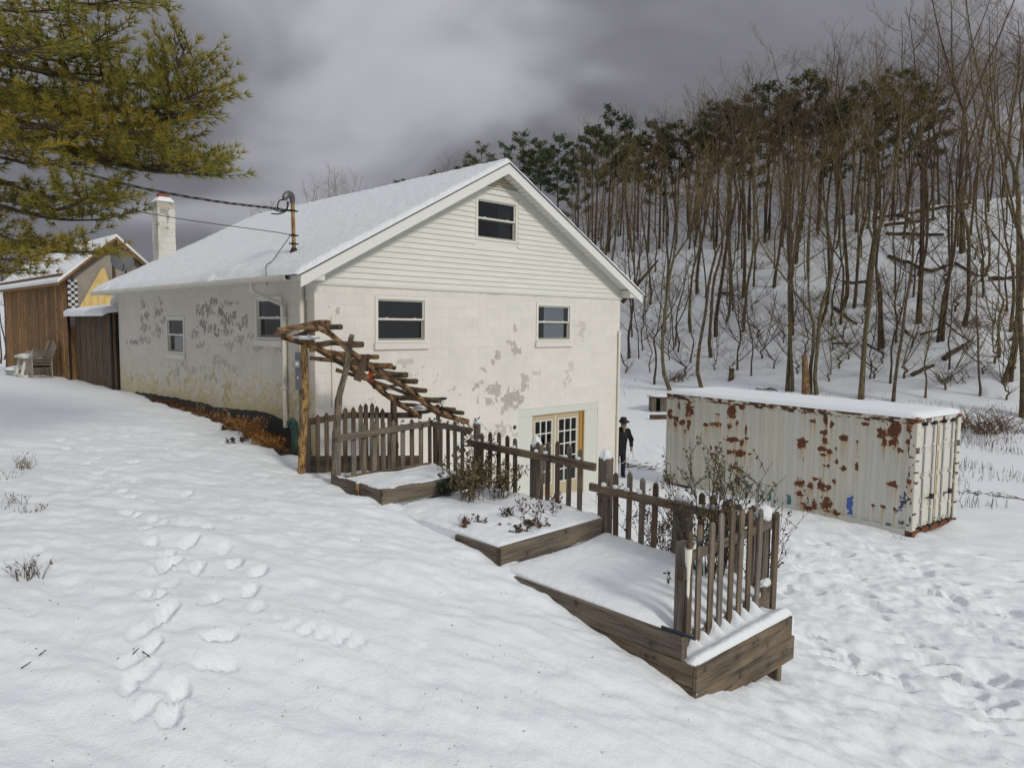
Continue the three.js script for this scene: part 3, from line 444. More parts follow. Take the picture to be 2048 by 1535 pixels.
// french doors in a boarded-in opening
{
  const [a0, a1, h0, h1] = DR, board = mat([.60, .61, .56], .7), tan = mat([.46, .385, .25], .6), L0 = 5.53, L1 = 7.30, T = -2.08, mid = 6.33;
  const d = part(house, 'double_door', merge([cbox(L0, T, -.12, L1, T + .012, -.01, .002), cbox(L0 - .012, h0, -.12, L0, T, -.01, .002), cbox(L1, h0, -.12, L1 + .03, T + .012, .015, .004)]), mat([.40, .27, .10], .6));
  part(d, 'header_board', cbox(a0, T + .012, -.08, a1, h1, -.004), board); part(d, 'side_board', cbox(a0, h0, -.08, L0 - .012, T + .011, -.007), board); part(d, 'side_board', cbox(L1 + .03, h0, -.08, a1, T + .011, -.007), board);
  for (const [x0, x1] of [[L0 + .006, mid - .02], [mid + .02, L1 - .1]]) {
    const gx0 = x0 + .1, gx1 = x1 - .09, gy0 = h0 + .38, gy1 = T - .14, z0 = -.10, z1 = -.055;
    const lf = part(house, 'door_leaf', merge([cbox(x0, h0 + .04, z0, gx0, T - .006, z1), cbox(gx1, h0 + .04, z0, x1, T - .006, z1), cbox(gx0, gy1, z0, gx1, T - .006, z1), cbox(gx0, h0 + .04, z0, gx1, gy0, z1)]), tan);
    for (let i = 0; i < 3; i++) for (let j = 0; j < 5; j++) { const w = (gx1 - gx0) / 3, h = (gy1 - gy0) / 5; part(lf, 'pane', bx(gx0 + i * w + .014, gy0 + j * h + .014, -.08, gx0 + (i + 1) * w - .014, gy0 + (j + 1) * h - .014, -.076), M.glass); }
    for (let i = 0; i <= 3; i++) { const x = lerp(gx0, gx1, i / 3); part(lf, 'muntin', cbox(x - .014, gy0 - .016, -.09, x + .014, gy1 + .016, -.048, .003), M.trim); }
    for (let j = 0; j <= 5; j++) { const y = lerp(gy0, gy1, j / 5); part(lf, 'muntin', cbox(gx0 - .018, y - .013, -.089, gx1 + .018, y + .013, -.0475, .003), M.trim); }
  }
  part(d, 'astragal', cbox(mid - .018, h0 + .04, -.1, mid + .018, T - .004, -.045), M.trim);
  part(d, 'door_jamb', cbox(L1 - .1, h0, -.12, L1, T, -.03), mat([.40, .22, .055], .55), 'bare orange wood jamb');
  part(d, 'door_knob', ellipsoid(mid - .08, h0 + .95, -.03, .03, .03, .03), M.iron);
  part(d, 'threshold', cbox(L0 - .01, h0 - .06, -.12, L1, h0 + .035, .05), tan);
  part(house, 'pipe_hole', tube([[4.93, -2.28, -.06], [4.93, -2.28, .006]], .045, 12, { caps: true }), M.black);
}
// rain pipes, service entrance, meter
{
  const pipe = mat([.66, .63, .55], .6), rect = (pts, w = .075, t = .06) => merge(pts.slice(1).map((p, i) => bar(pts[i], p, w, t, .01, [0, 0, 1])));
  const wA = 1.02, gz = 1.35, dp = part(house, 'downspout', rect([[-OV - .06, HS + .02, -gz], [-OV - .05, .57, -gz], [-.07, .33, -wA], [-.055, .2, -wA], [-.055, -1.95, -wA]]), pipe);
  for (const h of [-.15, -1.2]) part(dp, 'strap', bx(-.1, h - .015, -wA - .06, -.002, h + .015, -wA + .06), M.trim);
  part(dp, 'strap', bx(-.1, .1 - .015, -wA - .06, -.002, .1 + .015, -wA + .06), M.trim);
  const zc = -.36; part(house, 'service_conduit', tube([[-.05, HS + .02, zc], [-.05, -.62, zc]], .045, 12), pipe);
  part(house, 'service_conduit', tube([[-.05, -1.2, zc - .1], [-.05, -2.1, zc - .1]], .022, 8), mat([.22, .21, .2], .7));
  const mb = part(house, 'meter_box', cbox(-.13, -1.2, zc - .13, -.002, -.52, zc + .10, .012), mat([.17, .18, .20], .5, { metalness: .3 }));
  part(mb, 'meter_dial', tube([[-.13, -.74, zc - .02], [-.2, -.74, zc - .02], [-.215, -.74, zc - .02]], [.075, .07, .04], 16, { caps: true }), mat([.30, .31, .31], .12));
  part(mb, 'meter_tag', cbox(-.134, -1.0, zc - .05, -.13, -.95, zc + .01, .001), mat([.6, .6, .6], .6));
  part(house, 'corner_wire', tube([[-.03, .4, -.24], [-.03, .1, -.24], [-.025, -.5, -.23], [-.025, -2.1, -.22]], .008, 6), M.black);
  part(house, 'drain_pipe', tube([[.33, .12, .02], [.33, -.02, .02], [.33, -1.5, .02]], .014, 6), pipe);
  part(house, 'downspout', merge([bar([HW - .06, -.12, .04], [HW - .06, -4.1, .04], .07, .055, .01, [0, 0, 1])]), pipe);
  for (const h of [-.2, -2.3]) part(house, 'pipe_strap', cbox(HW - .11, h - .018, .003, HW - .005, h + .018, .072, .003), M.trim);
  // rusty service mast through the roof
  const b = (() => { const r = ray(588, 505), a = [r.x, r.y, -r.z]; let t = 5; for (; t < 40; t += .01) { const [u, w] = toSite(a[0] * t, a[2] * t); if (a[1] * t < roofH(u) + .08 && u > -.6) return { u, w, h: a[1] * t }; } })();
  const tp = onU(578, 402, b.u), rust = new THREE.MeshStandardMaterial({ map: barkTex([.16, .07, .02], [.38, .22, .07], [.42, .33, .12], 61), roughness: .8 });
  const z = -b.w, top = tp.h, m = part(house, 'service_mast', tube([[b.u, b.h - .5, z], [b.u, b.h, z], [b.u - .01, (b.h + top) / 2, z], [b.u - .02, top, z]], .036, 12), rust);
  part(m, 'weatherhead', merge([tube(curve([[b.u - .02, top - .06, z], [b.u - .03, top + .05, z], [b.u - .1, top + .1, z + .02], [b.u - .19, top + .03, z + .04], [b.u - .2, top - .03, z + .04]], 10), [.045, .05, .055, .062, .066, .068, .066, .062, .056, .05, .04], 10, { caps: true })]), mat([.14, .14, .145], .45, { metalness: .7 }));
  for (const h of [top - .2, lerp(b.h, top, .33), lerp(b.h, top, .17)]) part(m, 'clamp', merge([tube([[b.u - .012, h - .02, z], [b.u - .012, h + .02, z]], .045, 10), bx(b.u - .1, h - .012, z - .012, b.u + .09, h + .012, z + .012)]), M.iron);
  part(m, 'roof_boot', tube([[b.u, b.h - .06, z], [b.u, b.h + .02, z], [b.u, b.h + .09, z]], [.1, .075, .05], 12, { caps: true }), M.black);
  const loop = (pts) => tube(curve(pts, 14), .012, 6);
  part(m, 'entrance_cable', merge([loop([[b.u - .18, top - .02, z + .04], [b.u - .3, top - .05, z + .03], [b.u - .32, top - .18, z], [b.u - .2, top - .24, z]]), loop([[b.u - .15, top - .04, z + .04], [b.u - .16, top - .17, z + .05], [b.u - .28, top - .25, z + .04], [b.u - .4, top - .22, z]]), loop([[b.u - .1, top - .04, z], [b.u - .14, top - .2, z], [b.u - .3, top - .29, z], [b.u - .45, top - .3, z]])]), M.black);
  // overhead cables to a pole out to the left
  const P = [b.u - .05, top - .2, z], Q = onD(0, 297, 11.6), far = [Q.u - 9, Q.h + 1.6, -(Q.w + .6)];
  const W = (a, c, sag, n = 40) => { const A = [...a], o = []; for (let i = 0; i <= n; i++) { const t = i / n; o.push(S(lerp(a[0], c[0], t), lerp(a[1], c[1], t) - sag * 4 * t * (1 - t), -lerp(a[2], c[2], t))); } return o; };
  // site -> world for the cables
  const q0 = [Q.u, Q.h, -Q.w], mid = (t, s) => [lerp(P[0], q0[0], t), lerp(P[1], q0[1], t) - s, lerp(P[2], q0[2], t)];
  const ext = 1.9, end = [lerp(P[0], q0[0], ext), lerp(P[1], q0[1], ext) + .5, lerp(P[2], q0[2], ext)];
  const path = curve([P, mid(.08, .03), mid(.3, .12), mid(.6, .15), q0, end], 70).map(p => [p.x, p.y, p.z]);
  const wv = path.map(p => { const v = S(p[0], p[1], -p[2]); v.y -= EYE; return v; });
  const strand = k => tube(wv.map((p, i) => { const a = i * .55 + k * 2.1; return p.clone().add(new THREE.Vector3(Math.sin(a) * .012, Math.cos(a) * .016, 0)); }), .0085, 5);
  solo('service_cable', merge([strand(0), strand(1), strand(2), ...[.055, .085].map((t, i) => { const c = wv[Math.round(t * 70)]; return ellipsoid(c.x, c.y - .01, c.z, .05, .02, .02); })]), M.black, 'twisted black power cable from the rusty roof mast up through the pine', 'cable');
  const p2 = [b.u - .02, lerp(b.h, top, .33), z], Q2 = onD(120, 392, 15), q2 = [Q2.u, Q2.h, -Q2.w], e2 = [lerp(p2[0], q2[0], 1.9), lerp(p2[1], q2[1], 1.9) + .2, lerp(p2[2], q2[2], 1.9)];
  const w2 = curve([p2, [lerp(p2[0], q2[0], .07), p2[1] + .06, lerp(p2[2], q2[2], .07)], [lerp(p2[0], q2[0], .5), lerp(p2[1], q2[1], .5) - .05, lerp(p2[2], q2[2], .5)], q2, e2], 50).map(p => { const v = S(p.x, p.y, -p.z); v.y -= EYE; return v; });
  const dr = onU(532, 562, -OV - .08), drop = curve([[p2[0] - .06, p2[1] - .02, p2[2]], [p2[0] - .3, p2[1] - .45, p2[2] - .18], [dr.u, HS + .24, -dr.w], [dr.u + .02, HS - .06, -dr.w]], 16).map(p => { const v = S(p.x, p.y, -p.z); v.y -= EYE; return v; });
  solo('telephone_wire', merge([tube(w2, .0075, 5), tube(drop, .0075, 5)]), M.black, 'thin single wire running to the middle of the roof mast', 'wire');
  // the pole that carries both, beyond the left of the view
  const pe = S(end[0], end[1], -end[2]), pw = [pe.x, pe.y - EYE, -pe.z];
  const po = thing('utility_pole', 'tall wooden utility pole carrying the power cable', 'pole', [pw[0], groundH(pw[0], pw[2]), pw[2]], false);
  part(po, 'pole', tube([[pw[0], groundH(pw[0], pw[2]) - .3, -pw[2] ], [pw[0], pw[1] + 1.2, -pw[2]]], [.15, .11], 12, { caps: true }), M.tree[0]);
  part(po, 'crossarm', bx(pw[0] - .7, pw[1] + .7, -pw[2] - .06, pw[0] + .7, pw[1] + .82, -pw[2] + .06), M.post);
}
// chimney of painted block beyond the far gable
{
  const g = [], cx = 1.45, cw = 11.35, R = .25, top = 3.5;
  const cm = new THREE.MeshStandardMaterial({ map: tex(256, 512, (u, v, c) => { const f = fbm(u * 9, v * 16, 0, 4), k = v > .9 ? .5 : 0; const s = fbm(u * 2 + 9, v * 3, 0, 4); mix3(c, [.62, .61, .56], [.28, .24, .15], clamp((s - .42) * 1.6 + k * .6)); if (f < .33) mix3(c, c.slice(), [.07, .06, .05], .5); for (let i = 0; i < 3; i++) c[i] = g2(c[i]); }), roughness: .9 });
  const c = part(house, 'chimney', bx(cx - R + .012, -2, -cw - R + .012, cx + R - .012, top - .02, -cw + R - .012), M.mortar);
  const uvFix = gg => { const p = gg.attributes.position, uv = gg.attributes.uv; for (let i = 0; i < p.count; i++) uv.setXY(i, (p.getX(i) - cx + (p.getZ(i) + cw)) / 1.2, (p.getY(i) - .5) / 3.1); return gg; };
  for (let y = top - .2; y > 0; y -= .2) for (const k of [0, 1]) { const o = Math.round(y * 5) & 1, tilt = .006 * Math.sin(y * 7); part(c, 'block', uvFix(o ? cbox(cx - R + tilt, y, -cw + (k ? .004 : -R), cx + R + tilt, y + .192, -cw + (k ? R : -.004), .012) : cbox(cx + (k ? .004 : -R) + tilt, y, -cw - R, cx + (k ? R : -.004) + tilt, y + .192, -cw + R, .012)), cm); }
  part(c, 'chimney_cap', hexa([[cx - R, top, -cw - R], [cx + R, top, -cw - R], [cx + R, top, -cw + R], [cx - R, top, -cw + R], [cx - .15, top + .14, -cw - .15], [cx + .15, top + .14, -cw - .15], [cx + .15, top + .14, -cw + .15], [cx - .15, top + .14, -cw + .15]]), M.snow);
  part(c, 'flue', cbox(cx - .14, top + .1, -cw - .14, cx + .14, top + .25, -cw + .14, .01), mat([.25, .085, .05], .85));
}
// ---------------------------------------------------------------- fences, raised beds, log pergola
const pick = (a, r) => a[Math.floor(r() * a.length) % a.length];
function picketShape(w, h0, h1, style) { const k = w * .62, m = w / 2; return style ? [[-m, h0], [m, h0], [m, h1 - k * .9], [m * .75, h1 - k * .35], [m * .3, h1], [-m * .3, h1], [-m * .75, h1 - k * .35], [-m, h1 - k * .9]] : [[-m, h0], [m, h0], [m, h1 - k], [0, h1], [-m, h1 - k]]; }
// a picket standing at a along the fence; axis 'w' or 'u', plane = the other coordinate
function picket(f, r, axis, plane, a, h0, h1, w = .078, t = .022, style = 0) {
  const g = prism(picketShape(w, h0, h1, style), -t / 2, t / 2, .003, 1), lean = (r() - .5) * .022; g.translate(0, -h0, 0); g.rotateZ(lean); g.rotateX((r() - .5) * .02); g.translate(0, h0, 0); g.rotateY((r() - .5) * .06 + (axis === 'w' ? Math.PI / 2 : 0));
  axis === 'w' ? g.translate(plane, 0, -a) : g.translate(a, 0, -plane); return part(f, 'picket', g, pick(M.fence, r));
}
function post(f, u, w, h0, h1, s, o = {}) {
  const g = cbox(-s / 2, h0, -s / 2, s / 2, h1, s / 2, o.c || .012, 1); g.rotateY(o.turn || 0); g.translate(u, 0, -w);
  const p = part(f, 'post', g, o.mat || M.post);
  if (o.snow) part(p, 'snow_cap', ellipsoid(u - .01, h1 + .012, -w, s * .52, o.snow, s * .5, .28, u * 9 + w), M.snow);
  return p;
}
const clump = (u, h, w, a, b, c, s) => ellipsoid(u, h, -w, a, b, c, .35, s, 10, 7);
{ // stepped fence, upper run: posts by the bird cap, in the middle and at the step
  const r = rng(5), uc = .95, f = thing('picket_fence', 'weathered picket fence run with three posts behind the planted middle bed', 'fence', [uc, -2.8, -4.5]);
  const rl = onU(937, 878, uc - .07), rr = onU(1192, 927, uc - .07);
  post(f, uc, -3.24, -3.1, -1.5, .105, { c: .03, snow: .06 }); post(f, uc + .06, -4.47, -3.1, -1.70, .15, { snow: .10 }); post(f, uc + .02, -5.76, -3.2, -1.71, .15, { snow: .09 });
  part(f, 'rail', bar([uc - .075, -1.825, -rl.w], [uc - .075, -1.84, -rr.w], .055, .105, .012, [0, 1, 0]), M.bed[1]);
  const sn = [];
  for (const [x, y] of [[963, 866], [980, 864], [997, 864], [1014.5, 871], [1032, 876], [1077, 884], [1096, 883], [1116.5, 882], [1138.5, 890], [1161, 898]]) { const p = onU(x, y, uc - .03); picket(f, r, 'w', uc - .03, p.w, -2.9, p.h, .078, .022, 1); if (r() < .55) sn.push(clump(uc - .075, -1.765, p.w, .03, .022, .04, p.w * 7)); }
  part(f, 'rail_snow', merge([...sn, ...[-3.3, -3.7, -5.1].map(w => clump(uc - .075, -1.77, w, .02, .012, .09, w))]), M.snow);
}
{ // lower run
  const r = rng(6), uc = .95, f = thing('picket_fence', 'lower picket fence run beside the lowest bed, partly behind a dry shrub', 'fence', [uc, -3.2, -6.9]);
  const rl = onU(1180, 962, uc - .07), rr = onU(1528, 1042, uc - .07);
  part(f, 'rail', bar([uc - .075, -2.11, -rl.w], [uc - .075, -2.13, 8.05], .055, .105, .012, [0, 1, 0]), M.bed[1]);
  post(f, uc + .04, -6.93, -3.5, -2.06, .19, { snow: .10, c: .02 });
  const sn = [];
  for (const [x, y] of [[1212, 945], [1235, 945], [1259, 944], [1284.5, 955.6], [1309, 964.5], [1402, 985], [1428, 990], [1452, 1000], [1478, 1008], [1505, 1010]]) { const p = onU(x, y, uc - .03); picket(f, r, 'w', uc - .03, p.w, -3.3, Math.max(p.h, -2.0), .078, .022, 1); if (r() < .75) sn.push(clump(uc - .075, -2.05, p.w, .032, .032, .045, p.w * 5)); }
  part(f, 'rail_snow', merge([...sn, clump(uc - .07, -2.07, -7.3, .03, .02, .16, 3), clump(uc - .07, -2.07, -7.75, .03, .02, .12, 4)]), M.snow);
}
{ // end panel across the front of the lowest bed
  const r = rng(7), w0 = -8.0, f = thing('picket_fence', 'short end panel of picket fence with a rain gauge on its post', 'fence', [.2, -3.1, w0]);
  post(f, -.60, w0 + .03, -3.2, -2.03, .125, { mat: M.post }); post(f, 1.0, w0 + .06, -3.6, -2.08, .14, { snow: 0 });
  part(f, 'snow_cap', ellipsoid(.98, -2.04, -w0 - .04, .11, .09, .1, .25, 4), M.snow);
  part(f, 'rail', bar([-.66, -2.17, -w0 + .02], [1.12, -2.14, -w0 + .02], .05, .09, .008), M.bed[0]);
  part(f, 'rail', bar([-.62, -2.99, -w0 + .02], [1.0, -2.98, -w0 + .02], .05, .11, .008), M.bed[0]);
  for (const [x, y] of [[1381, 1062], [1400, 1048.5], [1424, 1043], [1444, 1025], [1465, 1019], [1482.5, 1016.6], [1500.6, 1018], [1519, 1016.6]]) { const p = onW(x, y, w0 - .05); picket(f, r, 'u', w0 - .055, p.u, -3.12, p.h, .082, .024, 1); }
  const e = onW(1552, 1022, w0 - .055); picket(f, r, 'u', w0 - .055, e.u, -3.12, e.h, .10, .04, 1);
  part(f, 'corner_block', cbox(.86, -3.05, -w0 - .02, 1.13, -2.82, -w0 + .05, .008), M.bed[0]); part(f, 'snow_cap', ellipsoid(.97, -2.80, -w0 + .015, .11, .06, .045, .3, 8), M.snow);
  part(f, 'staple', tube(curve([[-.56, -2.06, -w0 + .08], [-.5, -2.02, -w0 + .1], [-.46, -2.07, -w0 + .07]], 8), .012, 6), M.iron);
}
{ // rain gauge on the end panel's post
  const p = onW(1357, 1085, -8.07), g = thing('rain_gauge', 'pale tapered rain gauge fixed to the short panel post', 'gauge', [-.66, -2.55, -8.06]);
  const u = -.665, z = 8.06, cl = mat([.72, .71, .60], .35);
  part(g, 'tube', new THREE.LatheGeometry([[.012, -2.36], [.02, -2.34], [.034, -2.06], [.036, -2.06], [.030, -2.2], [.0, -2.3]].map(q => new THREE.Vector2(...q)), 16).translate(u, 0, z), cl);
  part(g, 'stake', prism([[-.018, -2.36], [-.018, -2.5], [0, -2.55], [.018, -2.5], [.018, -2.36]].reverse(), -.006, .006, .002).translate(u + .01, 0, z), cl);
  part(g, 'bracket', cbox(u - .075, -2.36, z - .06, u - .015, -2.24, z - .0, .004), M.darkwood[0]);
  part(g, 'rim', tube(Array.from({ length: 17 }, (_, i) => [u + .036 * Math.cos(i * Math.PI / 8), -2.06, z + .036 * Math.sin(i * Math.PI / 8)]), .004, 6), mat([.3, .3, .28], .5));
}
{ // fence round the uppermost bed: along the passage, then turning towards the step
  const r = rng(8), w0 = -2.12, uc = .92, f = thing('picket_fence', 'picket fence turning a corner behind the uppermost snowy bed', 'fence', [0, -2.6, w0]);
  post(f, -.86, w0 - .02, -2.7, -1.58, .10); 
  part(f, 'rail', bar([-.92, -1.70, -w0 + .06], [uc, -1.615, -w0 + .06], .05, .10, .01), M.bed[0]);
  part(f, 'rail', bar([uc - .06, -1.615, -w0 + .04], [uc - .06, -1.63, 3.2], .05, .10, .01), M.bed[0]);
  for (const x of [405, 530, 650, 765, 880, 995, 1110, 1215]) { const p = onW(640 + x / 6.02, 880, w0); picket(f, r, 'u', w0, p.u, -2.55, -1.51 + (r() - .5) * .03 - (x < 500 ? .1 : 0), .082); }
  for (const x of [1325, 1385, 1455, 1545, 1632, 1715]) { const p = onU(640 + x / 6.02, 880, uc); picket(f, r, 'w', uc, p.w, -2.55, -1.52 + (r() - .5) * .04, .078); }
  part(f, 'rail_snow', merge([clump(.35, -1.575, w0 - .06, .1, .025, .03, 1), clump(.72, -1.56, w0 - .06, .12, .03, .03, 2), ...[-2.3, -2.5, -2.7, -2.95].map(w => clump(uc - .06, -1.572, w, .03, .028, .05, w))]), M.snow);
}
{ // fence along the house side of the passage under the pergola
  const r = rng(9), w0 = -1.2, f = thing('picket_fence', 'tall picket fence under the log pergola with a dipping top line', 'fence', [-.2, -2.5, w0]);
  post(f, -.83, w0, -2.7, -1.49, .10, { mat: M.darkwood[1] });
  part(f, 'rail', bar([-.8, -1.56, -w0 - .03], [.1, -1.50, -w0 - .03], .04, .10, .008), M.darkwood[0]);
  part(f, 'rail', bar([.05, -1.52, -w0 - .05], [1.35, -1.62, -w0 - .05], .04, .10, .008), M.darkwood[0]);
  for (const [x, y] of [[633.7, 828], [653, 824], [671, 820], [689, 814], [707, 813], [722, 808], [732, 806], [743, 805], [754, 811], [765, 816], [778, 824], [792, 832], [806, 838]]) { const p = onW(x, y, w0); picket(f, r, 'u', w0, p.u, -2.75, p.h, .075); }
  part(f, 'kick_board', bar([-.8, -2.25, -w0 - .02], [1.4, -2.5, -w0 - .02], .04, .3, .008), M.darkwood[1]);
}
// raised beds. snow patches are height fields with soft edges
function snowPatch(u0, u1, w0, w1, f, nu, nw) {
  const pos = [], uv = [], idx = [], n = nu + 3;                      // one ring more on every side: the edge of the snow going down
  for (let j = -1; j <= nw + 1; j++) for (let i = -1; i <= nu + 1; i++) { const ci = clamp(i, 0, nu), cj = clamp(j, 0, nw), u = lerp(u0, u1, ci / nu), w = lerp(w0, w1, cj / nw), k = ci !== i || cj !== j ? .16 : 0; pos.push(u, f(u, w) - k, -w); uv.push(u + k, w); }
  for (let j = 0; j < nw + 2; j++) for (let i = 0; i < nu + 2; i++) { const a = j * n + i, b = a + n; w1 > w0 ? idx.push(a, a + 1, b, b, a + 1, b + 1) : idx.push(a, b, a + 1, b, b + 1, a + 1); }
  const g = raw(pos, uv, idx); return g;
}
const edge = (v, a, b, s) => Math.sqrt(clamp(Math.min((v - a) / s, (b - v) / s)));
const board = (t, a, b, h, th = .04, m = 0, name = 'board') => part(t, name, bar(a, b, th, h, .005), M.bed[m]);
{
  const b = thing('raised_bed', 'uppermost raised bed with a low timber frame, full of snow', 'raised bed', [0, -2.5, -2.8]);
  board(b, [-.95, -2.335, 2.16], [-.95, -2.345, 3.44], .21); board(b, [-.97, -2.335, 3.47], [.86, -2.33, 3.47], .22, .042, 0); board(b, [-.92, -2.32, 2.27], [.8, -2.31, 2.27], .14, .035, 1);
  part(b, 'corner_stake', cbox(-.99, -2.62, 2.86, -.955, -2.24, 2.92, .006), M.log[2]); part(b, 'snow_cap', clump(-.97, -2.225, -2.89, .03, .035, .04, 5), M.snow);
  part(b, 'snow', snowPatch(-.93, .9, -2.2, -3.45, (u, w) => -2.30 - .05 * (1 - edge(u, -.93, .95, .12)) + .07 * fbm(u * 2.6, w * 3 + 40, 0, 3) - .03 + (w > -2.3 ? .02 : 0), 50, 36), M.snow);
  part(b, 'rim_snow', merge([clump(-.8, -2.235, -3.47, .13, .02, .025, 1), clump(-.2, -2.225, -3.46, .3, .02, .03, 2), clump(.35, -2.22, -3.45, .3, .03, .035, 3), clump(-.945, -2.235, -2.4, .025, .02, .14, 4), clump(-.945, -2.24, -3.25, .025, .02, .16, 6)]), M.snow);
}
{
  const b = thing('raised_bed', 'middle raised bed with dry plants poking through its snow', 'raised bed', [0, -2.8, -4.6]);
  board(b, [-.95, -2.625, 5.02], [-.95, -2.625, 5.76], .215, .042, 0); board(b, [-.975, -2.62, 5.785], [.86, -2.605, 5.785], .225, .045, 0); part(b, 'corner_stake', cbox(-.99, -2.8, 5.79, -.955, -2.515, 5.825, .005), M.darkwood[0]);
  part(b, 'snow', snowPatch(-.935, .93, -3.5, -5.765, (u, w) => { const t = (w + 3.5) / -2.3; return lerp(-2.47, -2.49, t) + .09 * (fbm(u * 2.2 + 7, w * 2.2 + 9, 0, 3) - .5) + (u > .5 ? .06 * (u - .5) : 0) - .045 * (1 - edge(w, -5.77, -2, .08)) - .045 * (1 - edge(u, -.94, 2, .08)) + .012 * (fbm(u * 14, w * 14, 0, 2) - .5); }, 60, 72), M.snow);
}
{
  const b = thing('raised_bed', 'lowest raised bed of stacked boards jutting from the slope', 'raised bed', [0, -3.4, -7.2]);
  const L = [[-.955, -2.885, 5.95], [-.955, -2.89, 8.22]];
  board(b, L[0], L[1], .225, .045, 0); board(b, [-.945, -3.10, 6.4], [-.965, -3.105, 8.335], .20, .045, 1); board(b, [-.94, -3.31, 7.0], [-.962, -3.315, 8.33], .21, .045, 1);
  board(b, [-.985, -3.125, 8.36], [.87, -3.15, 8.36], .235, .045, 1); board(b, [-.975, -3.36, 8.345], [.97, -3.41, 8.345], .25, .045, 1);
  part(b, 'leg', cbox(.70, -4.0, 8.2, .80, -3.3, 8.32, .006), M.bed[1]);
  part(b, 'corner_post', cbox(-.93, -3.5, 8.12, -.86, -2.8, 8.2, .006), M.bed[0]);
  part(b, 'right_board', bar([.93, -3.12, 6.1], [.93, -3.2, 8.3], .04, .3, .005), M.bed[0]);
  part(b, 'snow', snowPatch(-.935, .98, -5.82, -8.02, (u, w) => { const t = (w + 5.82) / -2.2; return lerp(-2.72, -2.78, t) - .13 * step(.8, 1, t) + .05 * (fbm(u * 1.8 + 3, w * 1.8 + 2, 0, 3) - .5) + .01 * (fbm(u * 15, w * 15, 0, 2) - .5) + .04 * step(.3, .9, u) - .05 * (1 - edge(u, -.94, 1.0, .10)); }, 60, 70), M.snow);
  const pk = [[1381, 1062], [1400, 1048.5], [1424, 1043], [1444, 1025], [1465, 1019], [1482.5, 1016.6], [1500.6, 1018], [1519, 1016.6]].map(q => onW(...q, -8.055).u);
  part(b, 'front_snow', snowPatch(-.97, .93, -8.0, -8.375, (u, w) => { let k = 0; const n = (w + 8.0) / -.375; for (let i = 0; i < pk.length - 1; i++) { const m = (pk[i] + pk[i + 1]) / 2; k = Math.max(k, (.55 + .6 * h3(i, 3, 3)) * Math.exp(-(((u - m - .03 * (h3(i, 5, 1) - .5)) / (.05 + .03 * h3(i, 9, 2))) ** 2))); } return -3.03 + .13 * k * Math.exp(-(((n - .12) / .3) ** 2)) + .055 * Math.exp(-(((n - .8) / .25) ** 2)) * (1 + .3 * fbm(u * 4, 2)) - .09 * (1 - edge(w, -8.378, -7, .06)) - .06 * (1 - edge(u, -.985, .95, .1)) + .01 * fbm(u * 16, w * 16, 0, 2); }, 150, 30), M.snow);
  const pp = onW(1388, 1268, -8.2); solo('pipe', merge([tube([S(-.955, -2.757, -7.98), S(-.95, -2.757, -8.15), S(-.945, -2.765, -8.33)].map(v => { v.y -= EYE; return v; }), .015, 10, { caps: true })]), mat([.012, .016, .035], .5), 'dark blue pipe end resting on the lowest bed frame', 'pipe');
}
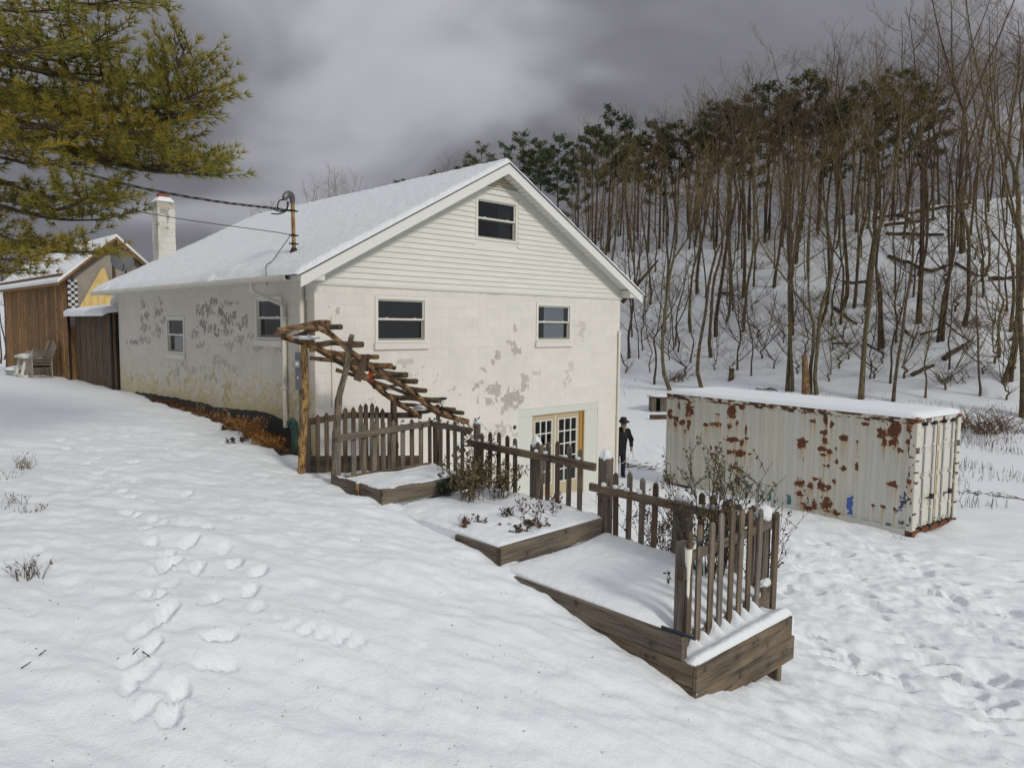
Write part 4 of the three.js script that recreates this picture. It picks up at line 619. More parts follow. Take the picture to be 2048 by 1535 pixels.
// log pergola
{
  const r = rng(31), pg = thing('log_pergola', 'rustic pergola of bark covered logs stepping down beside the house', 'pergola', [0, -2.5, -1.65]);
  const A = [[565, 672], [619.6, 688], [684.6, 726], [728, 750.5], [781, 796], [841, 832.5]].map(p => onW(...p, -1.2)), B = [[554, 661], [607.5, 654], [646, 659], [689.5, 692.7], [713.6, 712], [757, 745.7], [805, 770], [836.5, 794], [875, 823], [935, 843]].map(p => onW(...p, -2.1));
  const L = (name, pts, r0, r1, m, seed, n = 14) => { n = Math.round(n * 1.8); const P = curve(pts, n), rad = P.map((_, i) => lerp(r0, r1, i / n) * .84 * (1 + .10 * (vn(i * .9, seed) - .5) + (vn(i * .8 + 7, seed) > .86 ? .14 : 0))); return part(pg, name, tube(P, rad, 12, { caps: true, amp: .22, seed }), m); };
  L('beam', A.map(p => [p.u, p.h, -p.w]), .068, .055, M.log[0], 3, 24);
  L('beam', B.slice(0, 1).map(p => [p.u, p.h, -p.w]).concat(B.slice(1).map(p => [p.u, p.h, -p.w])), .045, .062, M.log[0], 7, 30);
  const at = (arr, u) => { for (let i = 0; i < arr.length - 1; i++) if (u <= arr[i + 1].u) { const t = (u - arr[i].u) / (arr[i + 1].u - arr[i].u); return lerp(arr[i].h, arr[i + 1].h, t); } return arr[arr.length - 1].h; };
  const snow = [];
  for (const [u, rad, m] of [[-1.2, .05, 0], [-.98, .05, 1], [-.62, .055, 1], [-.35, .052, 0], [-.14, .06, 0], [.13, .055, 1], [.36, .05, 1], [.6, .055, 1], [.87, .06, 1], [1.14, .045, 1], [1.36, .045, 1]]) {
    const ha = at(A, u) + .075, hb = at(B, u) + .075, dA = .14 + r() * .2, dB = .3 + r() * .12, j = () => (r() - .5) * .05, k = (hb - ha) / .9;
    L('crossbar', [[u + j(), ha - k * dA, 1.2 - dA], [u + j(), ha + j() * .4, 1.3], [u + j(), lerp(ha, hb, .5) + .03 * r(), 1.65], [u + j(), hb, 2.1], [u + j(), hb + .01, 2.1 + dB]], rad * (1 - r() * .2), rad * (.8 + r() * .25), M.log[m], u * 9 + 20);
    if (r() < .7) snow.push(clump(u, lerp(ha, hb, .3) + rad + .005, -1.4 - r() * .3, rad * .8, .018, .12, u * 5));
  }
  L('brace', [[-.75, -.55, 1.2], [-.2, -.62, 1.3], [.3, -.7, 2.0]], .04, .035, M.log[1], 41); L('brace', [[-.3, -.75, 1.2], [.2, -.95, 1.6], [.7, -1.2, 2.1]], .035, .03, M.log[1], 43);
  const pl = onW(607, 690, -1.2), pb = onW(602, 947, -1.2);
  L('post', [[pb.u, -2.6, 1.2], [pb.u + .015, -2.1, 1.2], [pl.u + .01, -1.2, 1.2], [pl.u, pl.h + .05, 1.2]], .078, .06, M.log[2], 51);
  const lb = onW(667, 967, -2.1), lt = onW(699, 682, -2.1), lm = onW(676, 800, -2.1), lk = onW(690, 740, -2.1);
  L('post', [[lb.u, -2.6, 2.12], [lb.u + .01, -2.2, 2.12], [lm.u, lm.h, 2.12], [lk.u, lk.h, 2.12], [lt.u, lt.h, 2.12], [lt.u + .03, lt.h + .1, 2.12]], .075, .042, M.lichen, 53, 22);
  L('post', [[.85, -2.9, 1.2], [.84, -2, 1.2], [.82, at(A, .82) + .05, 1.2]], .08, .07, M.darkwood[0], 57); L('post', [[1.1, -2.9, 2.1], [1.1, -2.1, 2.1], [1.08, at(B, 1.08) + .12, 2.1]], .045, .04, M.log[1], 59);
  L('branch_stub', [[-.7, -.33, 1.25], [-.78, -.2, 1.3], [-.9, -.1, 1.34]], .022, .014, M.log[1], 61, 6); L('branch_stub', [[-.72, -.45, 1.2], [-.72, -.1, 1.22]], .05, .04, M.log[0], 62, 6);
  part(pg, 'hanging_plank', bar([-.36, -.48, 2.2], [-.5, -.86, 2.14], .13, .03, .006, [0, 0, 1]), M.darkwood[0]);
  part(pg, 'snow', merge([...snow, clump(-.95, -.22, -1.45, .22, .03, .14, 3), clump(.55, -1.06, -1.75, .18, .03, .14, 4), clump(.95, -1.4, -1.8, .16, .03, .12, 5)]), M.snow);
  // toys of the garden
  const o = onW(742, 748, -1.95), or = thing('garden_ornament', 'small red and yellow ornament hung among the pergola logs', 'ornament', [o.u, o.h - .09, o.w]);
  part(or, 'body', ellipsoid(o.u, o.h, -o.w, .05, .055, .04, .1, 2), mat([.75, .08, .01], .4)); part(or, 'face', ellipsoid(o.u + .012, o.h + .012, -o.w + .03, .026, .028, .016), mat([.8, .5, .03], .4)); part(or, 'leaf', ellipsoid(o.u + .02, o.h - .05, -o.w + .01, .035, .02, .03, .3, 4), mat([.03, .12, .03], .5)); part(or, 'tail', ellipsoid(o.u + .02, o.h - .095, -o.w, .04, .028, .03, .1, 5), mat([.6, .015, .015], .4));
  part(or, 'hook', tube([[o.u, o.h + .05, -o.w], [o.u, o.h + .2, -o.w]], .004, 5), M.iron);
  const c = onW(884, 797, -2.2), cap = thing('garden_lamp', 'little black cap lamp standing on a pergola log end', 'lamp', [c.u, c.h - .12, c.w]);
  part(cap, 'cap', hexa([[c.u - .05, c.h - .015, -c.w - .05], [c.u + .05, c.h - .015, -c.w - .05], [c.u + .05, c.h - .015, -c.w + .05], [c.u - .05, c.h - .015, -c.w + .05], [c.u - .06, c.h + .02, -c.w - .06], [c.u + .06, c.h + .02, -c.w - .06], [c.u + .06, c.h + .02, -c.w + .06], [c.u - .06, c.h + .02, -c.w + .06]]), M.black); part(cap, 'lens', tube([[c.u, c.h - .1, -c.w], [c.u, c.h - .012, -c.w]], .035, 10, { caps: true }), mat([.55, .56, .56], .3)); part(cap, 'stake', tube([[c.u, c.h - .26, -c.w], [c.u, c.h - .1, -c.w]], .012, 6), M.black);
}
// ---------------------------------------------------------------- shipping container
const CON = { N: [8.62, -1.87, 15.6], a: .925, L: 6.95, W: 2.14, H: 2.6 };
const conWd = [Math.sin(CON.a), Math.cos(CON.a)];                  // x, d: away from the long side
function conSide(px, py) { const r = ray(px, py), n = conWd, t = (CON.N[0] * n[0] + CON.N[2] * n[1]) / (r.x * n[0] - r.z * n[1]), x = r.x * t - CON.N[0], d = -r.z * t - CON.N[2]; return [x * Math.cos(CON.a) - d * Math.sin(CON.a), r.y * t - CON.N[1] + CON.H]; }
{
  const { L, W, H } = CON, c = new THREE.Group(); c.name = 'shipping_container'; setUD(c, 'white steel shipping container streaked with rust and capped with snow', 'container');
  c.position.copy(V(CON.N[0], CON.N[1] - H, CON.N[2])); c.rotation.y = -CON.a; scene.add(c); bases.set(c, [0, 0, 0]);
  const Z = (x, y, rx, ry, k = 0) => { const p = conSide(1220 + x / 2.768, 740 + y / 2.768), q = conSide(1220 + (x + rx) / 2.768, 740 + (y + ry) / 2.768); return [p[0], p[1], Math.abs(q[0] - p[0]), Math.abs(q[1] - p[1]), k]; };
  const rust = [[430, 215, 18, 35], [395, 290, 10, 15], [375, 195, 8, 18], [360, 270, 14, 12], [430, 300, 6, 22], [408, 340, 4, 12], [525, 305, 9, 10], [577, 300, 22, 16], [610, 300, 4, 12], [665, 225, 18, 35], [722, 205, 10, 15], [655, 310, 10, 18], [698, 295, 8, 16], [748, 330, 5, 20], [752, 377, 9, 8], [668, 385, 28, 18], [720, 398, 8, 14], [655, 455, 8, 10], [712, 460, 28, 22], [742, 460, 8, 10], [765, 465, 7, 8], [515, 430, 4, 8], [555, 432, 4, 10], [578, 430, 4, 10], [560, 465, 6, 8], [578, 472, 7, 9], [1068, 235, 14, 6], [1108, 280, 6, 8], [1128, 282, 10, 12], [1185, 270, 12, 35], [1222, 300, 6, 18], [1058, 405, 22, 26], [1182, 345, 16, 16], [1182, 392, 16, 16], [1172, 438, 18, 14], [1178, 470, 14, 10], [1210, 450, 12, 14], [1245, 435, 4, 10], [1288, 375, 14, 16], [1405, 300, 16, 10], [1360, 398, 6, 8], [1065, 495, 4, 12], [1178, 528, 10, 8], [1205, 530, 6, 10], [1250, 508, 8, 12], [1285, 545, 10, 20], [1358, 535, 8, 18], [1505, 350, 22, 28], [1570, 330, 26, 40], [1565, 400, 20, 24], [1595, 440, 14, 14], [1512, 400, 12, 30], [1050, 625, 24, 22], [1105, 640, 14, 16], [1128, 603, 12, 10], [1165, 645, 18, 32], [1237, 618, 10, 14], [1203, 650, 8, 12], [1050, 688, 16, 16], [1190, 740, 20, 38], [1125, 745, 10, 22], [1095, 765, 16, 12], [1065, 740, 14, 10], [1240, 785, 16, 16], [1562, 635, 22, 18], [1510, 757, 12, 10], [1455, 750, 6, 8], [1570, 770, 6, 10], [700, 610, 10, 24], [690, 540, 14, 12], [1650, 330, 14, 24], [1645, 400, 10, 18], [1650, 620, 18, 16], [1665, 275, 26, 18], [590, 245, 14, 5], [330, 250, 8, 30], [355, 300, 6, 12]].map(m => Z(m[0], m[1], m[2] * 1.18, m[3] * 1.12));
  const blue = [[1322, 745, 13, 58, 1], [985, 718, 13, 36, 2], [880, 700, 11, 32, 2], [760, 640, 22, 14, 2], [660, 640, 16, 16, 2], [1605, 740, 14, 60, 3], [1600, 840, 14, 26, 3], [1535, 852, 14, 12, 2], [1625, 690, 10, 20, 3], [600, 660, 14, 14, 2]].map(m => Z(...m));
  const paint = (x, y, col, f, n) => {
    const k = .95 + .12 * (n - .5) + .04 * (f - .5), w = vn(x * 5.2, .5) * .5 + vn(x * 17, 3.5) * .5; col[0] = .63 * k; col[1] = .615 * k; col[2] = .53 * k;
    mix3(col, col.slice(), [.60, .60, .565], step(.45, .75, fbm(x * 1.7 + 8, y * .5 + 3, 0, 3)) * .8);
    const st = clamp((w - .62) * 3) * clamp(fbm(x * 14, y * .9, 0, 3) * 1.7 - .55); mix3(col, col.slice(), [.33, .28, .19], st * .8);          // runs of dirt down the ribs
  };
  const sideTex = tex(2048, 768, (s, t, col) => {
    const x = lerp(-L, 0, s), y = t * H, f = vn(x * 70, y * 70), n = fbm(x * 2 + 30, y * 2 + 9, 0, 3), f2 = fbm(x * 13 + 5, y * 13 + 60, 0, 4), f3 = fbm(x * 34, y * 20, 0, 3); paint(x, y, col, f, n);
    for (const m of blue) { const dx = (x - m[0]) / m[2], dy = (y - m[1]) / m[3]; if (Math.abs(dx) < 1.5 && Math.abs(dy) < 1.5) { const e = 1 - Math.max(Math.abs(dx), Math.abs(dy)) * .8 - .2 * Math.hypot(dx, dy) + (f2 - .5) * (m[4] === 3 ? 3.2 : 1.1); if (e > (m[4] === 3 ? .5 : .12)) mix3(col, col.slice(), m[4] === 1 ? [.012, .08, .40] : m[4] === 2 ? [.035, .17, .22] : [.01, .025, .12], .92); } }
    for (const m of rust) { const dx = (x - m[0]) / m[2], dy = (y - m[1]) / m[3];
      if (Math.abs(dx) < 1.3 && y < m[1] && y > m[1] - m[3] - .46) { const run = clamp(1 - (m[1] - m[3] * .5 - y) / .44), v = vn(x * 55 + 3, m[1] * 9 + y * 1.1); if (run < 1.2 && dy < -.3) mix3(col, col.slice(), [.46, .26, .075], clamp((v - .28) * 1.9) * run * .95 * clamp(1.4 - Math.abs(dx))); }
      if (Math.abs(dx) > 1.7 || Math.abs(dy) > 1.7) continue; const e = 1.05 - Math.hypot(dx, dy) + (f2 - .5) * 1.7 + (f3 - .5) * .9;
      if (e > -.16 && e < .05) mix3(col, col.slice(), [.45, .25, .09], .55); if (e > -.02) { const q = .65 + .7 * f3; col[0] = .13 * q; col[1] = .036 * q; col[2] = .011 * q; } }
    if (y > H - .19) { const e = fbm(x * 9, y * 22 + 4, 0, 4) + (y - H + .19) * 1.3; if (e > .64) { col[0] = .07; col[1] = .03; col[2] = .018; } else if (e > .57) mix3(col, col.slice(), [.34, .19, .09], .8); }
    if (x > -.22) { const e = fbm(x * 15 + 4, y * 12, 0, 4); if (e > .66) { col[0] = .07; col[1] = .035; col[2] = .022; } }
    for (let i = 0; i < 3; i++) col[i] = g2(col[i]);
  }, { clamp: true });
  const endTex = tex(640, 768, (s, t, col) => {
    const z = s * W, y = t * H, f = vn(z * 70, y * 70), n = fbm(z * 2 + 3, y * 2 + 90, 0, 3), e = fbm(z * 8 + 2, y * 8, 0, 4); paint(z + 20, y, col, f, n); 
    if (y < .22 && e + (.22 - y) * 2.4 > .68) { const q = .6 + .7 * f; col[0] = .14 * q; col[1] = .045 * q; col[2] = .02 * q; } if (y > H - .2 && e > .56) { col[0] = .09; col[1] = .035; col[2] = .02; }
    const sx = Math.abs(z - W * .52); if (sx < .05 && vn(z * 40, y * .8 + 3) > .5) mix3(col, col.slice(), [.42, .24, .05], .7 * vn(z * 9, y * 5)); if (e > .80) { col[0] = .05; col[1] = .035; col[2] = .03; }
    for (let i = 0; i < 3; i++) col[i] = g2(col[i]);
  }, { clamp: true });
  const SM = new THREE.MeshStandardMaterial({ map: sideTex, roughness: .62 }), EM = new THREE.MeshStandardMaterial({ map: endTex, roughness: .55 });
  const sUV = g => { g = flat(g); const p = g.attributes.position, uv = new Float32Array(p.count * 2); for (let i = 0; i < p.count; i++) { uv[i * 2] = clamp((p.getX(i) + L) / L, .001, .999); uv[i * 2 + 1] = clamp(p.getY(i) / H, .001, .999); } g.setAttribute('uv', new THREE.BufferAttribute(uv, 2)); return g; };
  const eUV = g => { g = flat(g); const p = g.attributes.position, uv = new Float32Array(p.count * 2); for (let i = 0; i < p.count; i++) { uv[i * 2] = clamp(-p.getZ(i) / W, .001, .999); uv[i * 2 + 1] = clamp(p.getY(i) / H, .001, .999); } g.setAttribute('uv', new THREE.BufferAttribute(uv, 2)); return g; };
  // pressed ribs
  const corr = (z, dir) => { const prof = [], pitch = .278; for (let x = -L + .16; x < -.17; x += pitch) { prof.push([x, 0], [x + .072, 0], [x + .14, -.045], [x + .21, -.045]); } prof.push([-.16, 0]); const pos = [], idx = []; prof.forEach(p => { pos.push(p[0], .14, z + dir * p[1] - dir * .03, p[0], H - .1, z + dir * p[1] - dir * .03); }); for (let i = 0; i < prof.length - 1; i++) idx.push(i * 2, i * 2 + 2, i * 2 + 1, i * 2 + 1, i * 2 + 2, i * 2 + 3); return sUV(flat(raw(pos, null, idx))); };
  const reflat = g => { g.computeVertexNormals(); return g; };
  part(c, 'side_panel', reflat(corr(0, 1)), SM); part(c, 'rear_side_panel', reflat(corr(-W, -1)), SM); part(c, 'rear_end', sUV(cbox(-L + .02, .1, -W + .1, -L + .06, H - .1, -.1)), SM);
  part(c, 'top_rail', sUV(cbox(-L + .16, H - .12, -.065, -.16, H - .015, -.004)), SM); part(c, 'bottom_rail', sUV(cbox(-L + .16, .02, -.1, -.16, .15, -.006)), SM); part(c, 'roof_panel', cbox(-L + .02, H - .06, -W + .03, -.02, H - .03, -.03), SM); part(c, 'floor_frame', cbox(-L + .05, .03, -W + .05, -.05, .14, -.11), M.iron);
  for (const [x0, z0] of [[-L, -.16], [-.16, -.16], [-L, -W], [-.16, -W]]) { const p = part(c, 'corner_post', sUV(cbox(x0 + .004, .12, z0 + .004, x0 + .156, H - .12, z0 + .156, .012)), SM); for (const y of [0, H - .12]) part(p, 'corner_casting', cbox(x0 - .003, y, z0 - .003, x0 + .163, y + .12, z0 + .163, .01), new THREE.MeshStandardMaterial({ map: M.log[0].map, color: new THREE.Color(.75, .5, .42), roughness: .9 })); }
  // door end
  part(c, 'door_header', eUV(cbox(-.12, H - .14, -W + .16, -.02, H - .02, -.16)), EM); part(c, 'door_sill', cbox(-.12, .03, -W + .16, -.005, .15, -.16), new THREE.MeshStandardMaterial({ map: M.log[0].map, color: new THREE.Color(.7, .4, .3), roughness: .9 }));
  const mid = -W / 2, rodM = mat([.42, .42, .4], .5, { metalness: .3 });
  for (const [z0, z1] of [[mid + .012, -.165], [-W + .165, mid - .012]]) {
    const d = part(c, 'door', eUV(cbox(-.09, .16, z0, -.06, H - .15, z1)), EM);
    const nr = 4, y0 = .2, y1 = H - .2, gh = (y1 - y0) / nr;
    for (let i = 0; i < nr; i++) part(d, 'door_panel', eUV(cbox(-.07, y0 + i * gh + .05, z0 + .05, -.038, y0 + (i + 1) * gh - .05, z1 - .05, .018)), EM);
    for (const k of [.27, .74]) { const z = lerp(z0, z1, k); part(d, 'lock_rod', tube([[-.015, .12, z], [-.015, H - .1, z]], .019, 10), rodM); for (const y of [.55, 1.25, 1.95]) part(d, 'rod_guide', eUV(cbox(-.05, y, z - .05, .008, y + .045, z + .05, .006)), EM); part(d, 'cam_keeper', cbox(-.05, H - .2, z - .05, .015, H - .12, z + .05), M.iron); part(d, 'cam_keeper', cbox(-.05, .1, z - .05, .015, .18, z + .05), M.iron); }
    part(d, 'lock_handle', merge([bar([.018, .83, lerp(z0, z1, .27)], [.018, .80, lerp(z0, z1, .62)], .03, .014, .003), cbox(-.05, .76, lerp(z0, z1, .27) - .07, .03, .86, lerp(z0, z1, .27) + .04)]), M.iron);
    const hz = z1 > mid ? z1 + .03 : z0 - .03; for (const y of [.4, .95, 1.55, 2.2]) part(d, 'hinge', eUV(cbox(-.06, y, hz - .06, .008, y + .09, hz + .06, .01)), EM);
    part(d, 'door_gasket', cbox(-.062, .17, z0 - .006, -.05, H - .16, z0 + .012), M.black);
  }
  part(c, 'data_plate', eUV(cbox(-.04, .55, -W + .35, -.03, .85, -W + .6, .002)), EM);
  // snow on top
  const na = 80, nb = 30, pos = [], uv = [], idx = []; for (let j = 0; j <= nb; j++) for (let i = 0; i <= na; i++) { const x = lerp(-L - .01, .02, i / na), z = lerp(-W - .01, .02, j / nb), e = Math.sqrt(clamp(Math.min((x + L + .01) / .2, (.02 - x) / .2, (z + W + .01) / .2, (.02 - z) / .16, 1))); pos.push(x, H - .028 + e * (.115 + .03 * (fbm(x * .8, z * .8 + 4, 0, 3) - .5) + .008 * fbm(x * 9, z * 9, 0, 2)), z); uv.push(x, z); } for (let j = 0; j < nb; j++) for (let i = 0; i < na; i++) { const a = j * (na + 1) + i, b = a + na + 1; idx.push(a, b, a + 1, b, b + 1, a + 1); }
  part(c, 'roof_snow', raw(pos, uv, idx), M.snow);
}
// ---------------------------------------------------------------- barn, lean-to, what stands by them
{
  const r = rng(91), w0 = 15, u0 = -.3, wEnd = 24.6, eave = 1.42, base = -2.3, apexU = 1.12, apexH = 2.7;
  const b = thing('barn', 'old brown plank barn with a grey sheeted gable', 'barn', [1.1, base, 19.5]);
  let w = w0; while (w < wEnd) { const pw = .2 + r() * .1, t = (r() - .5) * .016; part(b, 'plank', cbox(u0 + t, base, -Math.min(w + pw - .008, wEnd), u0 + .03 + t, eave - .08 - r() * .02, -w, .004, 1), pick(M.barn, r)); w += pw; }
  part(b, 'wall_frame', bx(u0 + .045, base, -wEnd, u0 + .1, eave - .05, -w0 - .02), M.black);
  part(b, 'eave_beam', bar([u0 - .14, eave - .04, -w0 + .25], [u0 - .14, eave - .04, -wEnd - .3], .07, .2, .01), M.barn[2]);
  const pr = 2 * apexU - u0, slab = (s, t0, t1) => { const f = u => s > 0 ? 2 * apexU - u : u, sl = (apexH - eave) / (apexU - u0), e = u0 - .3, H = u => apexH - (apexU - u) * sl; return hexa([[f(e), H(e) + t0, -wEnd - .4], [f(apexU), apexH + t0, -wEnd - .4], [f(apexU), apexH + t0, -w0 + .35], [f(e), H(e) + t0, -w0 + .35], [f(e), H(e) + t1, -wEnd - .4], [f(apexU), apexH + t1, -wEnd - .4], [f(apexU), apexH + t1, -w0 + .35], [f(e), H(e) + t1, -w0 + .35]], 2); };
  for (const s of [-1, 1]) { const p = part(b, 'roof', slab(s, -.06, .03), M.barn[1]); part(p, 'roof_snow', slab(s, .031, .12), M.snow); }
  const tarp = new THREE.MeshStandardMaterial({ map: tex(256, 256, (u, v, c) => { const f = fbm(u * 5 + v * 3, v * 2 - u * 2, 0, 4), g = vn(u * 50, v * 50); const k = .75 + .5 * f + .06 * g; c[0] = g2(.30 * k); c[1] = g2(.26 * k); c[2] = g2(.22 * k); }), roughness: .5, bumpMap: woodBump, bumpScale: .01 });
  // sheeting: drawn from the ridge, hung in shallow folds
  { const n = 26, pos = [], uv = [], idx = []; for (let i = 0; i <= n; i++) for (let j = 0; j <= n; j++) { const u = lerp(u0 + .08, pr - .05, i / n), top = apexH - .1 - Math.abs(u - apexU) * (apexH - eave) / (apexU - u0), y = lerp(-.2, top, j / n), z = -w0 + .02 + .03 * Math.sin((u - apexU) * 7 * (1.6 - j / n)) * (1 - j / n * .6) + .02 * fbm(u * 3, y * 2); pos.push(u, y, z); uv.push(u * .4, y * .4); } for (let i = 0; i < n; i++) for (let j = 0; j < n; j++) { const a = i * (n + 1) + j, q = a + n + 1; idx.push(a, q, a + 1, q, q + 1, a + 1); } part(b, 'gable_sheet', raw(pos, uv, idx), tarp); }
  part(b, 'gable_wall', prism([[u0 + .1, base], [pr, base], [pr, eave - .15], [apexU, apexH - .12], [u0 + .1, eave - .15]], -w0 - .1, -w0 - .02, 0), M.barn[1]);
  part(b, 'gable_stud', bar([apexU - .03, -.3, -w0 + .08], [apexU - .03, apexH - .15, -w0 + .08], .09, .05, .004, [0, 0, 1]), M.log[1]);
  for (const s of [-1, 1]) { const f = u => s > 0 ? 2 * apexU - u : u; part(b, 'rake_board', bar([f(u0 - .25), eave - .22, -w0 + .32], [f(apexU), apexH - .07, -w0 + .32], .03, .15, .005), s > 0 ? M.log[0] : M.darkwood[0]); }
  const yl = onW(150, 612, w0 - .12), yt = onW(205, 535, w0 - .12), ys = onW(217, 560, w0 - .12);
  part(b, 'yellow_panel', prism([[yl.u, yl.h - .25], [ys.u + .4, yl.h - .25], [ys.u, ys.h], [yt.u + .06, yt.h], [yt.u - .04, yt.h - .02]], -w0 + .1, -w0 + .13, .004), new THREE.MeshStandardMaterial({ map: woodTex([.5, .35, .12], [.72, .56, .25], [1, .95, .8], 71), roughness: .8 }));
  const chk = tex(48, 256, (u, v, c) => { const k = (Math.floor(u * 3) + Math.floor(v * 12)) & 1, f = fbm(u * 8, v * 30, 0, 2) * .2; c[0] = c[1] = c[2] = k ? .85 - f : .1 + f * .6; }, { clamp: true });
  const cs = prism([[u0 + .02, .2], [u0 + .3, .2], [u0 + .3, eave - .12], [u0 + .02, eave - .12]], -w0 + .09, -w0 + .12, 0); { const p = cs.attributes.position, uv = cs.attributes.uv; for (let i = 0; i < p.count; i++) uv.setXY(i, clamp((p.getX(i) - u0 - .02) / .28, .01, .99), clamp((p.getY(i) - .2) / (eave - .32), .01, .99)); }
  part(b, 'checked_strip', cs, new THREE.MeshStandardMaterial({ map: chk, roughness: .7 }), 'black and white checked strip');
  // lean-to between barn and house
  const l = thing('lean_to_shed', 'low dark plank lean-to joining the barn and the house', 'shed', [0, base, 13]);
  w = 10.98; while (w < 14.96) { const pw = .17 + r() * .09, t = (r() - .5) * .014; part(l, 'plank', cbox(-.08 + t, base, -Math.min(w + pw - .008, 14.96), -.05 + t, .22 - r() * .03, -w, .004, 1), pick(M.lean, r)); w += pw; }
  part(l, 'wall_frame', bx(-.03, base, -14.95, .03, .2, -10.96), M.black); part(l, 'drain_post', tube([[-.14, .22, -11.05], [-.14, -1.95, -11.05]], .035, 8), M.iron);
  const rf = part(l, 'roof', hexa([[-.35, .2, -15.1], [2.3, .62, -14.85], [2.3, .62, -10.93], [-.35, .2, -10.93], [-.35, .24, -15.1], [2.3, .66, -14.85], [2.3, .66, -10.93], [-.35, .24, -10.93]], 2), M.iron);
  part(rf, 'roof_snow', snowPatch(-.4, 2.3, 10.9, 14.98, (u, ww) => .245 + (u + .35) * .158 + .11 * edge(u, -.42, 9, .1) + .02 * fbm(u * 4, ww * 3, 0, 2), 20, 30), M.snow);
  // wrapped bundle on its roof
  const bu = onU(212, 600, .25); solo('tarpaulin_bundle', (() => { const g = ellipsoid(0, 0, 0, .8, .22, .3, .25, 3, 22, 12); g.rotateY(YAW + Math.PI / 2); const v = S(.4, .56, 11.75); g.translate(v.x, v.y - EYE, v.z); return g; })(), mat([.62, .61, .57], .7), 'pale tarpaulin bundle lying on the lean-to roof', 'bundle');
  // satellite dish at the house's far corner
  const dp = onD(243, 522, 21.6), ds = thing('satellite_dish', 'round grey satellite dish above the lean-to roof', 'satellite dish', [dp.x, .3, dp.d], false);
  const dish = new THREE.LatheGeometry([[0, 0], [.1, .006], [.2, .026], [.28, .052], [.31, .066], [.315, .06], [.28, .04], [.2, .014], [0, -.012]].map(q => new THREE.Vector2(...q)), 30); dish.rotateX(Math.PI / 2 - .25); dish.rotateY(.75); dish.translate(dp.x, dp.h, -dp.d);
  part(ds, 'reflector', dish, mat([.085, .09, .095], .6)); part(ds, 'mast', tube([[dp.x + .03, .3, -dp.d - .15], [dp.x + .03, dp.h - .1, -dp.d - .15], [dp.x + .01, dp.h, -dp.d - .05]], .025, 8), M.iron); part(ds, 'feed_arm', tube([[dp.x, dp.h - .28, -dp.d], [dp.x + .22, dp.h - .22, -dp.d + .32], [dp.x + .26, dp.h - .1, -dp.d + .4]], .012, 6), M.iron);
}
{ // stacked patio chairs and white tables
  const gnd = (u, w) => { const [x, d] = sitePt(u, w); return snowH(x, d); };
  const metal = mat([.36, .33, .28], .4, { metalness: .5 }), sling = mat([.10, .085, .065], .8), W0 = 15.35, U0 = -.95;
  const chair = thing('patio_chair', 'metal patio chair in the stack against the barn', 'chair', [0, 0, 0], true, 'stacked patio chairs by the barn'); bases.set(chair, [0, 0, 0]); chair.rotation.y = YAW;
  const S2 = (pts) => tube(curve(pts, 18), .014, 7);
  for (const s of [-.27, .27]) { part(chair, 'arm_frame', S2([[s, 0, .28], [s, .3, .27], [s, .6, .24], [s, .64, .1], [s, .63, -.2], [s, .45, -.28], [s, 0, -.3]]), metal); part(chair, 'back_frame', tube([[s, .38, -.2], [s, .7, -.32], [s, .98, -.44]], .013, 7), metal); }
  part(chair, 'seat', hexa([[-.26, .38, .25], [.26, .38, .25], [.26, .34, -.22], [-.26, .34, -.22], [-.26, .4, .25], [.26, .4, .25], [.26, .36, -.22], [-.26, .36, -.22]]), sling);
  for (let i = 0; i < 6; i++) part(chair, 'back_slat', bar([-.26, .46 + i * .09, -.235 - i * .036], [.26, .46 + i * .09, -.235 - i * .036], .012, .055, .003), sling);
  const place = (c, i) => { const u = U0 + .05, w = W0 + .55 + i * .1; c.position.copy(S(u, gnd(u, W0 + .8) - .02 + i * .055, w)); c.rotation.y = YAW + Math.PI; };
  place(chair, 0); for (let i = 1; i < 5; i++) { const c = chair.clone(); c.name = numbered('patio_chair'); scene.add(c); place(c, i); }
  const last = S(U0, 0, W0); 
  const white = mat([.62, .6, .54], .5);
  const t = thing('picnic_bench', 'white trestle bench topped with snow by the barn planks', 'bench', [-1.0, gnd(-1, 16.9), 16.9]), h0 = gnd(-1, 16.9) - .03;
  part(t, 'seat', cbox(-1.3, h0 + .68, -17.6, -.75, h0 + .74, -16.3, .01), white); part(t, 'snow', ellipsoid(-1.02, h0 + .75, -16.95, .28, .07, .66, .1, 3), M.snow); for (const z of [-17.35, -16.55]) for (const s of [-1, 1]) part(t, 'leg', bar([-1.02 + s * .3, h0, z], [-1.02 + s * .14, h0 + .69, z], .09, .05, .006, [0, 0, 1]), white); part(t, 'stretcher', cbox(-1.34, h0 + .08, -17.7, -.68, h0 + .14, -16.2, .01), white);
  const k = thing('water_tub', 'low round white tub heaped with snow beside the barn', 'tub', [-1.0, gnd(-1, 18.5), 18.5]), h1 = gnd(-1, 18.5) - .02;
  part(k, 'tub', new THREE.LatheGeometry([[.34, 0], [.42, .16], [.44, .17], [.41, .17], [.3, .05], [0, .05]].map(q => new THREE.Vector2(...q)), 24).translate(-1.0, h1, -18.5), mat([.30, .36, .34], .5)); part(k, 'snow', ellipsoid(-1, h1 + .17, -18.5, .42, .14, .42, .1, 6), M.snow);
}
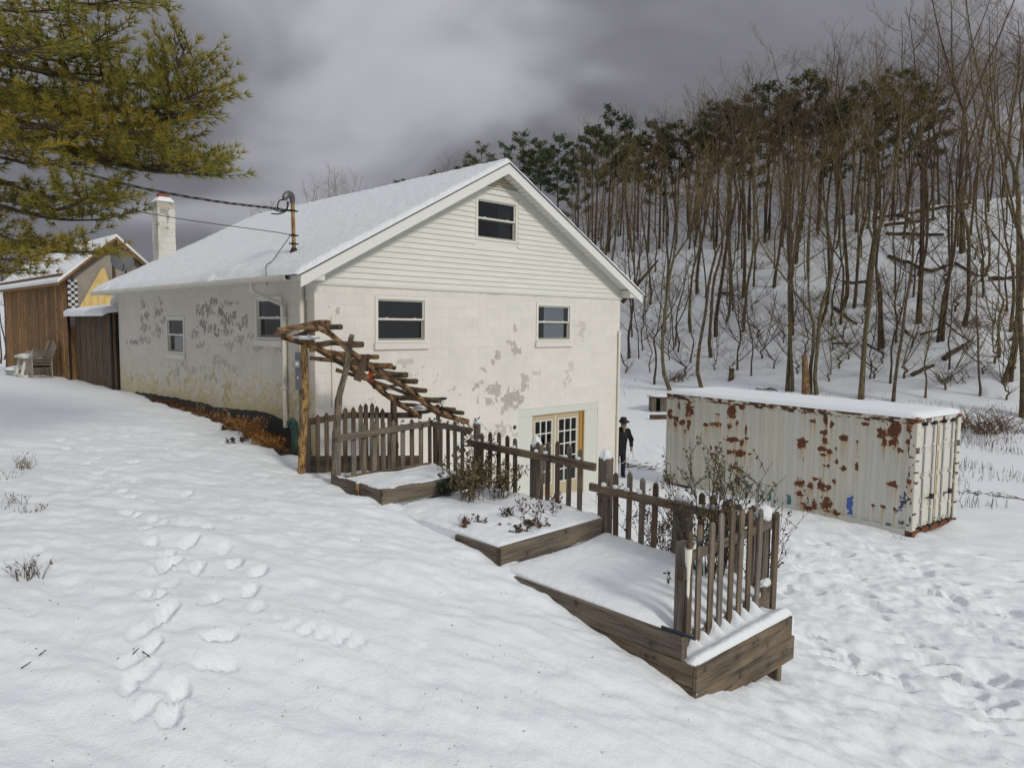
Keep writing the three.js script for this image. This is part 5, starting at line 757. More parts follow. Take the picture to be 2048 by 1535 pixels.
{ // coop beyond the house corner and a timber on the snow
  const p = onGround(1318, 822), c = thing('chicken_coop', 'little grey wooden coop with a snowy roof at the foot of the hill', 'coop', [p.x, p.h - .05, p.d], false), x = p.x, y = p.h - .05, z = -p.d;
  part(c, 'box', merge([cbox(x - .5, y, z - .4, x - .46, y + .86, z + .4), cbox(x + .66, y, z - .4, x + .7, y + .86, z + .4), cbox(x - .46, y, z - .4, x + .66, y + .86, z - .36), cbox(x - .46, y, z - .36, x + .66, y + .06, z + .36)]), M.post);
  for (let i = 0; i < 5; i++) { if (i === 1) continue; part(c, 'plank', cbox(x - .46 + i * .224, y, z + .36, x - .24 + i * .224, y + .84, z + .39), M.post); }
  part(c, 'roof', cbox(x - .6, y + .86, z - .5, x + .8, y + .9, z + .5), M.post); part(c, 'roof_snow', ellipsoid(x + .1, y + .9, z, .7, .1, .5, .08, 3), M.snow);
  const q = onGround(1318, 838), g = cbox(-.45, 0, -.1, .9, .2, .1); g.rotateY(.1); g.translate(q.x, q.h + .02, -q.d); solo('timber_beam', g, M.darkwood[0], 'dark squared timber lying in the snow in front of the coop', 'timber');
}
// muddy wheel rut crossing the field
{
  const mud = new THREE.MeshStandardMaterial({ map: tex(256, 256, (u, v, c) => { const f = tn(u, v, 9, 9, 81) * .55 + tn(u, v, 26, 26, 83) * .3, g = tn(u, v, 90, 90, 82); if (f + g * .2 > .5) { c[0] = .78; c[1] = .8; c[2] = .82; } else mix3(c, [.05, .036, .026], [.27, .22, .16], clamp(f * .8 + g * .5)); for (let i = 0; i < 3; i++) c[i] = g2(c[i]); }), roughness: .95 }), pos = [], uv = [], idx = [];
  const pts = [[1225, 918], [1262, 927], [1300, 934], [1345, 939], [1500, 950], [1750, 965], [1930, 984], [1985, 990], [2060, 996], [2140, 1004]].map(p => onGround(...p)).map(g => new THREE.Vector3(g.x, 0, -g.d)), cv = new THREE.CatmullRomCurve3(pts).getPoints(420);
  cv.forEach((p, i) => { const t = cv[Math.min(420, i + 1)].clone().sub(cv[Math.max(0, i - 1)]).normalize(), w = Math.max(.002, 1.1 * (fbm(i * .11, 4, 0, 3) - .18) * (i > 120 ? (fbm(i * .05, 9) > .5 ? .8 : .15) : 1)); for (const s of [-1, 1]) { const x = p.x + t.z * w * s * (1 + .6 * vn(i * .7, s + 5)), z = p.z - t.x * w * s * (1 + .6 * vn(i * .6, s + 9)); pos.push(x, snowH(x, -z) + EYE + .012, z); uv.push(i * .05, s * w * .6); } });
  for (let i = 0; i < 420; i++) idx.push(i * 2, i * 2 + 1, i * 2 + 2, i * 2 + 2, i * 2 + 1, i * 2 + 3); structure('muddy_rut', raw(pos, uv, idx), mud);
}
// ---------------------------------------------------------------- woods on the hill
const v3 = (x, y, z) => new THREE.Vector3(x, y, z);
function bareTree(seed, H, o = {}) {
  const r = rng(seed), T = [], C = [], R0 = o.r || H * .0068, fork = o.fork || .38 + r() * .25;
  const wander = (p, d, L, n, wob, up) => { const pts = [p.clone()]; let q = p.clone(), e = d.clone().normalize(); for (let i = 0; i < n; i++) { e.add(v3((r() - .5) * wob, (r() - .5) * wob * .5 + up, (r() - .5) * wob)).normalize(); q = q.clone().addScaledVector(e, L / n); pts.push(q); } return pts; };
  const rad = (pts, a, b) => pts.map((_, i) => lerp(a, b, i / (pts.length - 1)));
  const twig = (p, d, L, a, lvl) => {
    const n = lvl > 2 ? 2 : lvl > 1 ? 3 : 5, pts = wander(p, d, L, n, lvl > 2 ? .6 : .55, .07), b = lvl > 2 ? .003 : a * .3;
    (lvl === 1 ? T : C).push(tube(pts, rad(pts, a, b), lvl === 1 ? 5 : 3));
    if (lvl > 2) return; const k = lvl === 1 ? (o.dense || 6) : 4 + Math.floor(r() * 2);
    for (let i = 0; i < k; i++) { const t = .22 + .78 * (i + r() * .8) / k, f = t * n, j = Math.min(n - 1, Math.floor(f)), q = pts[j].clone().lerp(pts[j + 1], f - j), ax = pts[j + 1].clone().sub(pts[j]).normalize(), s = v3(r() - .5, r() - .35, r() - .5).normalize(), e = ax.multiplyScalar(.75).add(s.multiplyScalar(.8)); e.y += .12; twig(q, e, L * (lvl === 1 ? .42 : .5) * (1.1 - t * .4) * (.7 + r() * .5), Math.max(.0048, a * .4), lvl + 1); }
  };
  const lean = o.lean || (r() - .5) * .22, sweep = o.sweep || 0;
  const base = []; for (let i = 0; i <= 9; i++) { const t = i / 9; base.push(v3(sweep * (t - Math.sqrt(t) * .9) * 2 + lean * t * H * fork + (vn(t * 3.5, seed) - .5) * .5 * t, t * H * fork - (i ? 0 : .4), (vn(t * 3 + 9, seed) - .5) * .5 * t)); }
  T.push(tube(base, base.map((_, i) => R0 * (i === 0 ? 1.3 : i === 1 ? 1.08 : 1 - .28 * i / 9)), 8, { amp: .08, seed }));
  const lead = o.lead || (r() < .4 ? 1 : 2 + Math.floor(r() * 2));
  const tip = base[9], tan = tip.clone().sub(base[8]).normalize();
  for (let k = 0; k < lead; k++) { const az = k / lead * 6.28 + r() * 2, sp = lead > 1 ? .26 + r() * .2 : .03, L = H * (1 - fork) * (.85 + r() * .2), d = tan.clone().add(v3(Math.cos(az) * sp, .1, Math.sin(az) * sp)), n = 7, pts = wander(tip, d, L, n, .2, .1), a = R0 * .72 / Math.sqrt(lead * .8); T.push(tube(pts, rad(pts, a, .012), 6, { amp: .06, seed: k })); const m = o.br || Math.round(12 / Math.sqrt(lead)); for (let i = 0; i < m; i++) { const t = .06 + .93 * (i + r() * .7) / m, f = t * n, j = Math.min(n - 1, Math.floor(f)), q = pts[j].clone().lerp(pts[j + 1], f - j), b = r() * 6.28, e = v3(Math.cos(b), .35 + r() * .75, Math.sin(b)); twig(q, e, H * (.2 + r() * .09) * (1.1 - t * .65), Math.max(.014, a * .42 * (1 - t * .6)), 1); } }
  for (let i = 0; i < (o.low === undefined ? 9 : o.low); i++) { const t = .3 + r() * .65, j = Math.floor(t * 9), b = r() * 6.28; twig(base[j], v3(Math.cos(b), .3 + r() * .5, Math.sin(b)), H * (.08 + r() * .11), .02, 2); }
  return { trunk: merge(T), crown: merge(C), H };
}
function pineTree(seed, H, cr) {
  const r = rng(seed), T = [], pos = [], R0 = H * .0105;
  const trunk = []; for (let i = 0; i <= 10; i++) { const t = i / 10; trunk.push(v3((vn(t * 3, seed) - .5) * .5 * t + (r() - .5) * .1, t * H - (i ? 0 : .4), (vn(t * 3, seed + 7) - .5) * .6 * t)); }
  T.push(tube(trunk, trunk.map((_, i) => R0 * (1.1 - i / 10)), 7));
  const clumpN = (c, s) => { const n = 15; for (let i = 0; i < n; i++) { const d = v3(r() - .5, (r() - .4) * .8, r() - .5).normalize(), p = c.clone().addScaledVector(d, s * (.15 + r() * .5)), a = v3(r() - .5, r() - .3, r() - .5).normalize().multiplyScalar(s * (.34 + r() * .3)), b = v3(r() - .5, r() - .5, r() - .5).normalize().multiplyScalar(s * .16); pos.push(p.x - b.x, p.y - b.y, p.z - b.z, p.x + b.x, p.y + b.y, p.z + b.z, p.x + a.x, p.y + a.y, p.z + a.z); } };
  const n = 24 + Math.floor(r() * 6); for (let i = 0; i < n; i++) { const t = lerp(cr, .99, i / n), j = Math.min(9, Math.floor(t * 10)), q = trunk[j].clone().lerp(trunk[j + 1], t * 10 - j), az = i * 2.4 + r(), prof = Math.sin(Math.PI * clamp((t - cr) / (1 - cr) * .78 + .2)), L = H * .19 * prof * (.45 + r() * .8) + .25, d = v3(Math.cos(az), .18 + r() * .35, Math.sin(az)).normalize(), e = q.clone().addScaledVector(d, L); e.y += L * .1; T.push(tube([q, q.clone().lerp(e, .5).add(v3(0, -L * .04, 0)), e], [.04, .028, .01], 3)); const m = Math.max(3, Math.round(L * 4.6)); for (let k = 0; k < m; k++) { const u = .5 + .5 * (k + r()) / m, c = q.clone().lerp(e, u).add(v3((r() - .5) * .5, (r() - .3) * .18, (r() - .5) * .5)); clumpN(c, .4 + r() * .22); } }
  for (let i = 0; i < 9; i++) { const t = .15 + r() * (cr - .1), j = Math.floor(t * 10), az = r() * 6.28, q = trunk[j], L = .4 + r() * 1.2; T.push(tube([q, q.clone().add(v3(Math.cos(az) * L, (r() - .3) * .5, Math.sin(az) * L))], [.025, .006], 3)); }
  return { trunk: merge(T), crown: raw(pos), H };
}
function treeThing(name, label, cat, group, pr, mt, mc, x, d, s, turn, base) {
  const g = new THREE.Group(); g.name = numbered(name); setUD(g, label, cat, group); const a = shadows(new THREE.Mesh(pr.trunk, mt)), b = shadows(new THREE.Mesh(pr.crown, mc)); a.name = 'trunk'; b.name = 'crown'; g.add(a, b);
  g.position.copy(V(x, (base === undefined ? groundH(x, d) : base), d)); g.rotation.y = turn; g.scale.setScalar(s); scene.add(g); return g;
}
{
  const r = rng(404);
  const proto = [bareTree(1, 16, { sweep: 1.2, lean: -.05, lead: 2 }), bareTree(2, 16, { sweep: -1.1, lead: 2 }), bareTree(3, 17, { lead: 3, fork: .45 }), bareTree(4, 15, { lead: 1, fork: .5 }), bareTree(5, 16, { lead: 2, fork: .55, sweep: .6 }), bareTree(6, 14, { lead: 2, fork: .32 }), bareTree(7, 17, { lead: 2, fork: .6, sweep: -.5, low: 8 }), bareTree(8, 15, { lead: 1, fork: .6, low: 7 })];
  const sap = [bareTree(21, 6, { r: .05, lead: 1, fork: .4, br: 7, dense: 4, low: 5 }), bareTree(22, 7, { r: .055, lead: 2, fork: .35, br: 5, dense: 4, low: 5 }), bareTree(23, 5, { r: .042, lead: 1, fork: .3, br: 8, dense: 4, low: 6 }), bareTree(24, 4, { r: .045, lead: 3, fork: .12, br: 4, dense: 5, low: 3 })];
  const pines = [.36, .52, .42, .58, .46].map((c, i) => pineTree(50 + i, 13, c));
  const needle = [mat([.05, .068, .026], .9), mat([.062, .078, .028], .9), mat([.078, .08, .032], .9)];
  console.log('tree tris', proto.map(p => (p.trunk.attributes.position.count + p.crown.attributes.position.count) / 3).join(), sap.map(p => (p.trunk.attributes.position.count + p.crown.attributes.position.count) / 3).join(), pines.map(p => p.crown.attributes.position.count / 3).join());
  const Zp = (x, y) => onGround(1240 + x / 2.533, 400 + y / 2.533);
  // trees whose feet one can see, placed at those feet: [x, y in the zoomed view, prototype, scale, turn, bark]
  const big = [[262, 955, 0, 1.0, .2, 1], [420, 945, 1, .95, 3.3, 0], [465, 790, 4, .95, .4, 0], [487, 692, 6, 1.0, 2.2, 2], [848, 966, 6, .85, 1.1, 0], [873, 966, 3, .9, 4.0, 0], [962, 980, 5, 1.05, 2.6, 1], [1002, 980, 4, .9, 0.2, 1], [1220, 1005, 2, 1.12, .9, 1], [1385, 1015, 7, .78, 2.0, 0], [1516, 616, 2, 1.15, 4.2, 2], [1935, 930, 0, 1.25, 3.5, 1], [625, 492, 6, 1.0, 1, 2], [1120, 552, 1, 1.0, .2, 0], [1186, 546, 3, .9, 5, 0], [1612, 716, 7, .85, 3, 2], [1636, 712, 3, .8, 1, 2], [1316, 750, 7, .8, .5, 2], [1336, 745, 3, .75, 2.5, 2], [1740, 630, 4, .95, 3, 0], [1735, 266, 2, 1.2, 2, 2], [1982, 660, 5, .9, 1.6, 0], [45, 800, 5, 1.0, 4, 2], [2044, 1095, 2, 1.1, 2.2, 0], [392, 470, 6, .95, 3.6, 2], [892, 320, 2, 1, 5.5, 2], [780, 440, 3, 1, 0, 2], [1245, 535, 2, .95, .4, 0]];
  const own = { 0: 'mossy bare tree curving up at the hill foot beside the coop', 1: 'bare tree leaning over the far end of the container', 4: 'slender bare trunk of a pair rising behind the container', 5: 'slender bare trunk of a pair rising behind the container', 6: 'mossy trunk standing beside the broken pale snag', 8: 'tallest mossy trunk rising right behind the middle of the container', 9: 'slim bare tree close behind the snowy container roof', 10: 'dark straight trunk on the open slope above the two short logs', 11: 'large mossy tree with a curved foot above the brush heap', 23: 'thick bare trunk near the brush heap behind the container doors' };
  big.forEach(([x, y, p, s, t, b], i) => { const g = Zp(x, y), tt = treeThing('bare_tree', own[i] || ['bare brown deciduous tree rooted in the open snowy slope', 'mossy barked bare tree at the snowy foot of the hill', 'dark barked bare tree standing on the snowy slope'][b === 1 ? 1 : b === 2 ? 2 : 0], 'tree', 'bare trees on the open slope', proto[p], M.tree[b], M.twig[b], g.x, g.d, s, t); tt.scale.set(s, s * .88, s); });
  const thin = [[665, 890, 0], [1550, 1000, 1], [1825, 990, 0], [282, 735, 0], [250, 812, 2], [175, 932, 1], [115, 762, 2], [540, 630, 2], [572, 560, 0], [1840, 490, 0], [1780, 480, 2], [1070, 635, 0], [860, 470, 2], [358, 820, 2], [95, 800, 0], [150, 870, 2], [1400, 720, 1], [700, 700, 3], [1000, 760, 3], [1110, 850, 3], [780, 850, 3], [1480, 750, 3], [1650, 960, 3], [1290, 900, 3], [1900, 820, 3], [620, 640, 3], [1960, 560, 0], [1700, 560, 3], [560, 880, 3], [330, 890, 3], [60, 690, 0], [210, 690, 2], [830, 720, 3], [900, 880, 3], [1060, 920, 3], [720, 800, 3], [1010, 660, 3], [1160, 800, 3], [1330, 830, 3], [1440, 900, 3], [1560, 760, 3], [1760, 760, 3], [1840, 880, 3], [1990, 900, 3], [600, 760, 3], [480, 860, 3], [1230, 620, 3], [1420, 580, 3], [1600, 500, 3], [880, 620, 2], [940, 820, 2], [1890, 640, 3], [1130, 700, 2], [670, 560, 3], [120, 620, 3], [30, 880, 3], [1960, 1010, 3], [1650, 420, 3], [1800, 300, 3], [1480, 420, 3]];
  thin.forEach(([x, y, p], i) => { const g = Zp(x, y); treeThing('sapling', 'slender leafless sapling on the snowy slope', 'sapling', 'saplings on the slope', sap[p], M.tree[i % 3], M.twig[i % 3], g.x, g.d, .8 + r() * .5, r() * 6.28); });
  // the wood higher up: spread over the slope and the crest, thinner low down
  const SKY = [[700, 380], [780, 355], [900, 318], [1000, 282], [1100, 258], [1200, 216], [1300, 214], [1400, 182], [1500, 146], [1600, 138], [1700, 120], [1760, 138], [1860, 40], [2048, 10], [2300, 0]];
  const skyY = px => { for (let i = 0; i < SKY.length - 1; i++) if (px <= SKY[i + 1][0]) return lerp(SKY[i][1], SKY[i + 1][1], clamp((px - SKY[i][0]) / (SKY[i + 1][0] - SKY[i][0]))); return 0; };
  const taken = []; let nb = 0, tries = 0;
  while (nb < 108 && tries++ < 8000) {
    const px = 1130 + r() * 1060, crest = r() < .66, q = crest ? lerp(53, 61, r()) : lerp(43, 53, r()), k = (px - 1024) / F, d = q / (.66 * k + .75), x = k * d;
    if (px > 1720 && r() < .72) continue; if (taken.some(t => (t[0] - x) ** 2 + (t[1] - d) ** 2 < 1.4)) continue;
    const top = skyY(px) + (crest ? 8 + r() * 70 : 40 + r() * 170), H = onD(px, top, d).h - groundH(x, d); if (H < 5) continue; taken.push([x, d]);
    const p = Math.floor(r() * 8), b = r() < .45 ? 0 : r() < .55 ? 1 : 2; treeThing('bare_tree', crest ? 'bare deciduous tree in the close wood along the hill crest' : 'bare deciduous tree in the wood on the upper slope', 'tree', crest ? 'bare trees along the crest' : 'bare trees on the upper slope', proto[p], M.tree[b], M.twig[b], x, d, Math.min(1.15, H / proto[p].H), r() * 6.28); nb++;
  }
  for (let i = 0; i < 36; i++) { const px = 1180 + r() * 1000, q = lerp(40, 58, r()), k = (px - 1024) / F, d = q / (.66 * k + .75), x = k * d; treeThing('sapling', 'slender leafless sapling among the trunks up the slope', 'sapling', 'saplings in the wood', sap[Math.floor(r() * 3)], M.tree[i % 3], M.twig[i % 3], x, d, .7 + r() * .6, r() * 6.28); }
  // pines along the crest: the top of each stands where the skyline shows it
  const pt = [[795, 356], [840, 340], [870, 335], [905, 318], [935, 300], [962, 285], [1000, 290], [1035, 262], [1075, 254], [1110, 262], [1150, 240], [1185, 232], [1212, 212], [1262, 214], [1290, 240], [1312, 222], [1345, 235], [1385, 195], [1425, 185], [1450, 210], [1490, 148], [1520, 165], [1560, 160], [1592, 140], [1625, 150], [1660, 170], [1700, 165], [1735, 190], [1770, 142], [1800, 165], [1835, 150]];
  pt.forEach(([px, py], i) => { const q = 53.5 + r() * 3, k = (px - 1024) / F, d = q / (.66 * k + .75), x = k * d, h = onD(px, py + [0, 34, 8, 52, 20, 0, 62][i % 7], d).h, g = groundH(x, d), s = (h - g) / 13; treeThing('pine_tree', 'dark green pine on the crest behind the leafless trees', 'pine', 'pines along the crest', pines[i % 5], M.tree[2], needle[i % 3], x, d, clamp(s, .5, 1.5), r() * 6.28); });
  // crest trees showing above the pines, and those far beyond the roof
  for (const [px, py] of [[1375, 172], [1400, 165], [1445, 165], [1660, 62], [1690, 70], [1720, 72], [1640, 90], [1745, 100], [1862, 12], [1900, 30], [1930, -20], [1985, -10], [2030, 0], [2060, -30], [1800, 90], [1235, 205], [1170, 230], [1250, 205], [890, 300], [1320, 200], [1960, 40], [1830, 60]]) { const q = 56 + r() * 4, k = (px - 1024) / F, d = q / (.66 * k + .75), x = k * d, g = groundH(x, d), H = onD(px, py, d).h - g, p = proto[Math.floor(r() * 8)]; treeThing('bare_tree', 'tall bare tree whose crown rises above the crest pines', 'tree', 'tall bare trees above the pines', p, M.tree[2], M.twig[2], x, d, H / p.H * .93, r() * 6.28); }
  for (const [px, py, d] of [[655, 338, 88], [690, 350, 92], [715, 358, 95], [632, 365, 96], [545, 405, 100], [520, 412, 104], [560, 408, 98]]) { const x = (px - 1024) / F * d, g = groundH(x, d), H = onD(px, py, d).h - g, p = proto[2 + (px & 1) * 3]; treeThing('bare_tree', 'far bare tree showing over the snowy house roof', 'tree', 'far bare trees beyond the roof', p, M.tree[2], M.twig[2], x, d, H / p.H * 1.04, r() * 6.28); }
  for (let i = 0; i < 22; i++) { const d = 34 + r() * 16, x = -.705 * d + (r() - .9) * 9, p = proto[Math.floor(r() * 8)]; treeThing('bare_tree', 'bare tree in the dark wood behind the barn', 'tree', 'trees behind the barn', p, M.tree[2], M.twig[2], x, d, .4 + r() * .2, r() * 6.28); }
  // fallen logs, stump, brush
  const logs = [[1080, 545, 1200, 635, .1], [985, 730, 1130, 690, .06], [1240, 725, 1370, 800, .05], [1640, 812, 1740, 747, .13], [1478, 892, 1592, 837, .1], [1362, 287, 1580, 365, .11], [1580, 365, 1672, 330, .09], [1700, 322, 1822, 390, .07], [1132, 425, 1290, 415, .1], [1520, 687, 1630, 655, .06], [1350, 175, 1640, 182, .1], [1280, 100, 1560, 60, .1], [1340, 130, 1600, 100, .1], [1500, 60, 1780, 20, .1], [690, 955, 800, 965, .05], [1870, 405, 2040, 395, .1], [1080, 730, 1180, 727, .05], [500, 470, 590, 485, .06], [1400, 80, 1500, 110, .09], [1980, 715, 2045, 640, .06]];
  logs.forEach(([x0, y0, x1, y1, rad], i) => { const a = Zp(x0, y0), b = Zp(x1, y1), P = []; for (let k = 0; k <= 10; k++) { const x = lerp(a.x, b.x, k / 10), d = lerp(a.d, b.d, k / 10); P.push(v3(x, Math.max(lerp(a.h, b.h, k / 10), groundH(x, d)) + rad * .6 + (vn(k * .6, i) - .5) * .12, -d)); } solo('fallen_log', tube(P, P.map((_, k) => rad * (1.15 - k * .045)), 7, { caps: true, amp: .15, seed: i }), M.tree[2], 'fallen dark log lying on the snow of the wooded slope', 'log', 'fallen logs on the slope'); });
  { const a = Zp(563, 908), P = [0, 1, 2, 3].map(k => v3(a.x + k * .01, a.h - .2 + k * .28, -a.d)); solo('tree_stump', tube(P, [.2, .16, .15, .15], 10, { caps: true, amp: .15, seed: 4 }), M.log[1], 'broken tree stump standing alone in the snow', 'stump'); }
  { const a = Zp(950, 985), P = [v3(a.x - .2, a.h - .2, -a.d + .3), v3(a.x - .25, a.h + 1, -a.d + .3), v3(a.x - .35, a.h + 2.1, -a.d + .3)]; solo('tree_snag', tube(P, [.22, .18, .14], 9, { caps: true, amp: .18, seed: 6 }), M.log[0], 'broken pale snag beside the mossy trunks behind the container', 'snag'); }
  { const a = Zp(10, 560), b = Zp(190, 470); const P = [0, .25, .5, .75, 1].map(t => v3(lerp(a.x, b.x, t), lerp(a.h + .6, b.h + 2.4, t), -lerp(a.d, b.d, t))); solo('leaning_log', tube(P, [.16, .14, .12, .1, .06], 7, { caps: true, amp: .12, seed: 5 }), M.tree[2], 'dead trunk leaning up among the trees by the eave', 'log'); }
  const brushM = M.twig[2]; for (const [x, y, n, s] of [[1890, 1175, 90, 1.5], [290, 915, 50, 1.2], [1790, 640, 40, 1.0], [1760, 1150, 50, 1.3], [1700, 920, 40, 1.3], [540, 480, 40, 1.0], [700, 350, 30, 1], [950, 520, 30, 1.1]]) { const g = Zp(x, y), T = []; for (let i = 0; i < n; i++) { const a = r() * 6.28, L = s * (.4 + r() * .8), p = v3(g.x + (r() - .5) * s * 1.4, g.h - .05, -g.d + (r() - .5) * s * .7), e = p.clone().add(v3(Math.cos(a) * L, .25 + r() * .6 * s, Math.sin(a) * L * .6)); T.push(tube([p, p.clone().lerp(e, .5).add(v3(0, .15, 0)), e], [.02, .012, .005], 3)); } solo('brush_pile', merge(T), brushM, 'tangled heap of bare brushwood on the snow', 'brush pile', 'brush heaps on the slope', undefined); }
}
// ---------------------------------------------------------------- white pine reaching in from the left
{
  const r = rng(909), tx = -10.2, td = 11.4, g0 = groundH(tx, td), W = [], tufts = [];
  const pine = thing('white_pine', 'large white pine with long yellow green needles overhanging the yard', 'pine', [tx, g0, td], false);
  part(pine, 'trunk', tube([[tx, g0 - .4, -td], [tx + .05, g0 + 3, -td], [tx - .05, g0 + 8, -td], [tx, g0 + 14, -td]], [.36, .27, .2, .05], 12, { amp: .06, seed: 3 }), M.tree[0]);
  const limbs = [[-60, 300, -10, 9.2], [-20, 245, 95, 9.0], [40, 225, 150, 10], [60, 365, 170, 9.3], [90, 395, 230, 9.2], [110, 375, 285, 9.6], [140, 440, 352, 9.2], [170, 270, 320, 9.8], [170, 150, 250, 8.6], [40, 120, 90, 8.2], [-60, 130, 20, 8.8], [240, 180, 330, 9.6], [300, 250, 402, 9.4], [350, 235, 440, 9.8], [400, 215, 505, 9.3], [420, 90, 520, 8.8], [420, 40, 545, 9.2], [230, 90, 300, 8.4], [-140, 90, -40, 9.6]];
  const addTuft = (p, d, s, c) => tufts.push([p, d, s, c]);
  limbs.push([150, 392, 95, 9.0, 300, 235], [160, 428, 180, 9.1, 320, 215], [140, 412, 120, 9.2, 330, 240], [200, 435, 335, 9.0, 330, 345], [190, 400, 318, 9.4, 300, 335], [300, 200, 395, 9.0, 110, 420], [-40, 240, 60, 9.4, 130, 120], [120, 330, 260, 8.9, 160, 270]);
  limbs.forEach(([py0, px1, py1, dep, mx, my], li) => {
    const tip = onD(px1 - 22, py1, dep), st = onD(-330, py0, td), A = v3(tx, st.h, -td), B = v3(tip.x, tip.h, -tip.d), L = A.distanceTo(B), sag = .04 * L;
    const mid = A.clone().lerp(B, .5).add(v3(0, sag * (r() - .3), (r() - .5) * .6)), q = A.clone().lerp(B, .82).add(v3(0, -.05 * L * .4, (r() - .5) * .2)), mm = mx ? onD(mx, my, dep + .3) : null, P = new THREE.CatmullRomCurve3(mm ? [A, A.clone().lerp(v3(mm.x, mm.h, -mm.d), .55), v3(mm.x, mm.h, -mm.d), B] : [A, mid, q, B.clone()]).getPoints(22);
    W.push(tube(P, P.map((_, i) => lerp(.055, .008, Math.pow(i / 22, .7))), 5));
    const yellow = (px1 < 340 && py1 > 170 && py1 < 330) || py1 > 440 ? .86 : .6, n = Math.round(L * 4.2);
    for (let k = 0; k < n; k++) {
      const t = .30 + .70 * (k + r() * .8) / n, f = t * 22, j = Math.min(21, Math.floor(f)), o = P[j].clone().lerp(P[j + 1], f - j), ax = P[j + 1].clone().sub(P[j]).normalize(), s = k & 1 ? 1 : -1;
      const side = ax.clone().cross(v3(0, 1, 0)).normalize().multiplyScalar(s), d = ax.clone().multiplyScalar(.85).add(side.multiplyScalar(.75 + r() * .3)).add(v3(0, (r() - .38) * .75, 0)).normalize(), len = (.26 + .55 * Math.sin(Math.PI * clamp(t * .85 + .12))) * (.45 + r() * .75) + .1;
      const m = 4, pts = [o]; let e = d.clone(), c = o; for (let i = 0; i < m; i++) { e.add(v3((r() - .5) * .2, .07, (r() - .5) * .2)).normalize(); c = c.clone().addScaledVector(e, len / m); pts.push(c); }
      W.push(tube(pts, pts.map((_, i) => lerp(.009, .003, i / m)), 3));
      const nt = Math.max(2, Math.round(len / .085)); for (let i = 0; i <= nt; i++) { const u = .25 + .75 * i / nt, g = u * m, jj = Math.min(m - 1, Math.floor(g)), p = pts[jj].clone().lerp(pts[jj + 1], g - jj), dir = pts[jj + 1].clone().sub(pts[jj]).normalize(); const w = v3(r() - .5, r() - .35, r() - .5).multiplyScalar(i === nt ? .25 : 1.1), dd = dir.add(w).normalize(), p2 = p.clone().addScaledVector(dd, .02 + r() * .07); addTuft(p2, dd, .95 + r() * .45, clamp(yellow + (r() - .5) * .8)); }
    }
    addTuft(B, B.clone().sub(P[20]).normalize(), 1.2, yellow);
  });
  part(pine, 'branches', merge(W), mat([.06, .042, .028], .95)).name = 'branches';
  const pos = [], N = 24; for (let i = 0; i < N; i++) { const a = i * 2.4, sp = .18 + .85 * ((i * .618) % 1), d = v3(Math.cos(a) * sp, 1, Math.sin(a) * sp).normalize(), L = .085 + .04 * ((i * .37) % 1), sd = d.clone().cross(v3(Math.sin(a * 3), .2, Math.cos(a * 3))).normalize().multiplyScalar(.0034), e = d.clone().multiplyScalar(L).add(v3(0, -.006, 0)); pos.push(sd.x, sd.y, sd.z, -sd.x, -sd.y, -sd.z, e.x, e.y, e.z); }
  const im = new THREE.InstancedMesh(raw(pos), mat([1, 1, 1], .75), tufts.length), m4 = new THREE.Matrix4(), qt = new THREE.Quaternion(), up = v3(0, 1, 0), col = new THREE.Color(), b = bases.get(pine);
  tufts.forEach(([p, d, s, c], i) => { qt.setFromUnitVectors(up, d); m4.compose(v3(p.x - b[0], p.y - b[1], p.z - b[2]), qt, v3(s, s, s)); im.setMatrixAt(i, m4); col.setRGB(lerp(.15, .29, c), lerp(.195, .215, c), lerp(.035, .022, c)); im.setColorAt(i, col); });
  im.name = 'needles'; im.userData.kind = 'stuff'; shadows(im); pine.add(im); console.log('tufts', tufts.length);
}
// ---------------------------------------------------------------- garden plants, litter, strip along the wall
const gS = (u, w) => { const [x, d] = sitePt(u, w); return snowH(x, d); };
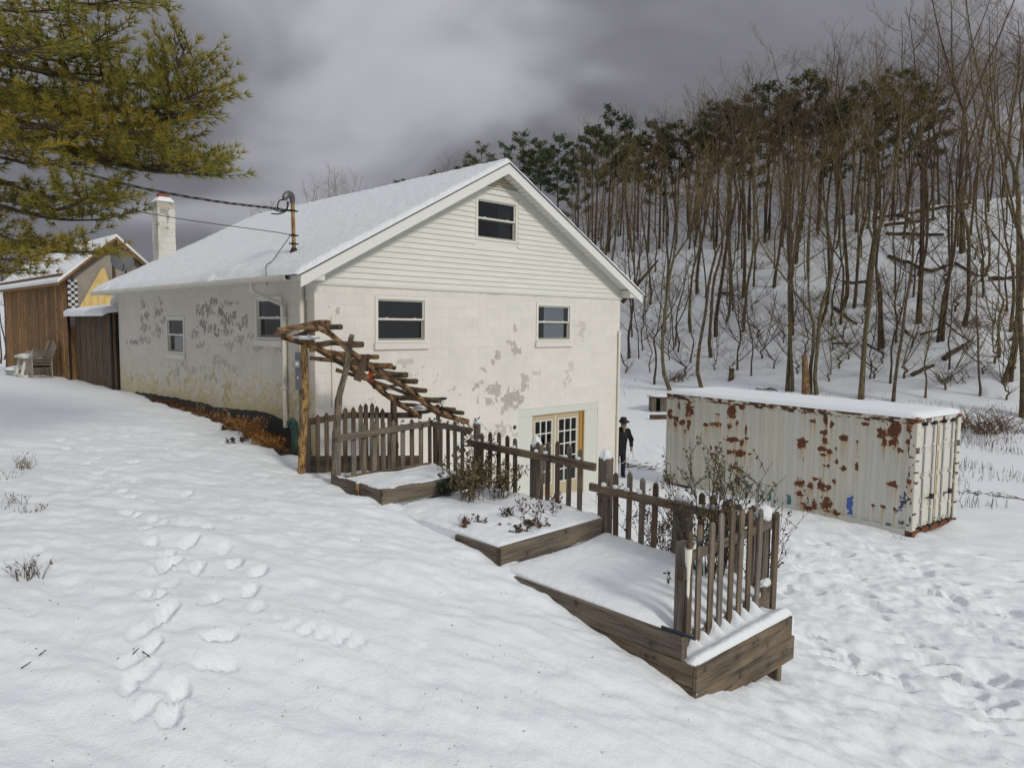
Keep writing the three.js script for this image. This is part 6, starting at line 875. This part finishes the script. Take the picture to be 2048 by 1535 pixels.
// a dry plant: stems that fork, small curled leaves or seed heads along them (site coordinates)
function dryPlant(seed, u, h, w, H, n, spread, o = {}) {
  const r = rng(seed), T = [], Lf = [];
  const leaf = (p, s) => { const a = v3(r() - .5, r() - .6, r() - .5).normalize().multiplyScalar(s), b = v3(r() - .5, r() - .5, r() - .5).normalize().multiplyScalar(s * .38), c = p.clone().add(a); const m = p.clone().lerp(c, .5); Lf.push(...[p, m.clone().add(b), c, p, c, m.clone().sub(b).add(v3(0, s * .15, 0))].flatMap(q => [q.x, q.y, q.z])); };
  for (let i = 0; i < n; i++) { const az = r() * 6.28, out = spread * (.25 + r() * .75), L = H * (.65 + r() * .45), b = v3(u + (r() - .5) * (o.foot || .12), h - .04, -w + (r() - .5) * (o.foot || .12)), P = [b]; let q = b.clone(), d = v3(Math.cos(az) * out * .5, 1, Math.sin(az) * out * .5).normalize(); for (let k = 0; k < 6; k++) { d.add(v3(Math.cos(az) * out * .12 + (r() - .5) * .22, -(o.droop || 0) * k * .1, Math.sin(az) * out * .12 + (r() - .5) * .22)).normalize(); q = q.clone().addScaledVector(d, L / 6); P.push(q); }
    const a = o.rad || .006; T.push(tube(P, P.map((_, k) => a * (1 - k * .13)), 4));
    const nb = o.branch === undefined ? 4 : o.branch; for (let k = 0; k < nb; k++) { const t = 2 + r() * 3.8, j = Math.floor(t), s = P[j].clone().lerp(P[j + 1], t - j), e = s.clone().add(v3((r() - .5), .25 + r() * .7, (r() - .5)).normalize().multiplyScalar(H * (.12 + r() * .16))); T.push(tube([s, s.clone().lerp(e, .5).add(v3((r() - .5) * .03, .015, (r() - .5) * .03)), e], [a * .55, a * .4, a * .25], 3)); const ml = o.leaf || 5; for (let m = 0; m < ml; m++) leaf(s.clone().lerp(e, .3 + .7 * r()), (o.ls || .035) * (.6 + r() * .8)); }
    const sl = o.stemLeaf === undefined ? 6 : o.stemLeaf; for (let m = 0; m < sl; m++) { const t = 1.5 + r() * 4.4, j = Math.floor(t); leaf(P[j].clone().lerp(P[j + 1], t - j), (o.ls || .035) * (.6 + r() * .8)); } }
  return { stems: merge(T), leaves: Lf.length ? raw(Lf) : null };
}
const LM = { weed: mat([.15, .115, .06], .9), olive: mat([.125, .10, .048], .9), brown: mat([.075, .045, .025], .9), dark: mat([.04, .03, .022], .9), red: mat([.13, .055, .035], .9), tan: mat([.30, .21, .10], .9), orange: mat([.33, .16, .045], .9), green: mat([.035, .05, .02], .8) };
function plant(name, label, cat, group, seed, u, w, h, H, n, sp, o, ms, ml) { const g = thing(name, label, cat, [u, h, w], true, group), p = dryPlant(seed, u, h, w, H, n, sp, o); part(g, 'stems', p.stems, ms); if (p.leaves) part(g, 'leaves', p.leaves, ml); return g; }
{
  const b2 = -2.49, P = (x, y, h) => { const r = ray(x, y), t = h / r.y; return toSite(r.x * t, -r.z * t); };
  const at = (x, y, h) => P(x, y, h);
  let q = at(940, 1000, b2); plant('dry_bush', 'olive leaved dry bush spilling over the bed by the fence post', 'bush', undefined, 1, q[0], q[1], b2, .75, 30, .95, { droop: .55, foot: .3, ls: .045, leaf: 7, stemLeaf: 10 }, LM.brown, LM.olive);
  q = at(990, 1000, b2); plant('dry_bush', 'brownish dry bush against the pickets of the middle bed', 'bush', undefined, 2, q[0] + .1, q[1], b2, .62, 22, .8, { droop: .4, foot: .25, ls: .04, leaf: 6, stemLeaf: 8 }, LM.dark, LM.olive);
  q = at(957, 985, b2); plant('dry_bush', 'dark brown flower stalks leaning on the round topped fence post', 'bush', undefined, 3, .72, -3.55, b2, 1.0, 16, .35, { foot: .25, ls: .05, leaf: 5, stemLeaf: 8, rad: .007 }, LM.dark, LM.brown);
  q = at(882, 975, -2.36); plant('evergreen_clump', 'small dark green clump hanging over the uppermost bed corner', 'plant', undefined, 4, q[0], -3.52, -2.42, .28, 16, .9, { droop: .5, foot: .16, ls: .06, leaf: 6, stemLeaf: 10 }, LM.dark, LM.green);
  const wilted = [[935, 1055, .22, 9], [965, 1045, .16, 6], [1020, 1035, .2, 8], [1052, 1042, .34, 3], [1060, 1048, .14, 10], [1075, 1035, .3, 6], [1085, 1050, .16, 8], [1108, 1030, .3, 5], [1035, 1060, .14, 9], [1003, 1050, .12, 4], [1120, 1020, .35, 5], [1050, 1025, .4, 4]];
  wilted.forEach(([x, y, H, n], i) => { const s = at(x, y, b2); plant('wilted_plant', 'small wilted brown plant in the snow of the middle bed', 'plant', 'wilted plants in the middle bed', 20 + i, s[0], s[1], b2, H, n, H < .2 ? 1.6 : .5, { droop: H < .2 ? .8 : .1, ls: .035, foot: .14, rad: .004, branch: 2, leaf: 4, stemLeaf: 6 }, LM.dark, i % 3 ? LM.brown : LM.red); });
  plant('dry_shrub', 'tall sparse dry shrub rising behind the short picket panel', 'shrub', undefined, 7, .60, -7.52, -2.95, 1.55, 26, .62, { foot: .22, ls: .04, leaf: 8, stemLeaf: 9, rad: .009, branch: 6 }, LM.dark, LM.olive);
  plant('dry_shrub', 'reddish brown seed headed shrub leaning over the lower fence rail', 'shrub', undefined, 8, 1.35, -6.55, gS(1.35, -6.55), 1.55, 30, .75, { foot: .3, ls: .03, leaf: 10, stemLeaf: 4, rad: .006, branch: 6 }, LM.dark, LM.red);
  plant('dry_shrub', 'pale twiggy shrub standing between fence and container', 'shrub', undefined, 12, 1.75, -7.35, gS(1.75, -7.35), 1.75, 18, .7, { foot: .25, ls: .035, leaf: 6, stemLeaf: 4, rad: .007, branch: 6 }, LM.brown, LM.brown);
  q = at(1324, 1182, -2.82); plant('weed_stalk', 'single dark weed stalk upright in the lowest bed', 'weed', undefined, 9, q[0], q[1], -2.84, .34, 1, .1, { ls: .04, rad: .004, branch: 3, leaf: 5, stemLeaf: 0 }, LM.dark, LM.dark);
  const tufts = [[48, 940, .3, 34], [35, 1005, .2, 12], [60, 1025, .16, 12], [55, 1150, .22, 30], [15, 960, .2, 8], [1800, 1078, .14, 10], [1860, 1010, .2, 6], [70, 1022, .12, 8], [8, 1020, .15, 8]];
  tufts.forEach(([x, y, H, n], i) => { const g = onGround(x, y), s = toSite(g.x, g.d); plant('grass_tuft', 'dry grass tuft poking through the open snow', 'grass', 'dry grass tufts in the snow', 60 + i, s[0], s[1], g.h, H, n, 1.0, { foot: .2, branch: 1, leaf: 1, stemLeaf: 1, rad: .003, ls: .025 }, i % 2 ? LM.brown : LM.weed, LM.weed); });
  // strip of bare earth, leaves and black foundation coat along the side wall
  const dk = mat([.034, .033, .031], .85), pos = [], uv = [], idx = [], n = 150, top = [[591, 868], [570, 842], [545, 828], [525, 822], [490, 817], [468, 815], [430, 812], [400, 803], [349, 793], [300, 786], [262, 780]].map(p => onU(...p, -.02)), bot = [[600, 905], [570, 880], [545, 862], [525, 850], [490, 838], [468, 830], [430, 824], [400, 814], [349, 804], [300, 795], [262, 786]].map(p => onU(...p, -.02));
  const ip = (arr, w) => { for (let i = 0; i < arr.length - 1; i++) if (w <= arr[i + 1].w) return lerp(arr[i].h, arr[i + 1].h, clamp((w - arr[i].w) / (arr[i + 1].w - arr[i].w))); return arr[arr.length - 1].h; };
  for (let i = 0; i <= n; i++) { const w = lerp(.45, 9.6, i / n), t = ip(top, w) + .05 * (fbm(w * 5, 3, 0, 3) - .5) - .02, b = ip(bot, w) - .25; pos.push(-.010, t, -w, -.03, lerp(t, b, .4), -w, -.06, b, -w); uv.push(w, 0, w, .2, w, .5); }
  for (let i = 0; i < n; i++) for (let k = 0; k < 2; k++) { const a = i * 3 + k; idx.push(a, a + 1, a + 3, a + 3, a + 1, a + 4); }
  part(house, 'foundation_coat', raw(pos, uv, idx), dk, 'ragged black coating low on the side wall');
  // leaf litter (nobody could count it)
  const r = rng(71), lp = [], lc = []; for (let i = 0; i < 5200; i++) { const w = .2 + 7.6 * Math.pow(r(), 1.5), wide = .62 - w * .055, u = -.05 - r() * r() * wide, s = .02 + r() * .035, y = gS(u, w) + .012 + r() * .03 + Math.max(0, .22 + u) * .25, c = v3(u, y, -w), a = v3(r() - .5, (r() - .5) * .5, r() - .5).normalize().multiplyScalar(s), b = v3(r() - .5, (r() - .5) * .5, r() - .5).normalize().multiplyScalar(s * .6); lp.push(...[c.clone().sub(a), c.clone().add(b), c.clone().add(a), c.clone().sub(a), c.clone().add(a), c.clone().sub(b)].flatMap(p => [p.x, p.y, p.z])); const t = r(), k = .5 + r(); for (let m = 0; m < 6; m++) lc.push(lerp(.05, .22, t) * k, lerp(.03, .095, t) * k, lerp(.018, .035, t) * k); }
  const lg = raw(lp); lg.setAttribute('color', new THREE.Float32BufferAttribute(lc, 3)); const lit = shadows(new THREE.Mesh(lg, new THREE.MeshStandardMaterial({ vertexColors: true, roughness: .9 }))); lit.name = 'leaf_litter'; setUD(lit, 'brown leaf litter along the foot of the side wall', 'leaves', null, 'stuff'); lit.position.copy(S(0, 0, 0)); lit.rotation.y = YAW; scene.add(lit);
  // bare earth under it
  { const ep = [], eu = [], ei = [], m = 90; for (let i = 0; i <= m; i++) { const w = lerp(.1, 8.5, i / m), wd = (.55 - w * .045) * (.75 + .5 * fbm(w * 2, 8, 0, 2)); [[0, .06], [-wd * .6, .035], [-wd, .004]].forEach(([u, h]) => { ep.push(u, gS(Math.min(u, -.05), w) + h, -w); eu.push(u, w); }); } for (let i = 0; i < m; i++) for (let k = 0; k < 2; k++) { const a = i * 3 + k; ei.push(a, a + 3, a + 1, a + 3, a + 4, a + 1); } const e = structure('bare_earth', raw(ep, eu, ei), mat([.06, .035, .018], .95)); e.position.copy(S(0, 0, 0)); e.rotation.y = YAW; }
  for (const [w, u, H, k] of [[2.9, -.32, .42, 0], [1.7, -.42, .5, 1], [1.45, -.5, .45, 1], [1.0, -.55, .35, 1], [.7, -.5, .35, 1], [2.3, -.42, .4, 1], [3.6, -.25, .4, 0], [4.6, -.2, .45, 0]]) plant('dead_grass', k ? 'orange dead grass clump by the foot of the side wall' : 'pale dead stalks by the foot of the side wall', 'grass', k ? 'orange grass by the wall' : 'pale stalks by the wall', 80 + Math.round(w * 10), u, w, gS(u, w), H, k ? 46 : 6, k ? .9 : .3, { droop: k ? .35 : 0, foot: k ? .3 : .12, branch: 0, stemLeaf: 2, rad: .004, ls: .05 }, k ? LM.orange : LM.tan, k ? LM.orange : LM.tan);
  for (const [x, y] of [[445, 858], [460, 855], [470, 850], [487, 880], [463, 885], [495, 875]]) { const g = onGround(x, y), s = toSite(g.x, g.d); plant('wilted_plant', 'curled brown weed at the snow edge near the side wall', 'plant', 'curled weeds by the side wall', 100 + x, s[0], s[1], g.h, .14, 4, .8, { foot: .1, ls: .05, rad: .004, branch: 2, leaf: 4 }, LM.dark, LM.brown); }
  { const g = onGround(477, 862), b = bx(-.3, 0, -.05, .3, .03, .05); b.rotateY(-.6); b.translate(g.x, g.h + .03, -g.d); solo('board_offcut', b, M.post, 'short grey board lying at the litter edge', 'board'); }
  // corrugated green drain hose standing at the corner
  { const bse = onGround(591, 897), p = onU(587, 840, -.28), s = thing('drain_hose', 'green corrugated drain hose standing at the house corner', 'hose', [-.28, gS(-.28, p.w), p.w]), P = [], R = [], n = 84, y0 = gS(-.28, p.w) - .05; for (let i = 0; i <= n; i++) { const t = i / n; P.push([-.28 + .03 * Math.sin(t * 3), y0 + t * .60, -p.w]); R.push(.068 + .01 * Math.cos(i * Math.PI / 2)); } part(s, 'hose', tube(P, R, 14, { caps: true }), mat([.03, .085, .06], .55)); part(s, 'elbow', tube(curve([[-.26, y0 + .56, -p.w], [-.28, y0 + .64, -p.w - .04], [-.3, y0 + .6, -p.w - .13], [-.3, y0 + .53, -p.w - .15]], 12), .045, 10, { caps: true }), mat([.03, .085, .06], .55)); }
  // specks of bark, twigs and leaves blown over the snow
  { const lp = [], lc = []; for (let i = 0; i < 620; i++) { const left = r() < .72, px = left ? r() * 1380 : 1560 + r() * 488, py = left ? 800 + r() * 735 : 1040 + r() * 495, g = onGround(px, py, snowH), [u, w] = toSite(g.x, g.d); if (g.d > 30 || (u > -1.05 && u < 1.3 && w < 0)) continue; const s = (.005 + r() * r() * .014), c = v3(g.x, g.h + .006, -g.d), an = r() * 6.28, a = v3(Math.cos(an), (r() - .2) * .4, Math.sin(an)).multiplyScalar(s), b = v3(-Math.sin(an), .3, Math.cos(an)).multiplyScalar(s * (.15 + r() * .25)); lp.push(...[c.clone().sub(a), c.clone().add(b), c.clone().add(a), c.clone().sub(a), c.clone().add(a), c.clone().sub(b)].flatMap(p => [p.x, p.y, p.z])); const k = .4 + r(); for (let m = 0; m < 6; m++) lc.push(.06 * k, .042 * k, .028 * k); } const g = raw(lp); g.setAttribute('color', new THREE.Float32BufferAttribute(lc, 3)); const m = shadows(new THREE.Mesh(g, new THREE.MeshStandardMaterial({ vertexColors: true, roughness: .9 }))); m.name = 'snow_debris'; setUD(m, 'dark specks of twig and leaf scattered on the snow', 'debris', null, 'stuff'); m.position.y = EYE; scene.add(m); }
  { const twg = [[0, 1540, 90, 1290], [265, 1310, 278, 1300], [285, 1305, 300, 1318], [42, 1338, 62, 1328], [78, 1312, 92, 1304]]; twg.slice(1).forEach(([a, b, c, d], i) => { const p = onGround(a, b, snowH), q = onGround(c, d, snowH), P = [v3(p.x, p.h + .01, -p.d), v3((p.x + q.x) / 2, (p.h + q.h) / 2 + .015, -(p.d + q.d) / 2), v3(q.x, q.h + .02, -q.d)]; solo('fallen_twig', tube(P, [.005, .004, .003], 5), LM.dark, 'dark twig lying on the foreground snow by the footprints', 'twig', 'twigs on the foreground snow'); }); }
}
{ // weeds and dry grass over the field and the hill foot: one mass
  const r = rng(72), T = []; for (let i = 0; i < 2600; i++) { const a = r(); let x, d; if (a < .45) { const px = 1240 + r() * 808, q = 33 + r() * 6; const k = (px - 1024) / F; d = q / (.66 * k + .75); x = k * d; } else if (a < .75) { const px = 1240 + r() * 830, q = 38 + r() * 18, k = (px - 1024) / F; d = q / (.66 * k + .75); x = k * d; } else { const px = 1930 + r() * 150, k = (px - 1024) / F; d = 18 + r() * 14; x = k * d; } if (fbm(x * .35, d * .35, 0, 3) < .5) continue; const h = groundH(x, d) - .02, H = .1 + r() * .22, an = r() * 6.28, lx = (r() - .5) * .15; T.push(tube([[x, h, -d], [x + lx, h + H, -d + (r() - .5) * .15]], [.008, .003], 3)); }
  const g = merge(T), m = shadows(new THREE.Mesh(g, LM.brown)); m.name = 'field_weeds'; setUD(m, 'dry weeds sticking out of the snowy field', 'weeds', null, 'stuff'); m.position.y = EYE; scene.add(m);
}
// ---------------------------------------------------------------- the person at the house corner
function march(f, c, half, res) {          // surface of a distance field, cube of half size about c
  const mc = new MarchingCubes(res, new THREE.MeshStandardMaterial(), false, false, 120000); mc.isolation = 0; const n = res;
  for (let k = 0; k < n; k++) for (let j = 0; j < n; j++) for (let i = 0; i < n; i++) mc.field[i + j * n + k * n * n] = -f(c[0] + (i - n / 2) / (n / 2) * half, c[1] + (j - n / 2) / (n / 2) * half, c[2] + (k - n / 2) / (n / 2) * half);
  mc.update(); const N = mc.count, p = new Float32Array(N * 3); for (let i = 0; i < N; i++) for (let a = 0; a < 3; a++) p[i * 3 + a] = mc.positionArray[i * 3 + a] * half + c[a];
  const g = new THREE.BufferGeometry(); g.setAttribute('position', new THREE.BufferAttribute(p, 3)); g.setAttribute('normal', new THREE.BufferAttribute(mc.normalArray.slice(0, N * 3), 3)); g.setAttribute('uv', new THREE.BufferAttribute(new Float32Array(N * 2), 2)); return g;
}
const cap = (a, b, ra, rb) => (x, y, z) => { const dx = b[0] - a[0], dy = b[1] - a[1], dz = b[2] - a[2], px = x - a[0], py = y - a[1], pz = z - a[2], t = clamp((px * dx + py * dy + pz * dz) / (dx * dx + dy * dy + dz * dz)); return Math.hypot(px - dx * t, py - dy * t, pz - dz * t) - lerp(ra, rb, t); };
const smin = (a, b, k) => { const h = clamp(.5 + .5 * (b - a) / k); return lerp(b, a, h) - k * h * (1 - h); };
const union = (l, k) => (x, y, z) => { let d = 9; for (const f of l) d = smin(d, f(x, y, z), k); return d; };
{
  const gx = 3.30, gd = 22.3, gh = groundH(gx, gd), p = new THREE.Group(); p.name = 'person'; setUD(p, 'person in black coat and brimmed hat looking round the house corner', 'person'); p.position.copy(V(gx, gh, gd)); p.rotation.y = .12; scene.add(p); bases.set(p, [0, 0, 0]);
  const J = { hip: [0, .96, 0], ch: [.02, 1.30, .07], nk: [.03, 1.50, .13], hd: [.04, 1.63, .18], sR: [.20, 1.42, .10], eR: [.33, 1.15, .05], wR: [.29, .95, .22], sL: [-.16, 1.42, .09], eL: [-.26, 1.14, .06], wL: [-.2, .95, .24] };
  const hand = (w, s) => { const o = [cap(w, [w[0] - s * .005, w[1] - .05, w[2] + .035], .026, .034), cap([w[0] - s * .005, w[1] - .05, w[2] + .035], [w[0] - s * .01, w[1] - .075, w[2] + .045], .034, .03)]; for (let i = 0; i < 4; i++) { const ox = w[0] + s * (.026 - i * .017), k = [.9, 1, .95, .75][i], a = [ox, w[1] - .085, w[2] + .05], b = [ox, w[1] - .085 - .035 * k, w[2] + .035], c = [ox, w[1] - .085 - .04 * k, w[2] + .005], e = [ox, w[1] - .085 - .02 * k, w[2] - .012]; o.push(cap(a, b, .0095, .009), cap(b, c, .009, .008), cap(c, e, .008, .007)); } const t0 = [w[0] - s * .03, w[1] - .05, w[2] + .03], t1 = [w[0] - s * .045, w[1] - .08, w[2] + .03], t2 = [w[0] - s * .03, w[1] - .105, w[2] + .02]; o.push(cap(t0, t1, .012, .010), cap(t1, t2, .010, .008)); return union(o, .008); };
  const body = union([cap(J.hip, J.ch, .135, .16), cap(J.ch, J.nk, .13, .055), cap(J.nk, [.038, 1.58, .16], .052, .055), cap(J.sR, J.eR, .052, .042), cap(J.eR, J.wR, .040, .027), cap(J.sL, J.eL, .052, .042), cap(J.eL, J.wL, .040, .027), cap([.09, .92, 0], [.10, .50, .04], .085, .058), cap([.10, .5, .04], [.11, .08, 0], .056, .04), cap([.11, .06, -.02], [.12, .04, .14], .042, .035), cap([-.09, .92, 0], [-.11, .50, .03], .085, .058), cap([-.11, .5, .03], [-.12, .08, -.02], .056, .04), cap([-.12, .06, -.04], [-.13, .04, .12], .042, .035)], .04);
  const hx = .04, hy = 1.66, hz = .19, head = (x, y, z) => { const X = x - hx, Y = y - hy, Zz = z - hz; let d = (Math.hypot(X / .078, Y / .112, Zz / .095) - 1) * .08; d = smin(d, cap([hx, hy - .07, hz + .03], [hx, hy - .085, hz + .055], .048, .035)(x, y, z), .03); d = smin(d, cap([hx, hy + .005, hz + .092], [hx, hy - .028, hz + .112], .010, .015)(x, y, z), .012); for (const s of [-1, 1]) { d = smin(d, Math.hypot((X - s * .08) / .5, (Y + .005) / 1.3, Zz + .005) - .022, .008); d = Math.max(d, -(Math.hypot(X - s * .031, Y - .008, Zz - .105) - .02)); } return Math.max(d, -(Math.hypot(X / 1.8, (Y + .055) * 2.2, Zz - .112) - .016)); };
  const skin = mat([.42, .19, .12], .6);
  const bm = merge([march(body, [0, .9, .05], 1.0, 96), march(head, [hx, hy - .01, hz], .17, 52), march(hand(J.wR, 1), [J.wR[0], J.wR[1] - .06, J.wR[2] + .02], .13, 52), march(hand(J.wL, -1), [J.wL[0], J.wL[1] - .06, J.wL[2] + .02], .13, 52)]);
  part(p, 'body', bm, skin);
  const coat = union([cap([0, .86, 0], J.ch, .185, .2), cap(J.ch, [.03, 1.47, .11], .17, .10), cap(J.sR, J.eR, .085, .068), cap(J.eR, [.295, .97, .2], .066, .052), cap(J.sL, J.eL, .085, .068), cap(J.eL, [-.205, .97, .22], .066, .052), cap([0, .85, 0], [0, .74, 0], .18, .185)], .05);
  const black = mat([.011, .011, .013], .85);
  part(p, 'coat', march((x, y, z) => Math.max(coat(x, y, z) + .006 * (vn(x * 14, y * 9, z * 14 + 5) - .5) * 2, .70 - y), [0, 1.12, .06], .56, 64), black, 'long black coat');
  const trou = union([cap([.085, .9, 0], [.10, .50, .045], .105, .078), cap([.10, .5, .045], [.11, .09, 0], .076, .062), cap([-.085, .9, 0], [-.11, .50, .035], .105, .078), cap([-.11, .5, .035], [-.12, .09, -.02], .076, .062)], .03);
  part(p, 'trousers', march((x, y, z) => Math.max(trou(x, y, z), .07 - y), [0, .5, 0], .52, 56), black);
  for (const [x, z] of [[.11, -.01], [-.12, -.03]]) part(p, 'boot', march(union([cap([x, .13, z], [x, .06, z], .062, .058), cap([x, .05, z - .03], [x + .01, .042, z + .15], .055, .045)], .03), [x, .08, z + .05], .17, 34), mat([.02, .016, .013], .6));
  const beard = union([cap([hx - .05, hy - .06, hz + .07], [hx + .05, hy - .06, hz + .07], .03, .03), cap([hx, hy - .085, hz + .09], [hx, hy - .25, hz + .095], .052, .022), cap([hx - .068, hy - .01, hz + .03], [hx - .04, hy - .08, hz + .07], .018, .03), cap([hx + .068, hy - .01, hz + .03], [hx + .04, hy - .08, hz + .07], .018, .03)], .03);
  part(p, 'beard', march((x, y, z) => beard(x, y, z) + .007 * (vn(x * 60, y * 18, z * 60) - .5), [hx, hy - .14, hz + .07], .19, 46), mat([.22, .175, .12], .95));
  const hat = new THREE.LatheGeometry([[0, .13], [.055, .132], [.085, .122], [.096, .10], [.101, .01], [.125, .0], [.18, .002], [.186, .006], [.18, -.006], [.11, -.012], [.095, -.01]].map(q => new THREE.Vector2(...q)), 28); hat.scale(1, 1, 1.1); hat.rotateX(.12); hat.translate(hx, hy + .055, hz - .005); const ht = part(p, 'hat', hat, mat([.012, .011, .011], .8)); 
  part(p, 'glasses', merge([...[-1, 1].map(s => ellipsoid(hx + s * .033, hy + .006, hz + .1, .025, .02, .008)), bar([hx - .01, hy + .012, hz + .104], [hx + .01, hy + .012, hz + .104], .005, .005, .001), ...[-1, 1].map(s => bar([hx + s * .056, hy + .012, hz + .095], [hx + s * .08, hy + .012, hz], .004, .006, .001))]), mat([.03, .008, .008], .15));
  const w = J.wR, wp = (x, y, z) => { const v = v3(x, y, z).applyAxisAngle(v3(0, 1, 0), .12); return v3(gx + v.x, gh + v.y, -gd + v.z); };
  solo('rope', merge([tube(curve([wp(w[0], w[1] - .10, w[2] + .03), wp(.2, .72, .33), wp(.05, .52, .36), wp(-.25, .36, .3), wp(-.5, .06, .25)], 24), .0075, 6), tube(curve([wp(w[0], w[1] - .1, w[2] + .03), wp(w[0] + .06, .7, w[2] + .08), wp(w[0] + .11, .52, w[2] + .05)], 10), .006, 5), tube(curve([wp(w[0] - .02, w[1] - .1, w[2] + .03), wp(w[0] + .02, .72, w[2] + .08), wp(w[0] + .02, .56, w[2] + .07)], 10), .006, 5)]), mat([.6, .59, .56], .8), 'thin pale rope hanging from the hand of the person in black', 'rope');
}
renderer.render(scene, camera);
